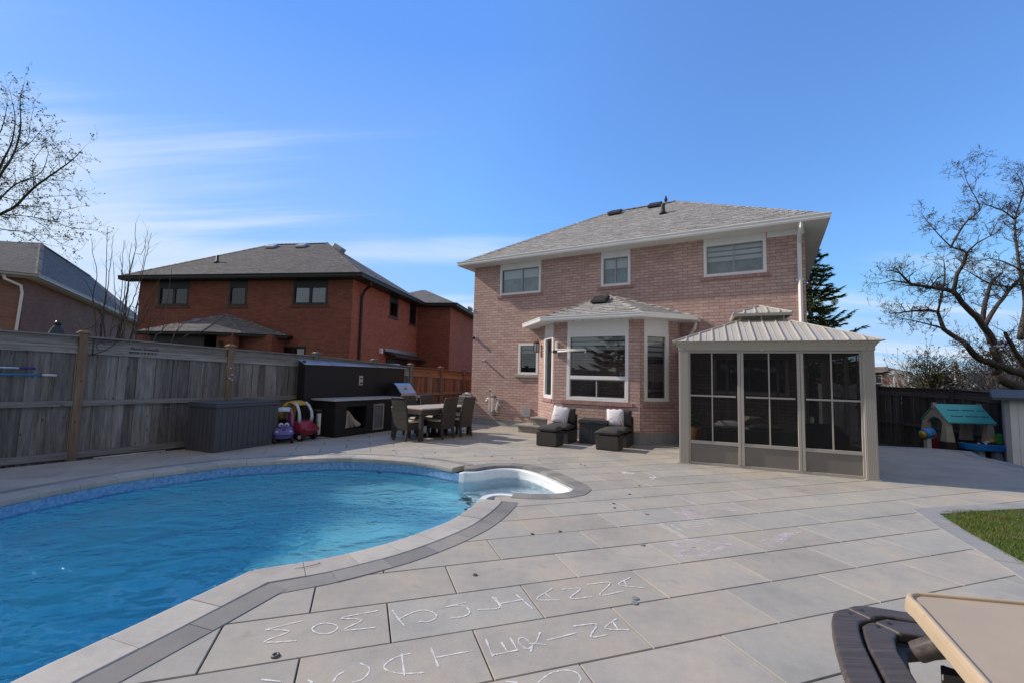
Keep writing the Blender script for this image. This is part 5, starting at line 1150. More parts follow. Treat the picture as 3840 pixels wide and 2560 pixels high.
sp_ = [(.17+(.02+.010*k)*math.cos(k*.55), 0, .07+(.02+.010*k)*math.sin(k*.55)) for k in range(9)]; b.tube(sp_, .007, 5); b.tube([(.06, 0, -.10), (.18, 0, -.04), (.30, 0, .06), (.36, 0, .15)], .007, 5); b.build('scroll', 'cast_black', t)
t = on_fence('toy_hook', 'small white clips on the second fence post', 'clip', 2.33, -.09, 1.45)
b = MB()
for k, (x, z) in enumerate(((.0, .12), (.03, -.02), (-.01, -.1), (.04, -.13))): b.lathe([(.006, 0), (.024, .01), (.02, .03)], 8, (x, -.01, z))
b.build('clip_body', 'pole_white', t)
t = thing('ground_pipe', 'long thin white pipe lying at the foot of the left fence', 'pipe', (0, 0, 0))
b = MB(); a0 = F2(-2.6, -.52); a1 = F2(.15, -.46); a2 = F2(.12, -.46); a3 = F2(1.15, -.42)
b.tube([(*a0, -.02), (*a1, -.015)], .022, 8); b.build('pipe_run', 'pvc_dirty', t); b = MB(); b.tube([(*a2, .012), (*a3, .01)], .018, 8); b.build('pipe_run', 'pvc_dirty', t)
# dead leaves gathered at the fence foot
rg = random.Random(8); lv = MB()
for k in range(420):
    s = rg.uniform(-2.5, 2.6); y = -rg.uniform(.02, .46) if rg.random() < .9 else -rg.uniform(.4, .7)
    if rg.random() < .5: s = rg.gauss(1.9, .5)
    x_, y_ = F2(s, y); z = -.06+rg.uniform(0, .03) if y > -.46 else .006
    p = Vector((x_, y_, z)); a = rg.uniform(0, 6.28); d = Vector((math.cos(a), math.sin(a), rg.uniform(-.3, .5)))*rg.uniform(.015, .035); e = d.cross(Vector((0, 0, 1)))*.5
    lv.add([p-d, p+e, p+d, p-e+Vector((0, 0, .008))], [(0, 1, 2, 3)])
tag(lv.build('dead_leaves', 'dead_leaf'), 'scattered brown dead leaves along the foot of the left fence', 'leaves', kind='stuff')
# ------------------------------------------------------------------ neighbouring houses
n1 = thing('brick_house', 'red brick house with dark brown roof and black trim beyond the left fence', 'house', (-6.01, 16.98, 0), -.155)
wl = MB(); ZT = 5.25
W1 = [(-9.39, -7.90, 4.19, ZT), (-6.0, -5.15, 4.19, ZT), (-3.06, -1.52, 4.22, ZT), (-3.55, -2.33, 1.45, 2.54)]
wall_cells(wl, -10.35, -.45, -.2, ZT, W1, y=.4)
def Tn(u, y, z): return (-.45-y, u, z)
SW = [(3.85, 4.85, 4.25, ZT), (6.35, 7.28, 4.2, ZT)]
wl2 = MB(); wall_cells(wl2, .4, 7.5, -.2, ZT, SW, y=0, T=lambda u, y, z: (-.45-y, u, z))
wl.quad((-10.35, .4, -.2), (-10.35, 10, -.2), (-10.35, 10, ZT), (-10.35, .4, ZT))
# rear wing
wl.quad((-.45, 7.5, -.2), (1.45, 7.5, -.2), (1.45, 7.5, ZT), (-.45, 7.5, ZT)); wl2.quad((1.45, 7.5, -.2), (1.45, 13.0, -.2), (1.45, 13.0, ZT), (1.45, 7.5, ZT)); wl2.build('side_wall', 'brick_orange_lit', n1); wl.quad((-10.35, 12, -.2), (1.45, 13, -.2), (1.45, 13, ZT), (-10.35, 12, ZT))
wl.build('wall', 'brick_red', n1)
rm = MB(); rm.box(-10, -.9, 1.2, 9, 0, 5.0); rm.build('unlit_room_box', 'dark_room', n1)
for u0, u1, z0, z1 in W1[:3]: window(n1, 'window', u0, u1, z0, z1-.001, y=.398, frame='black_trim', fw=.085, head=.22, mull=((u0+u1)/2,) if u1-u0 > 1 else (), thin=.11, glass='window_glass', blind_=(.84 if u0 < -8 else None), stripes=0)
u0, u1, z0, z1 = W1[3]; window(n1, 'window', u0, u1, z0, z1, y=.398, frame='black_trim', fw=.07, mull=(-2.9,))
for u0, u1, z0, z1 in SW:
    M_ = Matrix(((0, -1, 0, -.45), (1, 0, 0, 0), (0, 0, 1, 0), (0, 0, 0, 1)))
    window(n1, 'window', u0, u1, z0, z1-.001, y=-.002, frame='black_trim', fw=.08, head=.2, T=M_, glass='window_glass_dark')
for u0, u1, z0, z1 in W1[:3]:
    sl = MB(); sl.box(u0-.09, u1+.09, .365, .42, z0-.09, z0-.002); sl.build('window_sill', 'sill_brick_dark', n1)
for u0, u1, z0, z1 in SW:
    sl = MB(); sl.box(-.47, -.415, u0-.08, u1+.08, z0-.08, z0-.002); sl.build('window_sill', 'sill_brick_dark', n1)
# side wall brick coloured brighter than the front, as if better lit
Pc, ra, rb, F_ = hip_roof(-10.95, .08, 0, 8.1, 5.42, .62)
rf = MB(); [rf.poly(f_) for f_ in F_]; roof = rf.build('roof', 'shingle_taupe', n1)
cpn = MB(); [caps(cpn, a, b) for a, b in ((ra, rb), (Pc[0], ra), (Pc[1], rb))]; cpn.build('ridge_cap', 'shingle_taupe', roof)
Pw, wa, wb, Fw = hip_roof(-3.9, 1.85, 7.1, 12.6, 5.42, .46)
rf = MB(); [rf.poly(f_) for f_ in Fw]; rf.build('wing_roof', 'shingle_taupe', n1)
fx = MB(); fx.sweep([(-10.95, 0), (.08, 0), (.08, 7.1), (1.85, 7.1), (1.85, 12.6)], gutter_prof(.17, .09), False, 5.43)
fx.build('gutter', 'black_trim', n1)
sf = MB(); sf.box(-10.95, .08, .0, .399, 5.245, 5.26); sf.box(-.449, .08, .4, 7.1, 5.245, 5.26); sf.box(-.449, 1.85, 7.1, 7.499, 5.2455, 5.26); sf.box(1.451, 1.85, 7.5, 12.6, 5.2455, 5.26); sf.build('soffit', 'black_trim', n1)
dp = MB(); dp.tube([(.05, .9, 5.28), (.05, .9, 5.12), (-.25, 1.0, 4.92), (-.38, 1.05, 4.7), (-.38, 1.05, 0)], .055, 4, smooth=False); dp.build('downspout', 'black_trim', n1)
sl1 = math.atan(.62)
for u, v, parent in ((-6.6, 3.55, roof), (-5.0, 3.55, roof)):
    M = Matrix.Translation((u, v, 5.42+v*.62)) @ Matrix.Rotation(sl1, 4, 'X'); vb = MB(); vb.box(-.22, .22, -.2, .2, 0, .05, M); vb.prism([(-.26, -.26), (.26, -.26), (.26, .2), (-.26, .2)], .052, .12, M, scale_top=.86); vb.build('roof_vent', 'steel_dull', parent)
vb = MB(); vb.lathe([(.13, -.03), (.10, .03), (.055, .06), (.055, .32)], 12, (-7.7, 1.5, 5.42+1.5*.62)); vb.build('vent_pipe', 'vent_black', roof)
M = Matrix.Translation((-3.05, 3.6, 7.5)) @ Matrix.Rotation(sl1, 4, 'Y'); vb = MB(); vb.box(-.25, .25, -.2, .2, -.3, .12, M); vb.build('roof_vent', 'steel_dull', roof, bevel=.02)
# lower roof over the neighbour's bay
lr = MB(); K1 = (-6.0, .399, 3.84); E1 = [(-9.0, .399), (-8.4, -1.25), (-5.55, -1.25), (-4.3, -.75), (-3.0, .1), (-3.0, .399)]
for i in range(5): lr.poly([(*E1[i], 2.95), (*E1[i+1], 2.95), K1])
lro = lr.build('bay_roof', 'shingle_taupe', n1); g_ = MB(); g_.sweep(E1, gutter_prof(.12, .07), False, 2.955); g_.build('bay_gutter', 'black_trim', n1)
cpn = MB(); [caps(cpn, (*E1[i], 2.95), K1, .1) for i in (1, 2, 3, 4)]; cpn.build('ridge_cap', 'shingle_taupe', lro)
M = Matrix.Translation((-6.75, -.25, 3.43)) @ Matrix.Rotation(math.atan(.5), 4, 'X'); vb = MB(); vb.box(-.2, .2, -.18, .18, 0, .10, M); vb.build('roof_vent', 'steel_dull', lro)
lb_ = MB(); lb_.box(-8.2, -5.75, -.9, .398, 2.2, 2.94); lb_.build('bay_header', 'black_trim', n1)
lb_ = MB(); 
for a, b in ((-8.2, -7.9), (-6.4, -6.0), (-5.2, -4.5)):
    pb = MB(); pb.box(a, b, -.92, -.6, -.2, 2.93 if a > -6.3 else 2.2); pb.build('bay_pier', 'brick_red', n1)
lb_.box(-5.7, -3.3, -.35, .399, -.2, 2.93); lb_.build('bay_wall', 'brick_red', n1)
bw_ = MB(); bw_.box(-7.9, -6.4, -.8, -.75, .9, 2.2); bw_.box(-6.0, -5.2, -.8, -.75, .9, 2.2); bw_.build('bay_pane', 'window_glass_dark', n1)
lt = thing('wall_lantern', 'black carriage lantern on the brick pier of the red house', 'lantern', Matrix.Translation((-6.01, 16.98, 0)) @ Matrix.Rotation(-.155, 4, 'Z') @ Vector((-4.95, -.99, 2.35)), -.155)
b = MB(); b.lathe([(.02, .30), (.09, .22), (.085, .20), (.06, 0), (.02, -.03)], 6, smooth=False); b.build('lantern_cage', 'cast_black', lt)
# dryer hood and the slanted awning on the side wall
hd = MB(); hd.box(-.449, -.33, 2.95, 3.12, 2.45, 2.68); hd.build('vent_hood', 'white_paint', n1, bevel=.01)
aw = MB(); M = Matrix.Translation((-.45, 3.5, 2.55))
aw.add([(-.449, 3.5, 2.62), (.15, 3.5, 2.40), (.15, 12.8, 2.22), (-.449, 12.8, 2.44), (-.449, 3.5, 2.52), (.15, 3.5, 2.34), (.15, 12.8, 2.16), (-.449, 12.8, 2.34)], [(0, 1, 2, 3), (7, 6, 5, 4), (0, 4, 5, 1), (1, 5, 6, 2), (2, 6, 7, 3), (3, 7, 4, 0)])
aw.build('awning', 'vent_black', n1)
fl = MB(); fl.box(-.449, -.40, 3.5, 12.6, 2.53, 2.72); fl.build('awning_flashing', 'steel_dull', n1)
wf = MB(); wf.box(-.449, -.40, 3.75, 6.2, 1.0, 2.3); wf.build('side_window', 'black_trim', n1)
# house 2, far left
n2 = thing('brick_house', 'brown brick house with dark hip roof at the far left edge behind the bare tree', 'house', (-20.4, 18.7, 0), .54)
wl = MB(); wall_cells(wl, -14, -.45, -.3, 5.25, [(-3.0, -1.75, 3.4, 5.25), (-6, -4.4, 3.9, 5.25)], y=.45)
wl.quad((-.45, .45, -.3), (-.45, 26, -.3), (-.45, 26, 5.25), (-.45, .45, 5.25)); wl.quad((-14, 21, -.3), (-.45, 21, -.3), (-.45, 21, 5.25), (-14, 21, 5.25)); wl.build('wall', 'brick_brown', n2)
window(n2, 'window', -3.0, -1.75, 3.4, 5.24, y=.44, frame='white_vinyl', fw=.09, mull=(-2.4,)); window(n2, 'window', -6, -4.4, 3.9, 5.24, y=.44, mull=(-5.2,))
rm = MB(); rm.box(-13.5, -.9, 1.0, 20, 0, 5.0); rm.build('unlit_room_box', 'dark_room', n2)
rf = MB(); P_, a_, b2_, F_ = hip_roof(-14.3, 0, 0, 21.5, 5.42, .50)
a_ = (-1.7, 5.76, 7.9); q_ = (-8.6, 9.9, 7.95); b_ = (-3.2, 21.0, 8.75); P_ = [(-14.3, 0, 5.42), (0, 0, 5.42), (0, 27, 5.42), (-14.3, 27, 5.42)]
[rf.poly(f_) for f_ in ([P_[0], P_[1], a_, q_], [P_[1], P_[2], b_, a_], [P_[2], P_[3], b_], [P_[3], P_[0], q_, b_], [a_, b_, q_])]
r2 = rf.build('roof', 'shingle_taupe', n2); cpn = MB(); caps(cpn, P_[1], a_); caps(cpn, q_, a_); caps(cpn, a_, b_); cpn.build('ridge_cap', 'shingle_taupe', r2)
g_ = MB(); g_.sweep([(-14.3, 0), (0, 0), (0, 26.5)], gutter_prof(.15, .1), False, 5.43); g_.build('gutter', 'steel_dull', n2)
sf = MB(); sf.box(-14.3, 0, 0, .449, 5.24, 5.255); sf.box(-.449, 0, .45, 26.5, 5.24, 5.255); sf.build('soffit', 'soffit_white', n2)
dp = MB(); dp.tube([(-1.0, .05, 5.3), (-.95, .05, 5.1), (-.55, .35, 4.9), (-.50, .38, 4.6), (-.65, .38, 0)], .06, 4, smooth=False); dp.build('downspout', 'white_paint', n2)
# distant houses on the right
def far_house(label, x, y, w_, d, h, rz, mat_, roofmat, tan=.45, gable=False, windows_=()):
    t = thing('brick_house', label, 'house', (x, y, -.2), rz); b = MB(); b.box(0, w_, 0, d, 0, h)
    if gable: b.add([(0, 0, h), (w_, 0, h), (w_/2, 0, h+w_/2*tan), (0, d, h), (w_, d, h), (w_/2, d, h+w_/2*tan)], [(0, 1, 2), (5, 4, 3)])
    b.build('wall', mat_, t)
    r_ = MB()
    if gable:
        for s_ in (0, 1):
            xa = -.4 if s_ == 0 else w_+.4; za = h-.4*tan; zr = h+w_/2*tan+.12
            r_.add([(xa, -.5, za), (w_/2, -.5, zr), (w_/2, d+.5, zr), (xa, d+.5, za), (xa, -.5, za+.15), (w_/2, -.5, zr+.15), (w_/2, d+.5, zr+.15), (xa, d+.5, za+.15)], [(0, 1, 2, 3), (4, 5, 6, 7), (0, 1, 5, 4), (3, 2, 6, 7), (0, 3, 7, 4)])
        vg = MB(); 
        for s_ in (0, 1):
            xa = -.42 if s_ == 0 else w_+.42; za = h-.42*tan; zr = h+w_/2*tan+.12
            vg.add([(xa, -.56, za-.1), (w_/2, -.56, zr-.1), (w_/2, -.56, zr+.18), (xa, -.56, za+.18), (xa, -.51, za-.1), (w_/2, -.51, zr-.1), (w_/2, -.51, zr+.18), (xa, -.51, za+.18)], [(0, 1, 2, 3), (4, 5, 6, 7), (0, 1, 5, 4), (3, 2, 6, 7)])
        vg.build('verge_board', 'white_paint', t)
    else:
        P, a, b_, F_ = hip_roof(-.4, w_+.4, -.4, d+.4, h, tan); [r_.poly(f_) for f_ in F_]
        g_ = MB(); g_.sweep([(-.4, -.4), (w_+.4, -.4), (w_+.4, d+.4), (-.4, d+.4)], [(-.1, -.22), (.0, -.22), (.06, .02), (-.1, .02)], True, h); g_.build('gutter', 'white_paint', t)
    r_.build('roof', roofmat, t)
    for u0, u1, z0, z1 in windows_:
        f_ = MB(); f_.box(u0, u1, -.05, -.002, z0, z1); o_ = f_.build('window', 'white_vinyl', t); p_ = MB(); p_.box(u0+.12, u1-.12, -.06, -.051, z0+.12, z1-.12); p_.build('pane', 'glass_fill', o_)
    return t
far_house('small bright orange brick house far beyond the dark fence, with a lamp post before it', 50.4, 60, 3.2, 9, 3.6, .0, 'far_brick_orange', 'shingle_brown', .40, windows_=((.2, 1.6, .6, 1.9),))
far_house('brown brick house far away just right of the gazebo post', 43.5, 58, 5.8, 8, 3.7, .05, 'far_brick_brown', 'shingle_brown', .42, windows_=((4.2, 5.2, 2.0, 3.2),))
far_house('orange brick house with a white-edged gable seen through the branches', 61.6, 60, 5.2, 9, 1.6, .02, 'far_brick_orange', 'shingle_taupe', .62, gable=True)
far_house('long far brick house behind the bare trees at the right edge', 68, 62, 9, 8, 3.0, -.05, 'far_brick_brown', 'shingle_taupe', .4)
far_house('orange brick house beyond the gate seen through the gazebo', 33.0, 56, 7, 8, 4.6, .1, 'far_brick_orange', 'shingle_brown', .4)
t = thing('street_lamp', 'thin grey street lamp in front of the distant orange house', 'street lamp', (38.9, 45, -.3)); b = MB(); b.tube([(0, 0, 0), (0, 0, 2.9)], .13, 8); b.build('lamp_pole', 'lamp_grey', t); b = MB(); b.lathe([(.10, 2.9), (.42, 3.0), (.40, 3.12), (.15, 3.35), (.02, 3.5)], 10); b.build('lamp_head', 'lamp_grey', t)
t = thing('light_pole', 'tall pale pole standing behind the dark fence post', 'pole', (30.2, 30, -.3)); b = MB(); b.tube([(0, 0, 0), (-.12, 0, 3.4)], [.16, .13], 10); b.build('pole_shaft', 'steel_dull', t); b = MB(); b.lathe([(.18, 3.2), (.22, 3.3), (.15, 3.5)], 10, (-.12, 0, 0)); b.build('pole_top', 'lamp_grey', t)
# shed
t = thing('garden_shed', 'pale grey garden shed with dark roof at the right edge', 'shed', (12.22, 11.0, -.5), R(-46))
b = MB(); b.box(0, 2.6, 0, 2.0, 0, 1.82); b.build('wall', 'shed_wall', t)
b = MB()
for x in (0, 2.55): b.box(x-.02, x+.07, -.025, -.001, 0, 1.80)
b.box(-.025, -.001, -.02, .06, 0, 1.8); b.box(.07, 2.55, -.02, -.001, 1.76, 1.81)
b.build('corner_trim', 'shed_frame', t)
b = MB()
for k in range(13): b.box(.20+k*.19, .205+k*.19, -.004, -.0005, .02, 1.76)
for k in range(9): b.box(-.004, -.0005, .20+k*.2, .205+k*.2, .02, 1.8)
b.build('groove', 'shed_frame', t)
b = MB(); b.add([(-.22, -.25, 1.83), (2.8, -.25, 1.83), (2.8, 1.0, 2.03), (-.22, 1.0, 2.03), (2.8, 2.25, 1.83), (-.22, 2.25, 1.83)], [(0, 1, 2, 3), (3, 2, 4, 5), (0, 3, 5), (1, 4, 2)]); b.box(-.22, 2.8, -.26, -.24, 1.77, 1.835); b.build('roof', 'shed_roof', t)
# ------------------------------------------------------------------ dining set
TA = R(56); T0 = Vector((-2.06, 10.43, 0)); tx = Vector((math.cos(TA), math.sin(TA), 0)); ty = Vector((-tx.y, tx.x, 0))
def tpos(a, b, z=0): q = T0+tx*a+ty*b; return (q.x, q.y, z)
t = thing('dining_table', 'long brown wicker dining table with a pale tan top on the patio', 'table', T0, TA)
b = MB(); b.box(-.06, 1.80, -.05, 1.0, .725, .76); b.build('table_top', 'tabletop_tan', t, bevel=.006)
b = MB(); b.box(-.055, 1.795, -.045, .995, .615, .724); b.build('apron', 'wicker_brown', t, bevel=.006)
for x in (-.04, 1.70):
    for y in (-.03, .90):
        b = MB(); b.box(x, x+.085, y, y+.085, 0, .614); b.build('leg', 'wicker_brown', t, bevel=.006)
def make_chair():
    c_ = thing('dining_chair', 'x', 'chair')
    w_ = .235
    b = MB(); vs = []
    prof = [(.02, .24), (.0, .45), (-.035, .70), (-.10, .97), (-.12, 1.0)]
    for y, z in prof:
        k = w_*(1.0 if z < .9 else .985); vs += [(-k, y, z), (k, y, z), (k, y+.055, z), (-k, y+.055, z)]
    fs = [(0, 3, 2, 1), (16, 17, 18, 19)]+[(i*4+j, i*4+(j+1) % 4, (i+1)*4+(j+1) % 4, (i+1)*4+j) for i in range(4) for j in range(4)]
    b.add(vs, fs); b.build('backrest', 'wicker_brown', c_, bevel=.014, seg=3)
    b = MB(); b.box(-w_, w_, .0761, .52, .25, .40); b.build('seat_base', 'wicker_brown', c_, bevel=.01)
    b = MB(); cushion(b, -w_+.01, w_-.01, .08, .52, .402, .465, .012); b.build('seat_cushion', 'cushion_cream', c_)
    for x in (-w_+.035, w_-.035):
        for y, dy in ((.05, -.05), (.49, .01)):
            b = MB(); b.add([(x-.03, y-.03, .249), (x+.03, y-.03, .249), (x+.03, y+.03, .249), (x-.03, y+.03, .249), (x-.02, y-.02+dy, 0), (x+.02, y-.02+dy, 0), (x+.02, y+.02+dy, 0), (x-.02, y+.02+dy, 0)], [(0, 1, 2, 3), (7, 6, 5, 4), (0, 4, 5, 1), (1, 5, 6, 2), (2, 6, 7, 3), (3, 7, 4, 0)])
            b.build('leg', 'wicker_brown', c_, bevel=.004)
    return c_
ch0 = make_chair(); ch0['group'] = 'wicker chairs round the dining table'
seats = [((-.26, .44), -90, 'wicker dining chair at the near head of the table, its back to the pool'),
         ((.76, -.16), 0, 'wicker dining chair on the right long side of the table, nearer the pool'),
         ((1.40, -.20), 0, 'wicker dining chair on the right long side of the table, nearer the house'),
         ((.72, 1.16), 180, 'wicker dining chair between the table and the grill, mostly hidden by the near head chair'),
         ((1.35, 1.16), 180, 'wicker dining chair on the grill side of the table, hidden in the middle'),
         ((2.10, .50), 90, 'wicker dining chair at the far head of the table by the house corner')]
for i, ((a, b_), deg, lab) in enumerate(seats):
    if i == 0: ch0.location = tpos(a, b_); ch0.rotation_euler = (0, 0, TA+R(deg)); ch0['label'] = lab
    else: dup(ch0, tpos(a, b_), TA+R(deg), lab)
t = thing('umbrella_base', 'round black umbrella base under the dining table', 'umbrella base', tpos(.87, .48)); b = MB(); b.lathe([(.25, 0), (.25, .02), (.21, .055), (.10, .075), (.035, .085), (.03, .30)], 24); b.build('base_body', 'cast_black', t)
# ------------------------------------------------------------------ outdoor kitchen
KA = R(62); K0 = Vector((-4.174, 10.664, 0)); kx = Vector((math.cos(KA), math.sin(KA), 0)); ky = Vector((-kx.y, kx.x, 0))
def kpos(a, b, z=0): q = K0+kx*a+ky*b; return (q.x, q.y, z)
kt = thing('outdoor_kitchen', 'black outdoor kitchen counter with grey stone top, log niche and tall back panel', 'outdoor kitchen', K0, KA)
b = MB(); wall_cells(b, 0, 3.40, 0, .86, [(.34, .98, .17, .72), (1.20, 1.63, .06, .76)], 0, .45)
b.quad((0, 0, 0), (0, 0, .86), (0, .72, .86), (0, .72, 0)); b.quad((3.4, 0, 0), (3.4, .72, 0), (3.4, .72, .86), (3.4, 0, .86)); b.quad((0, .72, 0), (0, .72, .86), (3.4, .72, .86), (3.4, .72, 0))
b.quad((.34, .45, .17), (.98, .45, .17), (.98, .45, .72), (.34, .45, .72)); b.quad((1.2, .45, .06), (1.63, .45, .06), (1.63, .45, .76), (1.2, .45, .76))
b.build('cabinet', 'black_panel', kt)
b = MB(); b.box(-.09, 2.30, -.05, .76, .865, .905); b.box(2.98, 3.46, -.05, .76, .865, .905); b.box(2.30, 2.98, .60, .76, .865, .905); b.build('counter_top', 'counter_stone', kt, bevel=.006)
b = MB(); b.box(-.30, 3.22, .765, .80, 0, 1.72); b.box(-.30, -.27, .8005, 1.02, 0, 1.82); b.box(3.19, 3.22, .8005, 1.0, 0, 1.70); b.build('back_panel', 'black_panel', kt)
for k in range(3): pass
b = MB()
for k, (a, c_) in enumerate(((-.34, .50), (.53, 2.05), (2.08, 2.55), (2.58, 3.26))):
    b.add([(a, .74, 1.735), (c_, .74, 1.735), (c_, 1.04, 1.86), (a, 1.04, 1.86), (a, .74, 1.722), (c_, .74, 1.722), (c_, 1.04, 1.848), (a, 1.04, 1.848)], [(0, 1, 2, 3), (7, 6, 5, 4), (0, 4, 5, 1), (1, 5, 6, 2), (2, 6, 7, 3), (3, 7, 4, 0)])
b.build('lid_panel', 'steel_dull', kt)
b = MB(); b.box(1.40, 1.53, .755, .7649, 1.22, 1.48); o = b.build('opener_plate', 'pvc_dirty', kt); b = MB(); b.lathe([(.03, 0), (.03, .02)], 12, M=Matrix.Translation((1.465, .754, 1.28)) @ Matrix.Rotation(R(90), 4, 'X')); b.build('bottle_opener', 'cast_black', o)
b = MB(); b.box(1.42, 1.51, .7535, .7545, 1.38, 1.42); b.build('red_print', 'toy_red', o)
fr = thing('mini_fridge', 'small glass-door fridge set into the black kitchen counter', 'fridge', kpos(1.22, .01, .07), KA)
b = MB(); b.box(0, .39, .04, .44, 0, .68); b.build('fridge_body', 'black_trim', fr)
b = MB(); b.box(0, .39, -.02, .035, 0, .045); b.box(0, .39, -.02, .035, .63, .68); b.box(0, .045, -.02, .035, .0451, .6299); b.box(.345, .39, -.02, .035, .0451, .6299); d_ = b.build('door_frame', 'steel', fr, bevel=.004)
b = MB(); b.box(.045, .345, 0, .01, .045, .63); b.build('door_glass', 'glass_smoke', d_)
for z in (.15, .30, .45): 
    b = MB(); b.box(.05, .34, .036, .039, z, z+.01); b.build('shelf', 'steel', fr)
# firewood in the niche
rg = random.Random(12)
spots = [((.36, .02, .20), (.40, .06, .60), .048), ((.46, .04, .20), (.42, .10, .62), .042), ((.58, .03, .21), (.44, .12, .52), .045), ((.74, .04, .22), (.50, .16, .58), .050), ((.84, .06, .23), (.56, .20, .50), .04), ((.66, .2, .22), (.50, .28, .66), .045)]
labs = ['pale split log standing at the left of the niche', 'pale split log leaning second from the left in the niche', 'short split log leaning in the middle of the niche', 'grey-barked log leaning across the niche', 'log lying lowest at the right of the pile', 'log at the back of the niche']
for (a, c_, r_), lab in zip(spots, labs):
    t = thing('firewood_log', lab, 'log', kpos(0, 0), KA, 'firewood in the kitchen niche'); b = MB()
    A, B_ = Vector(a), Vector(c_); d = (B_-A).normalized(); s1 = d.cross(Vector((0, 1, 0))).normalized(); s2 = d.cross(s1)
    prof = [(-1, -.5), (-.2, -.9), (.9, -.6), (1, .3), (.2, .9), (-.8, .6)]
    vs = [A+s1*p[0]*r_+s2*p[1]*r_ for p in prof]+[B_+s1*p[0]*r_*.9+s2*p[1]*r_*.9 for p in prof]
    b.add(vs, [tuple(range(6)), tuple(range(11, 5, -1))]+[(i, (i+1) % 6, 6+(i+1) % 6, 6+i) for i in range(6)]); b.build('log_body', 'log_wood' if rg.random() < .6 else 'wood_grey', t)
gr_ = thing('gas_grill', 'stainless gas grill with closed sloping lid set in the black counter', 'grill', kpos(2.32, .02, .80), KA)
def grill_side(x0, x1, mb, s=1):
    P = [(.02, .13), (.02, .19), (.10, .27), (.24, .43), (.32, .48), (.56, .48), (.58, .13)]
    vs = [(x0, y, z) for y, z in P]+[(x1, y, z) for y, z in P]; n_ = len(P)
    mb.add(vs, [tuple(range(n_)), tuple(range(2*n_-1, n_-1, -1))]+[(i, (i+1) % n_, n_+(i+1) % n_, n_+i) for i in range(n_)])
for a_, b_2 in ((-.02, .0), (.66, .68)): b = MB(); grill_side(a_, b_2, b); b.build('lid_side', 'cast_black', gr_, bevel=.004)
b = MB(); grill_side(.0005, .6595, b); lid = b.build('lid', 'steel', gr_, bevel=.006)
b = MB(); b.box(.0, .66, -.03, .58, -.02, .125); b.build('control_box', 'steel_dull', gr_, bevel=.005)
b = MB(); b.tube([(.06, -.02, .20), (.60, -.02, .20)], .014, 10); b.box(.07, .09, -.02, .03, .19, .21); b.box(.57, .59, -.02, .03, .19, .21); b.build('handle', 'steel', lid)
b = MB(); b.lathe([(.045, 0), (.045, .012), (.03, .016)], 18, M=Matrix.Translation((.33, .155, .345)) @ Matrix.Rotation(R(48.8), 4, 'X')); b.build('thermometer', 'steel_dull', lid)
for x in (.12, .26, .40, .54): b = MB(); b.lathe([(.025, 0), (.02, .03)], 12, M=Matrix.Translation((x, -.03, .05)) @ Matrix.Rotation(R(90), 4, 'X')); b.build('knob', 'cast_black', gr_)
# ------------------------------------------------------------------ bins and boxes along the fence
def deck_box(name, label, loc, rz, W_, D_, H_, mat_, n):
    t = thing(name, label, 'storage box', loc, rz); b = MB(); b.box(0, W_, 0, D_, 0, H_-.09); b.build('box_body', mat_, t, bevel=.008)
    b = MB()
    for k in range(1, n): b.box(W_*k/n-.003, W_*k/n+.003, -.0025, -.0003, .03, H_-.11)
    for k in range(1, max(2, int(n*D_/W_))): y = D_*k/max(2, int(n*D_/W_)); b.box(-.0025, -.0003, y-.003, y+.003, .03, H_-.11)
    b.build('groove', 'cast_black', t)
    b = MB(); b.box(-.025, W_+.025, -.025, D_+.025, H_-.088, H_-.03); b.box(-.01, W_+.01, -.01, D_+.01, H_-.0295, H_); l_ = b.build('lid', mat_, t, bevel=.01)
    return t
t = deck_box('deck_box', 'large charcoal plastic deck box against the fence beside the toy cars', (-5.502, 8.378, 0), R(68.2), 1.36, .80, .92, 'box_grey', 12)
t = deck_box('deck_box', 'small dark storage box standing between the two lounge chairs', (1.668, 10.809, 0), R(-24), .66, .46, .57, 'plastic_charcoal', 8)
b = MB(); b.box(.25, .38, -.03, -.0255, .50, .53); b.build('latch', 'cast_black', t)
t = thing('trash_can', 'tall black waste bin with a shiny steel front behind the red toy car', 'bin', (-4.72, 11.02, 0), R(60)); b = MB(); b.lathe([(.17, 0), (.17, .56), (.175, .565), (.175, .63), (.15, .66)], 24); b.build('bin_body', 'cast_black', t)
b = MB()
for k in range(7):
    a0 = R(-100+k*13-45); a1 = R(-100+(k+1)*13-45); r_ = .173
    b.add([(r_*math.cos(a0), r_*math.sin(a0), .04), (r_*math.cos(a1), r_*math.sin(a1), .04), (r_*math.cos(a1), r_*math.sin(a1), .55), (r_*math.cos(a0), r_*math.sin(a0), .55)], [(0, 1, 2, 3)], True)
b.build('bin_front', 'steel', t)
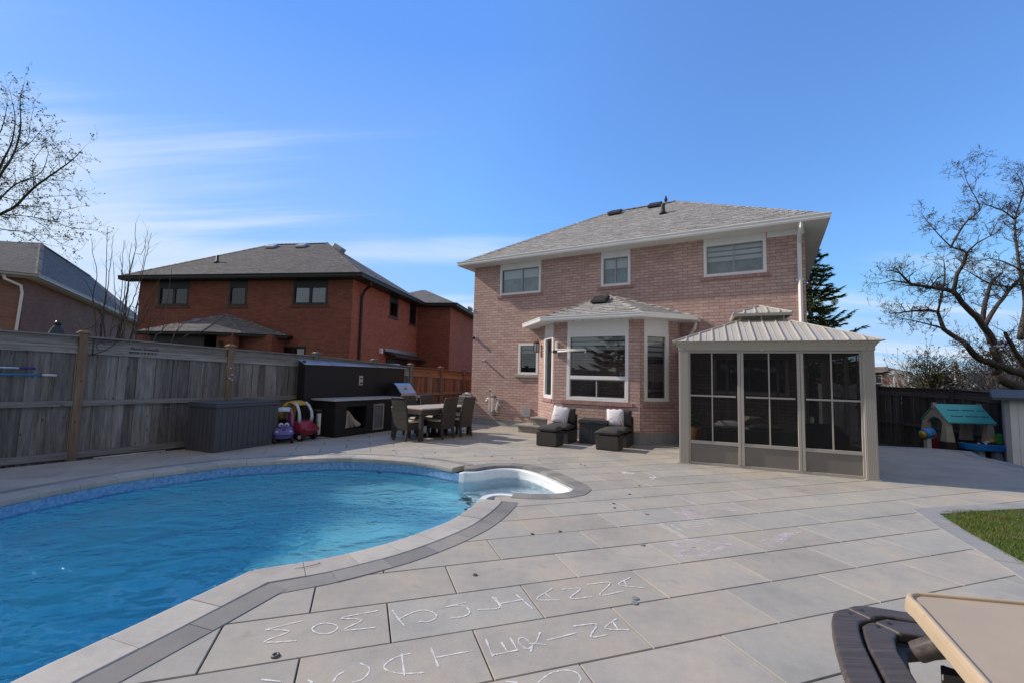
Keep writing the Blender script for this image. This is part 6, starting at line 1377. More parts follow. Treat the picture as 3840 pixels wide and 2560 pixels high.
# ------------------------------------------------------------------ ride-on toy cars
def toy_car(label, loc, rz, body, pillar_f, pillar_r, roof_, rim, face=False, s=1.0):
    t = thing('toy_car', label, 'toy car', loc, rz); t.scale = (s, s, s)
    # shell: cross sections along y (front at -y)
    sec = [(-.37, .14, .27, .13), (-.34, .19, .34, .11), (-.24, .215, .40, .10), (-.12, .22, .43, .10), (.0, .215, .36, .09), (.16, .215, .36, .09), (.28, .21, .42, .10), (.36, .18, .38, .12), (.39, .12, .30, .15)]
    b = MB(); vs = []; n_ = 12
    for y, hw, zt, zb in sec:
        for k in range(n_):
            a = 2*math.pi*k/n_; cx_, sx_ = math.cos(a), math.sin(a); e = .55
            vs.append((hw*math.copysign(abs(cx_)**e, cx_), y, (zt+zb)/2+(zt-zb)/2*math.copysign(abs(sx_)**e, sx_)))
    b.add(vs, [(i*n_+j, i*n_+(j+1) % n_, (i+1)*n_+(j+1) % n_, (i+1)*n_+j) for i in range(len(sec)-1) for j in range(n_)]+[tuple(range(n_)), tuple(range(len(vs)-1, len(vs)-n_-1, -1))], True)
    b.build('body', body, t)
    b = MB(); b.tube([(-.20, -.36, .24), (-.1, -.415, .23), (.1, -.415, .23), (.20, -.36, .24)], .035, 8); b.build('bumper', body, t)
    zr = .80
    for sx_ in (-1, 1):
        b = MB(); b.tube([(sx_*.17, -.20, .38), (sx_*.185, -.21, .48), (sx_*.18, -.19, .60), (sx_*.165, -.13, .71), (sx_*.15, -.05, .77)], [.042, .034, .030, .030, .034], 10); b.build('front_pillar', pillar_f, t)
        b = MB(); b.tube([(sx_*.18, .28, .38), (sx_*.18, .27, .55), (sx_*.165, .21, .70), (sx_*.15, .12, .77)], [.05, .042, .038, .036], 10); b.build('rear_pillar', pillar_r, t)
    b = MB(); vs = []; 
    for y, z, hw in ((-.10, .755, .17), (-.05, .80, .185), (.04, .825, .19), (.12, .81, .185), (.17, .77, .17)):
        for x in (-1, -.6, 0, .6, 1): vs.append((x*hw, y, z-.03*abs(x)**3))
        for x in (1, .6, 0, -.6, -1): vs.append((x*hw*.97, y, z-.035-.03*abs(x)**3))
    b.add(vs, [(i*10+j, i*10+(j+1) % 10, (i+1)*10+(j+1) % 10, (i+1)*10+j) for i in range(4) for j in range(10)]+[tuple(range(10)), tuple(range(49, 39, -1))], True); b.build('roof', roof_, t)
    for sx_ in (-1, 1):
        for y in (-.27, .27):
            b = MB(); M = Matrix.Translation((sx_*.19, y, .088)) @ Matrix.Rotation(R(90), 4, 'Y'); b.lathe([(.05, -.035), (.082, -.03), (.088, -.018), (.088, .018), (.082, .03), (.05, .035)], 18, M=M); w_ = b.build('wheel', 'tyre_black', t)
            b = MB(); b.lathe([(.042, .0351 if sx_ > 0 else -.0351-.006), (.042, .041 if sx_ > 0 else -.0352)], 14, M=M); b.build('hub', rim, w_)
            if y < 0: b = MB(); b.tube([(sx_*.15, y, .20), (sx_*.15, y+.01, .09)], .009, 6); b.build('fork', 'steel', t)
    b = MB(); b.tube([(0, -.13, .42), (0, -.05, .50)], .012, 8); b.lathe([(.075, 0), (.085, .01), (.075, .02)], 16, M=Matrix.Translation((0, -.04, .50)) @ Matrix.Rotation(R(-50), 4, 'X')); b.build('steering_wheel', 'tyre_black', t)
    if face:
        b = MB()
        for sx_ in (-1, 1): b.lathe([(.005, -.055), (.04, -.04), (.058, 0), (.04, .04), (.005, .055)], 14, (sx_*.062, -.30, .43), None)
        e_ = b.build('eyes', 'car_white', t); b = MB()
        for sx_ in (-1, 1): b.lathe([(.026, 0), (.024, .008), (.012, .012)], 12, M=Matrix.Translation((sx_*.055, -.352, .428)) @ Matrix.Rotation(R(90), 4, 'X'))
        b.build('iris', 'eye_blue', e_); b = MB()
        for sx_ in (-1, 1): b.lathe([(.013, 0), (.010, .004)], 10, M=Matrix.Translation((sx_*.055, -.3645, .43)) @ Matrix.Rotation(R(90), 4, 'X'))
        b.build('pupil', 'eye_black', e_)
        b = MB(); b.lathe([(.035, 0), (.03, .008)], 14, M=Matrix.Translation((0, -.352, .325)) @ Matrix.Rotation(R(90), 4, 'X') @ Matrix.Diagonal((1, .55, 1, 1))); b.build('badge', 'toy_red', t)
        b = MB(); b.tube([(-.085, -.362, .255), (-.04, -.376, .24), (.04, -.376, .24), (.085, -.362, .255)], .006, 6); b.build('smile', 'car_white', t)
        b = MB()
        for sx_ in (-1, 1): b.lathe([(.04, 0), (.03, .014)], 12, M=Matrix.Translation((sx_*.145, -.352, .27)) @ Matrix.Rotation(R(90), 4, 'X'))
        b.build('headlight', 'car_white', t)
    return t
toy_car('purple ride-on toy car with white eyes and pink pillars, half behind the deck box', (-5.02, 9.90, 0), R(32), 'car_purple', 'car_pink', 'car_pink', 'car_white', 'tyre_black', True, .92)
toy_car('red ride-on toy car with yellow roof and white front pillars beside the kitchen', (-4.90, 10.32, 0), R(74), 'car_red', 'car_white', 'car_yellow', 'car_yellow', 'car_white', False, 1.08)
# ------------------------------------------------------------------ lounge chairs and footstools
LA = R(61)
def wick_box(mb, x0, x1, y0, y1, z1): mb.box(x0, x1, y0, y1, .012, z1)
def lounge(label, loc, fl):
    t = thing('lounge_chair', label, 'lounge chair', loc, LA, 'wicker lounge chairs under the bay window')
    b = MB(); b.box(.62, 1.26, -.03, .60, .012, .30); b.build('seat_base', 'wicker_grey', t, bevel=.012)
    b = MB(); b.box(1.20, 1.26, -.03, .60, .301, .66); b.build('back_frame', 'wicker_grey', t, bevel=.012)
    b = MB(); cushion(b, .59, 1.20, -.02, .58, .305, .43, .025); b.build('seat_cushion', 'cushion_dark', t)
    b = MB(); M = Matrix.Translation((1.19, 0, .44)) @ Matrix.Rotation(R(-82), 4, 'Y'); cushion(b, 0, .36, .0, .57, 0, .13, .03, M=M); b.build('back_cushion', 'cushion_dark', t)
    return t
def stool(label, loc):
    t = thing('footstool', label, 'footstool', loc, LA, 'wicker footstools before the lounge chairs')
    b = MB(); b.box(.0, .43, .0, .50, .012, .315); b.build('stool_base', 'wicker_grey', t, bevel=.012)
    b = MB(); cushion(b, -.01, .44, -.01, .51, .32, .435, .025); b.build('cushion', 'cushion_dark', t)
    for x in (.03, .40):
        for y in (.03, .47): b = MB(); b.lathe([(.015, 0), (.015, .0115)], 8, (x, y, 0)); b.build('foot', 'cast_black', t)
o1, o2 = (1.043, 10.038, 0), (2.333, 9.658, 0)
lounge('grey wicker lounge chair left of the small storage box', o1, 0); lounge('grey wicker lounge chair right of the small storage box', o2, 1)
stool('grey wicker footstool with a dark cushion, left of the two', o1); stool('grey wicker footstool with a dark cushion, right and nearer the gazebo', o2)
def pillow(name, label, base, a, tilt, s=.42, mat_='pillow_leaf'):
    q = Vector(base)+Vector((math.cos(LA), math.sin(LA), 0))*a[0]+Vector((-math.sin(LA), math.cos(LA), 0))*a[1]
    t = thing('throw_pillow', label, 'pillow', (q.x, q.y, a[2]), LA); vs = []; n_ = 10
    b = MB()
    for side in (1, -1):
        for i in range(n_+1):
            for j in range(n_+1):
                u, v = i/n_*2-1, j/n_*2-1; th = .075*((1-abs(u)**2.2)*(1-abs(v)**2.2))**.55
                k = 1-.06*((1-abs(u))*(abs(v) > .95)+(1-abs(v))*(abs(u) > .95)); vs.append((side*th, u*s/2*(1-.05*(1-v*v)), (v+1)*s/2*(1-.0*(u*u))+.012*math.sin(u*9)*(v > .8)))
    m_ = (n_+1)**2; fs = []
    for sd_ in (0, 1):
        for i in range(n_):
            for j in range(n_):
                a_, b_, c_, d_ = sd_*m_+i*(n_+1)+j, sd_*m_+(i+1)*(n_+1)+j, sd_*m_+(i+1)*(n_+1)+j+1, sd_*m_+i*(n_+1)+j+1; fs.append((a_, b_, c_, d_) if sd_ else (d_, c_, b_, a_))
    M = Matrix.Rotation(tilt[0], 4, 'Y') @ Matrix.Rotation(tilt[1], 4, 'X') @ Matrix.Rotation(tilt[2], 4, 'Z'); b.add(vs, fs, True, M)
    return b.build('pillow_body', mat_, t, weld=True)
pillow('throw_pillow', 'white leaf-pattern pillow leaning on the left lounge chair', o1, (.93, .34, .44), (R(20), R(4), R(12)))
pillow('throw_pillow', 'white leaf-pattern pillow leaning on the right lounge chair', o2, (.93, .33, .44), (R(22), R(-5), R(8)))
pillow('throw_pillow', 'beige back pillow half hidden behind the white pillow on the right lounge chair', o2, (1.04, .46, .44), (R(10), R(4), 0), .34, 'cushion_brown')
# ------------------------------------------------------------------ toys at the far right
PHS = thing('playhouse', 'toy playhouse with turquoise roof and beige tapered posts by the dark fence', 'playhouse', (11.97, 12.3, -.55), R(-6))
b = MB(); rl, rw = 1.16, .42
def slopep(mb, y0, z0, y1, z1, x0, x1, th=.035):
    mb.add([(x0, y0, z0), (x1, y0, z0), (x1, y1, z1), (x0, y1, z1), (x0, y0, z0+th), (x1, y0, z0+th), (x1, y1, z1+th), (x0, y1, z1+th)], [(3, 2, 1, 0), (4, 5, 6, 7), (0, 1, 5, 4), (1, 2, 6, 5), (2, 3, 7, 6), (3, 0, 4, 7)])
slopep(b, -.18, 1.13, .28, 1.60, -.06, 1.14); rfo = b.build('roof', 'toy_teal', PHS, bevel=.01)
b = MB(); slopep(b, .74, 1.13, .2805, 1.60, -.06, 1.14); b.build('roof', 'toy_teal', PHS, bevel=.01)
b = MB()
for fz in (.33, .66):
    y = -.18+.46*fz; z = 1.13+.47*fz+.037
    for a, c_ in ((.10, .42), (.46, .80), (.84, 1.05)): b.box(a+fz*.1, c_+fz*.1-.02, y-.01, y+.01, z-.02, z+.006)
b.build('tile_groove', 'glass_fill', rfo)
b = MB(); b.box(-.08, -.0, .24, .32, 1.50, 1.66); b.box(1.08, 1.16, .24, .32, 1.52, 1.65); b.build('ridge_post', 'toy_beige', PHS, bevel=.008)
for x0 in (-.045, 1.085):
    b = MB(); P = [(-.17, 1.10), (-.10, 1.08), (.02, 1.10), (.12, 1.22), (.28, 1.27), (.44, 1.22), (.54, 1.10), (.66, 1.08), (.73, 1.10), (.28, 1.58)]
    b.prism(P, 0, .05, Matrix(((0, 0, 1, x0), (1, 0, 0, 0), (0, 1, 0, 0), (0, 0, 0, 1)))); b.build('gable', 'toy_beige', PHS, bevel=.006)
def tap(mb, x, y, z0, z1, w0, w1):
    mb.add([(x-w0, y-w0, z0), (x+w0, y-w0, z0), (x+w0, y+w0, z0), (x-w0, y+w0, z0), (x-w1, y-w1, z1), (x+w1, y-w1, z1), (x+w1, y+w1, z1), (x-w1, y+w1, z1)], [(3, 2, 1, 0), (4, 5, 6, 7), (0, 1, 5, 4), (1, 2, 6, 5), (2, 3, 7, 6), (3, 0, 4, 7)])
for x, y in ((.0, -.06), (1.02, -.06), (.0, .62), (1.02, .62)):
    b = MB(); tap(b, x, y, .62, 1.14, .11, .065); b.build('post', 'toy_beige', PHS, bevel=.01)
    b = MB(); b.box(x-.125, x+.125, y-.125, y+.125, 0, .619); 
    b.build('post_base', 'toy_brown', PHS, bevel=.012)
b = MB(); b.prism([(-.11, 0), (.11, 0), (.11, .56), (.06, .64), (-.06, .66), (-.11, .58)], -.02, .02, Matrix(((0, 0, 1, -.02), (1, 0, 0, .28), (0, 1, 0, 0), (0, 0, 0, 1)))); b.build('half_door', 'toy_red', PHS, bevel=.01)
WTB = thing('water_table', 'blue toy water table with small green, yellow and white pieces under the playhouse roof', 'water table', (12.28, 11.95, -.55), R(-4))
b = MB(); P = [(-.06, .08), (.02, -.12), (.25, -.20), (.78, -.18), (.93, -.05), (.95, .22), (.78, .40), (.15, .40), (-.03, .28)]; b.prism([(x, y) for x, y in P], .46, .62, scale_top=1.06); b.build('tray', 'toy_blue', WTB, bevel=.015)
b = MB(); b.prism([(x*.86+.06, y*.8+.02) for x, y in P], .6205, .628); b.build('tray_floor', 'toy_brown', WTB)
for x in (.25, .68): b = MB(); tap(b, x, .05, 0, .459, .10, .07); b.build('leg', 'pole_white', WTB)
b = MB(); b.box(.72, .82, .02, .08, .63, .90); b.box(.66, .72, .02, .08, .63, .70); b.build('water_wheel', 'toy_green', WTB, bevel=.01)
b = MB(); b.lathe([(.03, 0), (.08, .05), (.08, .07), (.02, .14)], 12, (.58, .05, .63)); b.build('funnel', 'toy_yellow', WTB)
b = MB(); b.tube([(.36, .0, .66), (.50, .02, .68)], .035, 8); b.build('boat', 'pole_white', WTB)
for x in (.08, .26): b = MB(); b.lathe([(.03, 0), (.035, .02), (.01, .035)], 10, (x, -.14, .63)); b.build('ball', 'pole_white', WTB)
t = thing('toy_mailbox', 'blue and yellow toy on a pale post left of the playhouse', 'toy', (11.42, 12.25, -.55), 0)
b = MB(); b.box(-.06, .06, -.05, .05, 0, .70); b.build('post', 'wood_pale', t); b = MB(); b.lathe([(.13, -.12), (.14, 0), (.13, .14)], 14, M=Matrix.Translation((.0, 0, .83)) @ Matrix.Rotation(R(75), 4, 'Y')); b.build('box_body', 'pole_blue', t)
b = MB(); b.lathe([(.09, 0), (.10, .04), (.05, .07)], 12, M=Matrix.Translation((-.12, -.02, .81)) @ Matrix.Rotation(R(-105), 4, 'Y')); b.build('cap', 'toy_yellow', t); b = MB(); b.box(.02, .12, -.16, -.12, .74, .82); b.build('flag', 'toy_red', t, bevel=.01)
# ------------------------------------------------------------------ closed umbrella beyond the fence
t = thing('patio_umbrella', 'closed dark patio umbrella rising above the left fence', 'umbrella', (-9.75, 9.45, -.2))
b = MB(); n_ = 16; vs = []; pr = [(.04, 2.62), (.10, 2.50), (.16, 2.30), (.24, 2.1), (.27, 1.95), (.20, 1.5), (.15, .9)]
for i, (r_, z) in enumerate(pr):
    for j in range(n_): a = 2*math.pi*j/n_; k = 1+.22*math.sin(j*2.7+i*.6)*(1 if i > 0 else .2); vs.append((r_*k*math.cos(a), r_*k*math.sin(a), z))
b.add(vs, [(i*n_+j, i*n_+(j+1) % n_, (i+1)*n_+(j+1) % n_, (i+1)*n_+j) for i in range(len(pr)-1) for j in range(n_)]+[tuple(range(n_))], True); b.build('canopy', 'umbrella_fabric', t)
b = MB(); b.tube([(0, 0, 0), (0, 0, 2.7)], .022, 8); b.lathe([(.05, 2.60), (.06, 2.64), (.03, 2.70)], 10); b.build('mast', 'cast_black', t)
# ------------------------------------------------------------------ foreground: folding picnic table with bench
pt = thing('picnic_table', 'tan plastic picnic table corner with a dark brown curved bench in the foreground', 'picnic table', (0, 0, 0))
ZT_ = .60
TP = [(1.815, 2.10), (1.835, 2.145), (1.90, 2.175), (2.20, 2.09), (3.2, 1.78), (3.1, .5), (1.75, .35), (1.36, .62), (1.36, .95), (1.52, 1.38)]
tpc = [(p.x, p.y) for p in catmull(TP, .06, True)]
tpc = [(1.50, 1.40), (1.80, 2.03), (1.812, 2.07), (1.83, 2.105), (1.86, 2.13), (1.90, 2.142), (2.0, 2.128), (3.25, 1.93), (3.3, 1.88), (3.2, .55), (3.1, .48), (1.62, .55), (1.46, .66), (1.38, .80), (1.36, .95), (1.38, 1.10), (1.43, 1.24)]
tpc = list(reversed(tpc)); 
b = MB(); b.prism(offset_poly(tpc, -.022), ZT_-.03, ZT_-.010); b.build('table_top', 'tan_plastic_top', pt)
b = MB(); b.sweep(tpc, [(-.024, -.03), (-.022, -.002), (-.017, .003), (-.006, .003), (.000, -.003), (.004, -.020), (.008, -.064), (.002, -.070), (-.016, -.070)], True, ZT_); rimo = b.build('table_rim', 'tan_plastic', pt, bevel=.003)
b = MB()
for q in ((1.755, 1.935), (1.665, 1.745), (1.555, 1.515)):
    b.lathe([(.002, -.010), (.009, -.006), (.010, -.001), (.003, .0015)], 10, (q[0]+.004, q[1]-.002, ZT_))
b.build('rim_notch', 'tan_plastic', rimo)
BZ = .385
def slab_piece(pts, z0, z1, name, bev=.012): 
    b = MB(); b.prism(pts, z0, z1); return b.build(name, 'brown_woodgrain', pt, bevel=bev, seg=4)
# two mitred planks per arm; the joint runs from the outer corner inward
A1, A2, A3 = (1.735, 2.375), (1.795, 2.215), (1.865, 2.03)
O0, O1 = (1.66, 2.33), (1.575, 2.14)
slab_piece([(1.790, 2.426), (1.725, 2.403), (1.676, 2.367), (1.622, 2.302), (1.567, 2.221), (1.499, 2.11), (1.434, 1.994), (1.375, 1.88), (1.27, 1.60), (1.38, 1.58), (1.491, 1.837), (1.581, 2.015), (1.631, 2.115), (1.695, 2.217), (1.74, 2.277), (1.776, 2.299), (1.829, 2.312)], BZ-.05, BZ, 'bench_plank')
slab_piece([(1.798, 2.430), (1.844, 2.451), (1.904, 2.459), (2.098, 2.395), (2.9, 2.12), (2.86, 2.02), (2.05, 2.311), (1.977, 2.344), (1.933, 2.352), (1.881, 2.345), (1.837, 2.322)], BZ-.05, BZ, 'bench_plank')
slab_piece([(1.827, 2.300), (1.785, 2.285), (1.745, 2.262), (1.695, 2.189), (1.630, 2.081), (1.573, 1.962), (1.51, 1.838), (1.40, 1.57), (1.50, 1.55), (1.609, 1.79), (1.68, 1.93), (1.743, 2.061), (1.807, 2.150), (1.866, 2.203)], BZ-.05, BZ-.002, 'bench_plank')
slab_piece([(1.837, 2.304), (1.915, 2.330), (2.041, 2.295), (2.84, 2.01), (2.80, 1.90), (2.05, 2.16), (1.876, 2.203)], BZ-.05, BZ-.002, 'bench_plank')
for q in ((1.852, 2.400), (1.765, 2.365), (1.893, 2.282), (1.812, 2.250)): b = MB(); b.lathe([(.010, 0), (.009, .0012)], 10, (q[0], q[1], BZ+.0004)); b.build('screw_hole', 'cast_black', pt)
b = MB(); b.prism([(1.70, 2.34), (1.82, 2.38), (2.2, 2.28), (2.1, 2.17), (1.84, 2.13), (1.45, 1.6), (1.36, 1.65)], BZ-.10, BZ-.051, scale_top=1.0); b.build('bench_underframe', 'brown_woodgrain', pt, bevel=.01)
b = MB(); b.tube([(1.83, 2.07, .37), (1.98, 1.92, .545)], .045, 8, smooth=True); b.build('support_tube', 'brown_woodgrain', pt, bevel=.008)
b = MB(); b.tube([(1.90, 2.03, .30), (2.25, 1.70, .30), (2.6, 1.4, .32)], .05, 4, smooth=False); b.build('support_beam', 'cast_black', pt, bevel=.008)
b = MB(); b.tube([(2.15, 1.65, .54), (2.0, 1.9, .0)], .03, 8); b.build('leg', 'tan_plastic', pt)
b = MB(); b.tube([(1.62, 1.32, .54), (1.56, 1.2, 0)], .035, 8); b.build('leg', 'tan_plastic', pt)
b = MB(); b.box(1.72, 1.78, 2.18, 2.24, 0, .285); b.build('bench_leg', 'brown_woodgrain', pt, bevel=.008)
# ------------------------------------------------------------------ chalk on the patio
rg = random.Random(2)
def stroke(mb, pts, w_, z=.0026):
    P = catmull([Vector(p) for p in pts], .012) if len(pts) > 2 and w_ < .012 else catmull([Vector(p) for p in pts], .03)
    k = len(P)
    for i in range(k-1):
        a, c_ = P[i], P[i+1]
        d = c_-a
        if d.length < 1e-6: continue
        n_ = Vector((-d.y, d.x)).normalized(); wa = w_*(.75+.35*math.sin(i*1.7)+.0); wb = w_*(.75+.35*math.sin((i+1)*1.7))
        mb.add([(a.x-n_.x*wa, a.y-n_.y*wa, z), (a.x+n_.x*wa, a.y+n_.y*wa, z), (c_.x+n_.x*wb, c_.y+n_.y*wb, z), (c_.x-n_.x*wb, c_.y-n_.y*wb, z)], [(0, 3, 2, 1)])
def dseg(p, pts):
    m_ = 9
    for a, c_ in zip(pts, pts[1:]):
        ax, ay = c_[0]-a[0], c_[1]-a[1]; L_ = ax*ax+ay*ay or 1e-9; t_ = max(0, min(1, ((p[0]-a[0])*ax+(p[1]-a[1])*ay)/L_)); m_ = min(m_, math.hypot(p[0]-a[0]-ax*t_, p[1]-a[1]-ay*t_))
    return m_
labs = {'mom': ('chalk_writing', 'white chalk word MOM written across the slab nearest the pool border', 'chalk_white', .0062),
 'name_one': ('chalk_writing', 'white chalk name JULHANNA running on after MOM', 'chalk_white', .0060),
 'name_two': ('chalk_writing', 'white chalk name ending in ATERINA along the lowest row of slabs', 'chalk_white', .0062),
 'ring': ('chalk_writing', 'faint white chalk ring at the bottom edge', 'chalk_white', .0055),
 'heart': ('chalk_drawing', 'thick pale pink chalk heart drawn in several outlines', 'chalk_pink', .022),
 'scribble': ('chalk_drawing', 'pale pink chalk scribble two slab rows beyond the heart', 'chalk_pink', .022),
 'boxes': ('chalk_drawing', 'thin nested chalk rectangles between the scribble and the heart', 'chalk_white', .006),
 'fan': ('chalk_drawing', 'faint chalk fan of lines right of the heart', 'chalk_pink', .010),
 'triangle': ('chalk_drawing', 'small white chalk triangle near the pool steps', 'chalk_white', .02)}
for i_, (k, (nm, lab, mt_, w_)) in enumerate(labs.items()):
    sts = list(enumerate(CHALK[k])); root = thing(nm, lab, 'chalk drawing' if 'drawing' in nm else 'chalk writing', (0, 0, 0))
    if 'drawing' in nm:
        b = MB()
        for j_, s_ in sts: stroke(b, s_, w_, .0026+.00008*j_)
        b.build('chalk_lines', mt_, root)
    else:
        groups = []
        for j_, s_ in sts:      # strokes that touch form one letter
            near_ = [g_ for g_ in groups if any(math.hypot(p[0]-q[0], p[1]-q[1]) < .05 or dseg(p, t_[1]) < .03 or dseg(q, s_) < .03 for t_ in g_ for p in s_ for q in t_[1])]
            ng = [(j_, s_)]+[t_ for g_ in near_ for t_ in g_]; groups = [g_ for g_ in groups if g_ not in near_]+[ng]
        for g_ in groups:
            b = MB()
            for j_, s_ in sorted(g_): stroke(b, s_, w_, .0026+.00008*j_)
            b.build('letter', mt_, root)
# ------------------------------------------------------------------ pool-cover anchors let into the slabs
places = ['raised brass anchor under the chalk M in the foreground joint', 'dark anchor alone on the slab beyond the chalk names', 'dark anchor in the slab joint right of the pool border', 'dark anchor at the slab corner close to the pool border',
 'grey disc just beyond the last A of the upper chalk name', 'grey disc just below its twin under the last A of the upper chalk name', 'grey disc at the joint left of the chalk heart', 'small disc beyond the chalk heart, left of the pink scribble', 'dark anchor farther of the pair beside the pool steps border', 'dark anchor nearer of the pair beside the pool steps border', 'dark anchor beyond the pair, towards the gazebo', 'dark anchor nearest the chalk triangle']
nth = ['leftmost', 'second from the left', 'third from the left', 'fourth from the left', 'fifth from the left', 'sixth from the left', 'seventh from the left', 'eighth from the left', 'ninth from the left', 'tenth from the left', 'rightmost']
rest = sorted(range(len(places), len(ANCHORS)), key=lambda i: ANCHORS[i][0]/ANCHORS[i][1])
for i_, (x, y) in enumerate(ANCHORS):
    lab = places[i_] if i_ < len(places) else 'small dark anchor between the pool and the lounge chairs, '+nth[rest.index(i_)]
    t = thing('cover_anchor', lab, 'anchor', (x, y, .001), 0, 'cover anchors in the patio'); disc = 4 <= i_ <= 7; b = MB()
    r_ = .024 if (i_ == 0 or disc) else .019
    b.lathe([(r_, 0), (r_, .002), (r_*.85, .006 if i_ else .009), (r_*.45, .007 if i_ else .010), (r_*.4, .004)] if not disc else [(r_, 0), (r_, .004), (r_*.9, .006)], 18)
    b.build('anchor_body', 'disc_grey' if disc else 'brass_dull', t)
    if i_ == 0: b = MB(); b.lathe([(.008, .0), (.008, .0055)], 6, (0, 0, 0)); b.build('socket', 'cast_black', t)
# a curled twig on the coping
t = thing('twig', 'small curled dark twig lying on the pool coping', 'twig', (0, 0, 0)); b = MB(); b.tube([(-1.66, 3.60, .014), (-1.60, 3.62, .016), (-1.53, 3.66, .02), (-1.50, 3.70, .018), (-1.53, 3.715, .016)], [.001, .002, .0025, .002, .001], 5); b.build('twig_stem', 'bark', t)
# ------------------------------------------------------------------ bare trees
def grow(mb, buds, p, d, ln, r, lvl, rg, droop=0, nb=(3, 5), spread=.9, curl=.35, budp=1.0, kink=.25, minr=.0035):
    """one branch and, recursively, its twigs"""
    n = max(2, int(3+lvl)); pts = [p.copy()]; rs = [r]; q = p.copy(); dd = d.normalized()
    for i in range(n):
        dd = (dd+Vector((rg.gauss(0, kink), rg.gauss(0, kink), rg.gauss(0, kink)+.05-droop))).normalized()
        q = q+dd*(ln/n); pts.append(q.copy()); rs.append(max(minr*.6, r*(1-(i+1)/n*.75)))
    mb.tube(pts, rs, 5 if r > .03 else 3, caps=False)
    if lvl <= 0:
        if rg.random() < budp:
            for _ in range(rg.choice((2, 3, 4))): buds.append((pts[rg.randrange(1, n+1)]+Vector((rg.gauss(0, .012), rg.gauss(0, .012), rg.gauss(0, .012))), dd))
        return
    for k in range(rg.randint(*nb)):
        t = rg.uniform(.25, 1); i = min(n-1, int(t*n)); f = t*n-i
        s_ = pts[i].lerp(pts[i+1], f)
        side = dd.cross(Vector((rg.gauss(0, 1), rg.gauss(0, 1), rg.gauss(0, 1)))).normalized()
        nd = (dd*rg.uniform(.35, .9)+side*spread*rg.uniform(.6, 1.2)+Vector((0, 0, curl*.4))).normalized()
        grow(mb, buds, s_, nd, ln*rg.uniform(.42, .7), max(minr, rs[i]*rg.uniform(.4, .62)), lvl-1, rg, droop, nb, spread, curl, budp, kink, minr)
def put_buds(mb, buds, rg, size, per=1):
    for p, d in buds:
        for _ in range(per):
            s_ = size*rg.uniform(.6, 1.5); a = Vector((rg.gauss(0, 1), rg.gauss(0, 1), rg.gauss(0, 1))).normalized(); b_ = a.cross(d if d.length else Vector((0, 0, 1))).normalized()
            c_ = p+Vector((rg.gauss(0, s_*.6), rg.gauss(0, s_*.6), rg.gauss(0, s_*.6)))
            mb.add([c_-a*s_, c_+b_*s_*.5, c_+a*s_, c_-b_*s_*.5], [(0, 1, 2, 3)])
def limb_tree(name, label, limbs, bark, bud, rg, dens, ln0, lvl, budsize, minr, droop=0, budper=1, spread=.9, kink=.22, taper_from=.0, smoothseg=.25):
    root = thing(name, label, 'tree', (limbs[0][0][0][0], limbs[0][0][0][1], -.3))
    tr = MB(); tw = MB(); buds = []
    off = Vector(root.location)
    for pts, rs in limbs:
        P = [Vector(p)-off for p in pts]; C_ = catmull(P, smoothseg); 
        # radius along the curve
        dist = [0]
        for i in range(1, len(C_)): dist.append(dist[-1]+(C_[i]-C_[i-1]).length)
        kd = [0]; 
        for i in range(1, len(P)): kd.append(kd[-1]+(P[i]-P[i-1]).length)
        sc = kd[-1]/max(1e-6, dist[-1]); R_ = []
        for dd in dist:
            x = dd*sc; i = max(0, min(len(kd)-2, next((j for j in range(len(kd)-1) if kd[j+1] >= x), len(kd)-2)))
            f = (x-kd[i])/max(1e-6, kd[i+1]-kd[i]); R_.append((rs[i]+(rs[i+1]-rs[i])*min(1, max(0, f)))*.72)
        C2 = [c_+Vector((rg.gauss(0, .25), rg.gauss(0, .25), rg.gauss(0, .25)))*R_[i]*.5 for i, c_ in enumerate(C_)]
        tr.tube(C2, R_, 8 if max(rs) > .06 else 5, caps=True)
        # twigs all along
        tot = dist[-1]; k = int(tot*dens)
        for _ in range(k):
            x = rg.uniform(.08 if max(rs) < .12 else .3, 1)*tot; i = max(1, next((j for j in range(len(dist)) if dist[j] >= x), len(dist)-1)); p = C2[i]
            if R_[i] > .14: continue
            dd = (C_[i]-C_[i-1]).normalized(); side = dd.cross(Vector((rg.gauss(0, 1), rg.gauss(0, 1), rg.gauss(0, 1)))).normalized()
            nd = (dd*rg.uniform(.1, .9)+side*rg.uniform(.5, 1.2)+Vector((0, 0, .2))).normalized()
            grow(tw, buds, p, nd, ln0*rg.uniform(.5, 1.2), max(minr, min(R_[i]*.5, minr*3.5)), lvl, rg, droop, (2, 4), spread, .35, 1, kink, minr)
    tr.build('trunk', bark, root); tw.build('crown', bark, root)
    bd = MB(); put_buds(bd, buds, rg, budsize, budper); bd.build('buds', bud, root)
    return root
rg = random.Random(21)
limb_tree('bare_tree', 'large bare spreading tree with reddish buds above the dark fence and shed', RTREE, 'bark', 'bud_brown', rg, 9.0, .62, 2, .020, .0062, droop=.02, budper=1, kink=.30)
rg = random.Random(33)
limb_tree('bare_tree', 'tall bare tree with budding twigs reaching in from the left edge above the fence', LTREE, 'bark_olive', 'bud_olive', rg, 12.0, .36, 1, .016, .0024, droop=.03, budper=2, kink=.22, smoothseg=.12)
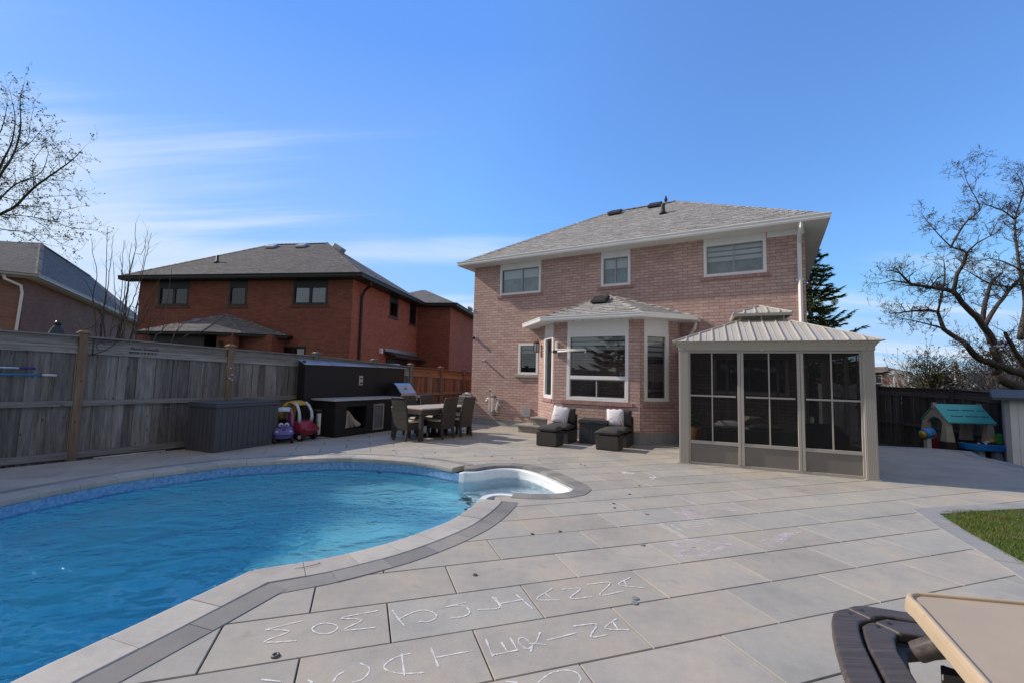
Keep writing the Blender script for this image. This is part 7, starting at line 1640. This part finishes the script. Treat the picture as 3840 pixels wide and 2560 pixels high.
# leafless shrub of upright shoots
rg = random.Random(5); sroot = thing('bare_shrub', 'leafless shrub of thin upright shoots standing behind the left fence', 'shrub', (SHRUB[0][0][0], SHRUB[0][0][1], -.2)); off = Vector(sroot.location)
tr = MB(); tw = MB(); buds = []
for pts in SHRUB:
    P = [Vector(p)-off for p in pts]; base = Vector((P[0].x*.45+rg.gauss(0, .1), P[0].y*.5, 0)); P = [base]+P
    C_ = catmull(P, .12); n_ = len(C_); R_ = [.017*(1-i/n_)**.8+.0028 for i in range(n_)]
    C_ = [c_+Vector((rg.gauss(0, .006), rg.gauss(0, .006), 0)) for c_ in C_]; tr.tube(C_, R_, 5, caps=False)
    for _ in range(int(n_*.30)):
        i = rg.randrange(max(1, n_//3), n_); dd = (C_[i]-C_[i-1]).normalized(); side = Vector((rg.gauss(0, 1), rg.gauss(0, 1), 0)).normalized()
        grow(tw, buds, C_[i], (dd*.9+side*.55), rg.uniform(.12, .4), max(.0025, R_[i]*.5), 0, rg, 0, (1, 2), .5, .5, .9, .12, .0025)
    for i in range(n_//3, n_, 3): buds.append((C_[i], Vector((0, 0, 1))))
tr.build('stems', 'bark', sroot); tw.build('twigs', 'bark', sroot); bd = MB(); put_buds(bd, buds, rg, .008, 1); bd.build('buds', 'bud_olive', sroot)
# ------------------------------------------------------------------ conifer behind the house
def conifer(name, label, x, y, h, rad, rg, z0=-.2, dens=1.0, mat_='spruce_needles', size=.16):
    t = thing(name, label, 'tree', (x, y, z0)); b = MB(); b.tube([(0, 0, 0), (0, 0, h*.5), (0, 0, h*.98)], [.22*h/10, .13*h/10, .02], 8); b.build('trunk', 'bark', t)
    br = MB(); lf = MB(); n = int(46*dens)
    for k in range(n):
        f = (k+rg.random())/n; z = h*(.06+.93*f)+rg.gauss(0, h*.012); L_ = rad*(1-f)**.75*rg.uniform(.65, 1.15)+.12; a = rg.uniform(0, 6.28)
        for w_ in range(3):
            a += 2.1+rg.gauss(0, .6); z += rg.gauss(0, h*.015); L2_ = L_*rg.uniform(.8, 1.1); tip = Vector((math.cos(a)*L2_, math.sin(a)*L2_, z-L2_*.02+rg.gauss(0, .15))); mid_ = Vector((math.cos(a)*L2_*.55, math.sin(a)*L2_*.55, z-L2_*.20))
            br.tube([(0, 0, z), mid_, tip], [.035, .02, .008], 4, caps=False)
            m_ = int(14+L2_*34)
            for j in range(m_):
                g_ = rg.uniform(.12, 1.05); c_ = Vector((0, 0, z)).lerp(mid_, min(1, g_*2)) if g_ < .5 else mid_.lerp(tip, g_*2-1)
                side = Vector((-math.sin(a), math.cos(a), 0))*rg.choice((-1, 1)); o_ = side*rg.uniform(0, .22)*L2_*(1.15-g_)
                d = (Vector((math.cos(a), math.sin(a), -.1))*.7+side*rg.uniform(.1, .8)+Vector((0, 0, rg.uniform(-.2, .35)))).normalized()*size*rg.uniform(.7, 1.4); c_ = c_+o_
                for q in range(3):
                    e = d.cross(Vector((rg.gauss(0, 1), rg.gauss(0, 1), rg.gauss(0, 1)))).normalized()*size*.20
                    dq = (d+e*rg.uniform(-1.6, 1.6)); lf.add([c_-e*.6, c_+e*.6, c_+dq], [(0, 1, 2)])
    br.build('branch', 'bark', t); lf.build('crown', mat_, t); return t
conifer('spruce_tree', 'dark green spruce rising behind the right corner of the pink house', 16.3, 24.0, 9.7, 2.9, random.Random(3), dens=1.8, size=.22)
conifer('spruce_tree', 'small dark conifer far behind the right fence', 22.8, 31.0, 4.6, 1.6, random.Random(13), dens=.6, size=.2)
# far trees on the right: rounded thicket-like bare crowns
def thicket(name, label, x, y, h, rad, rg, mat_tw='bark', mat_lf='far_foliage', n=34, leaf=.3, cat='tree', nleaf=900, lsz=.10):
    t = thing(name, label, cat, (x, y, -.3)); tr = MB(); tr.tube([(0, 0, 0), (rg.gauss(0, .1), 0, h*.35)], [.14, .10], 6); tw = MB(); buds = []
    for k in range(n):
        a = rg.uniform(0, 6.28); e = rg.uniform(.25, 1.5); d = Vector((math.cos(a)*math.cos(e), math.sin(a)*math.cos(e), math.sin(e)))
        L_ = (h*.62)*(math.sin(e)**.8)+rad*math.cos(e)*.8
        grow(tw, buds, Vector((0, 0, h*rg.uniform(.12, .36))), d, L_*rg.uniform(.7, 1.0), .045, 2, rg, 0, (3, 4), .7, .3, 1, .15, .012)
    tr.build('trunk', 'bark', t); tw.build('crown', mat_tw, t)
    if nleaf and buds:
        lf = MB(); bs = [buds[rg.randrange(len(buds))] for _ in range(nleaf)]; put_buds(lf, bs, rg, lsz, 1); lf.build('leaves', mat_lf, t)
    return t
thicket('bare_tree', 'rounded olive-brown tree far behind the dark fence, left of the pale pole', 26.6, 28.0, 3.7, 1.5, random.Random(41), 'bark_olive', nleaf=5000, lsz=.045, n=52)
thicket('bare_tree', 'small leafless tree just right of the distant orange house', 28.1, 31.5, 3.4, .8, random.Random(42), 'wood_pale', nleaf=0, n=26)
thicket('bare_tree', 'greyish bare tree between the pale pole and the orange gable', 29.8, 27.5, 3.9, 2.0, random.Random(43), 'bark', nleaf=500, n=40)
thicket('bare_tree', 'tangled pale bare tree in front of the orange gable', 23.5, 21.5, 2.9, 1.5, random.Random(44), 'wood_grey', nleaf=0, n=30)
thicket('bare_tree', 'dense bare tree behind the trunk of the large tree at the right edge', 26.5, 22.5, 4.6, 2.4, random.Random(45), 'bark', nleaf=500, n=42)
conifer('cedar_hedge', 'yellow-green evergreen low behind the pale pole', 27.8, 28.5, 2.7, 1.2, random.Random(14), dens=.5, mat_='far_foliage', size=.2)
# trees behind the viewer, mirrored in the panes; spruces added to darken the mirroring
for i_, (x, y, h) in enumerate(((-13, -3.5, 7.0), (-12, -7.5, 7.5), (-8, -11, 7), (-3, -13.5, 8))):
    conifer('spruce_tree', 'dark spruce added unseen behind the viewer, ' + ('farthest left', 'second from left', 'third from left', 'farthest right')[i_], x, y, h, 3.4, random.Random(80+i_), dens=.5, size=.34)
for i_, (x, y, h) in enumerate(((-5, -11, 8), (0.5, -13, 9), (7, -11, 8), (12, -9, 7))):
    thicket('bare_tree', ('bare tree standing behind the viewer, ' + ('farthest left', 'second from left', 'third from left', 'farthest right')[i_]), x, y, h, 3.2, random.Random(60+i_), nleaf=0, n=22)
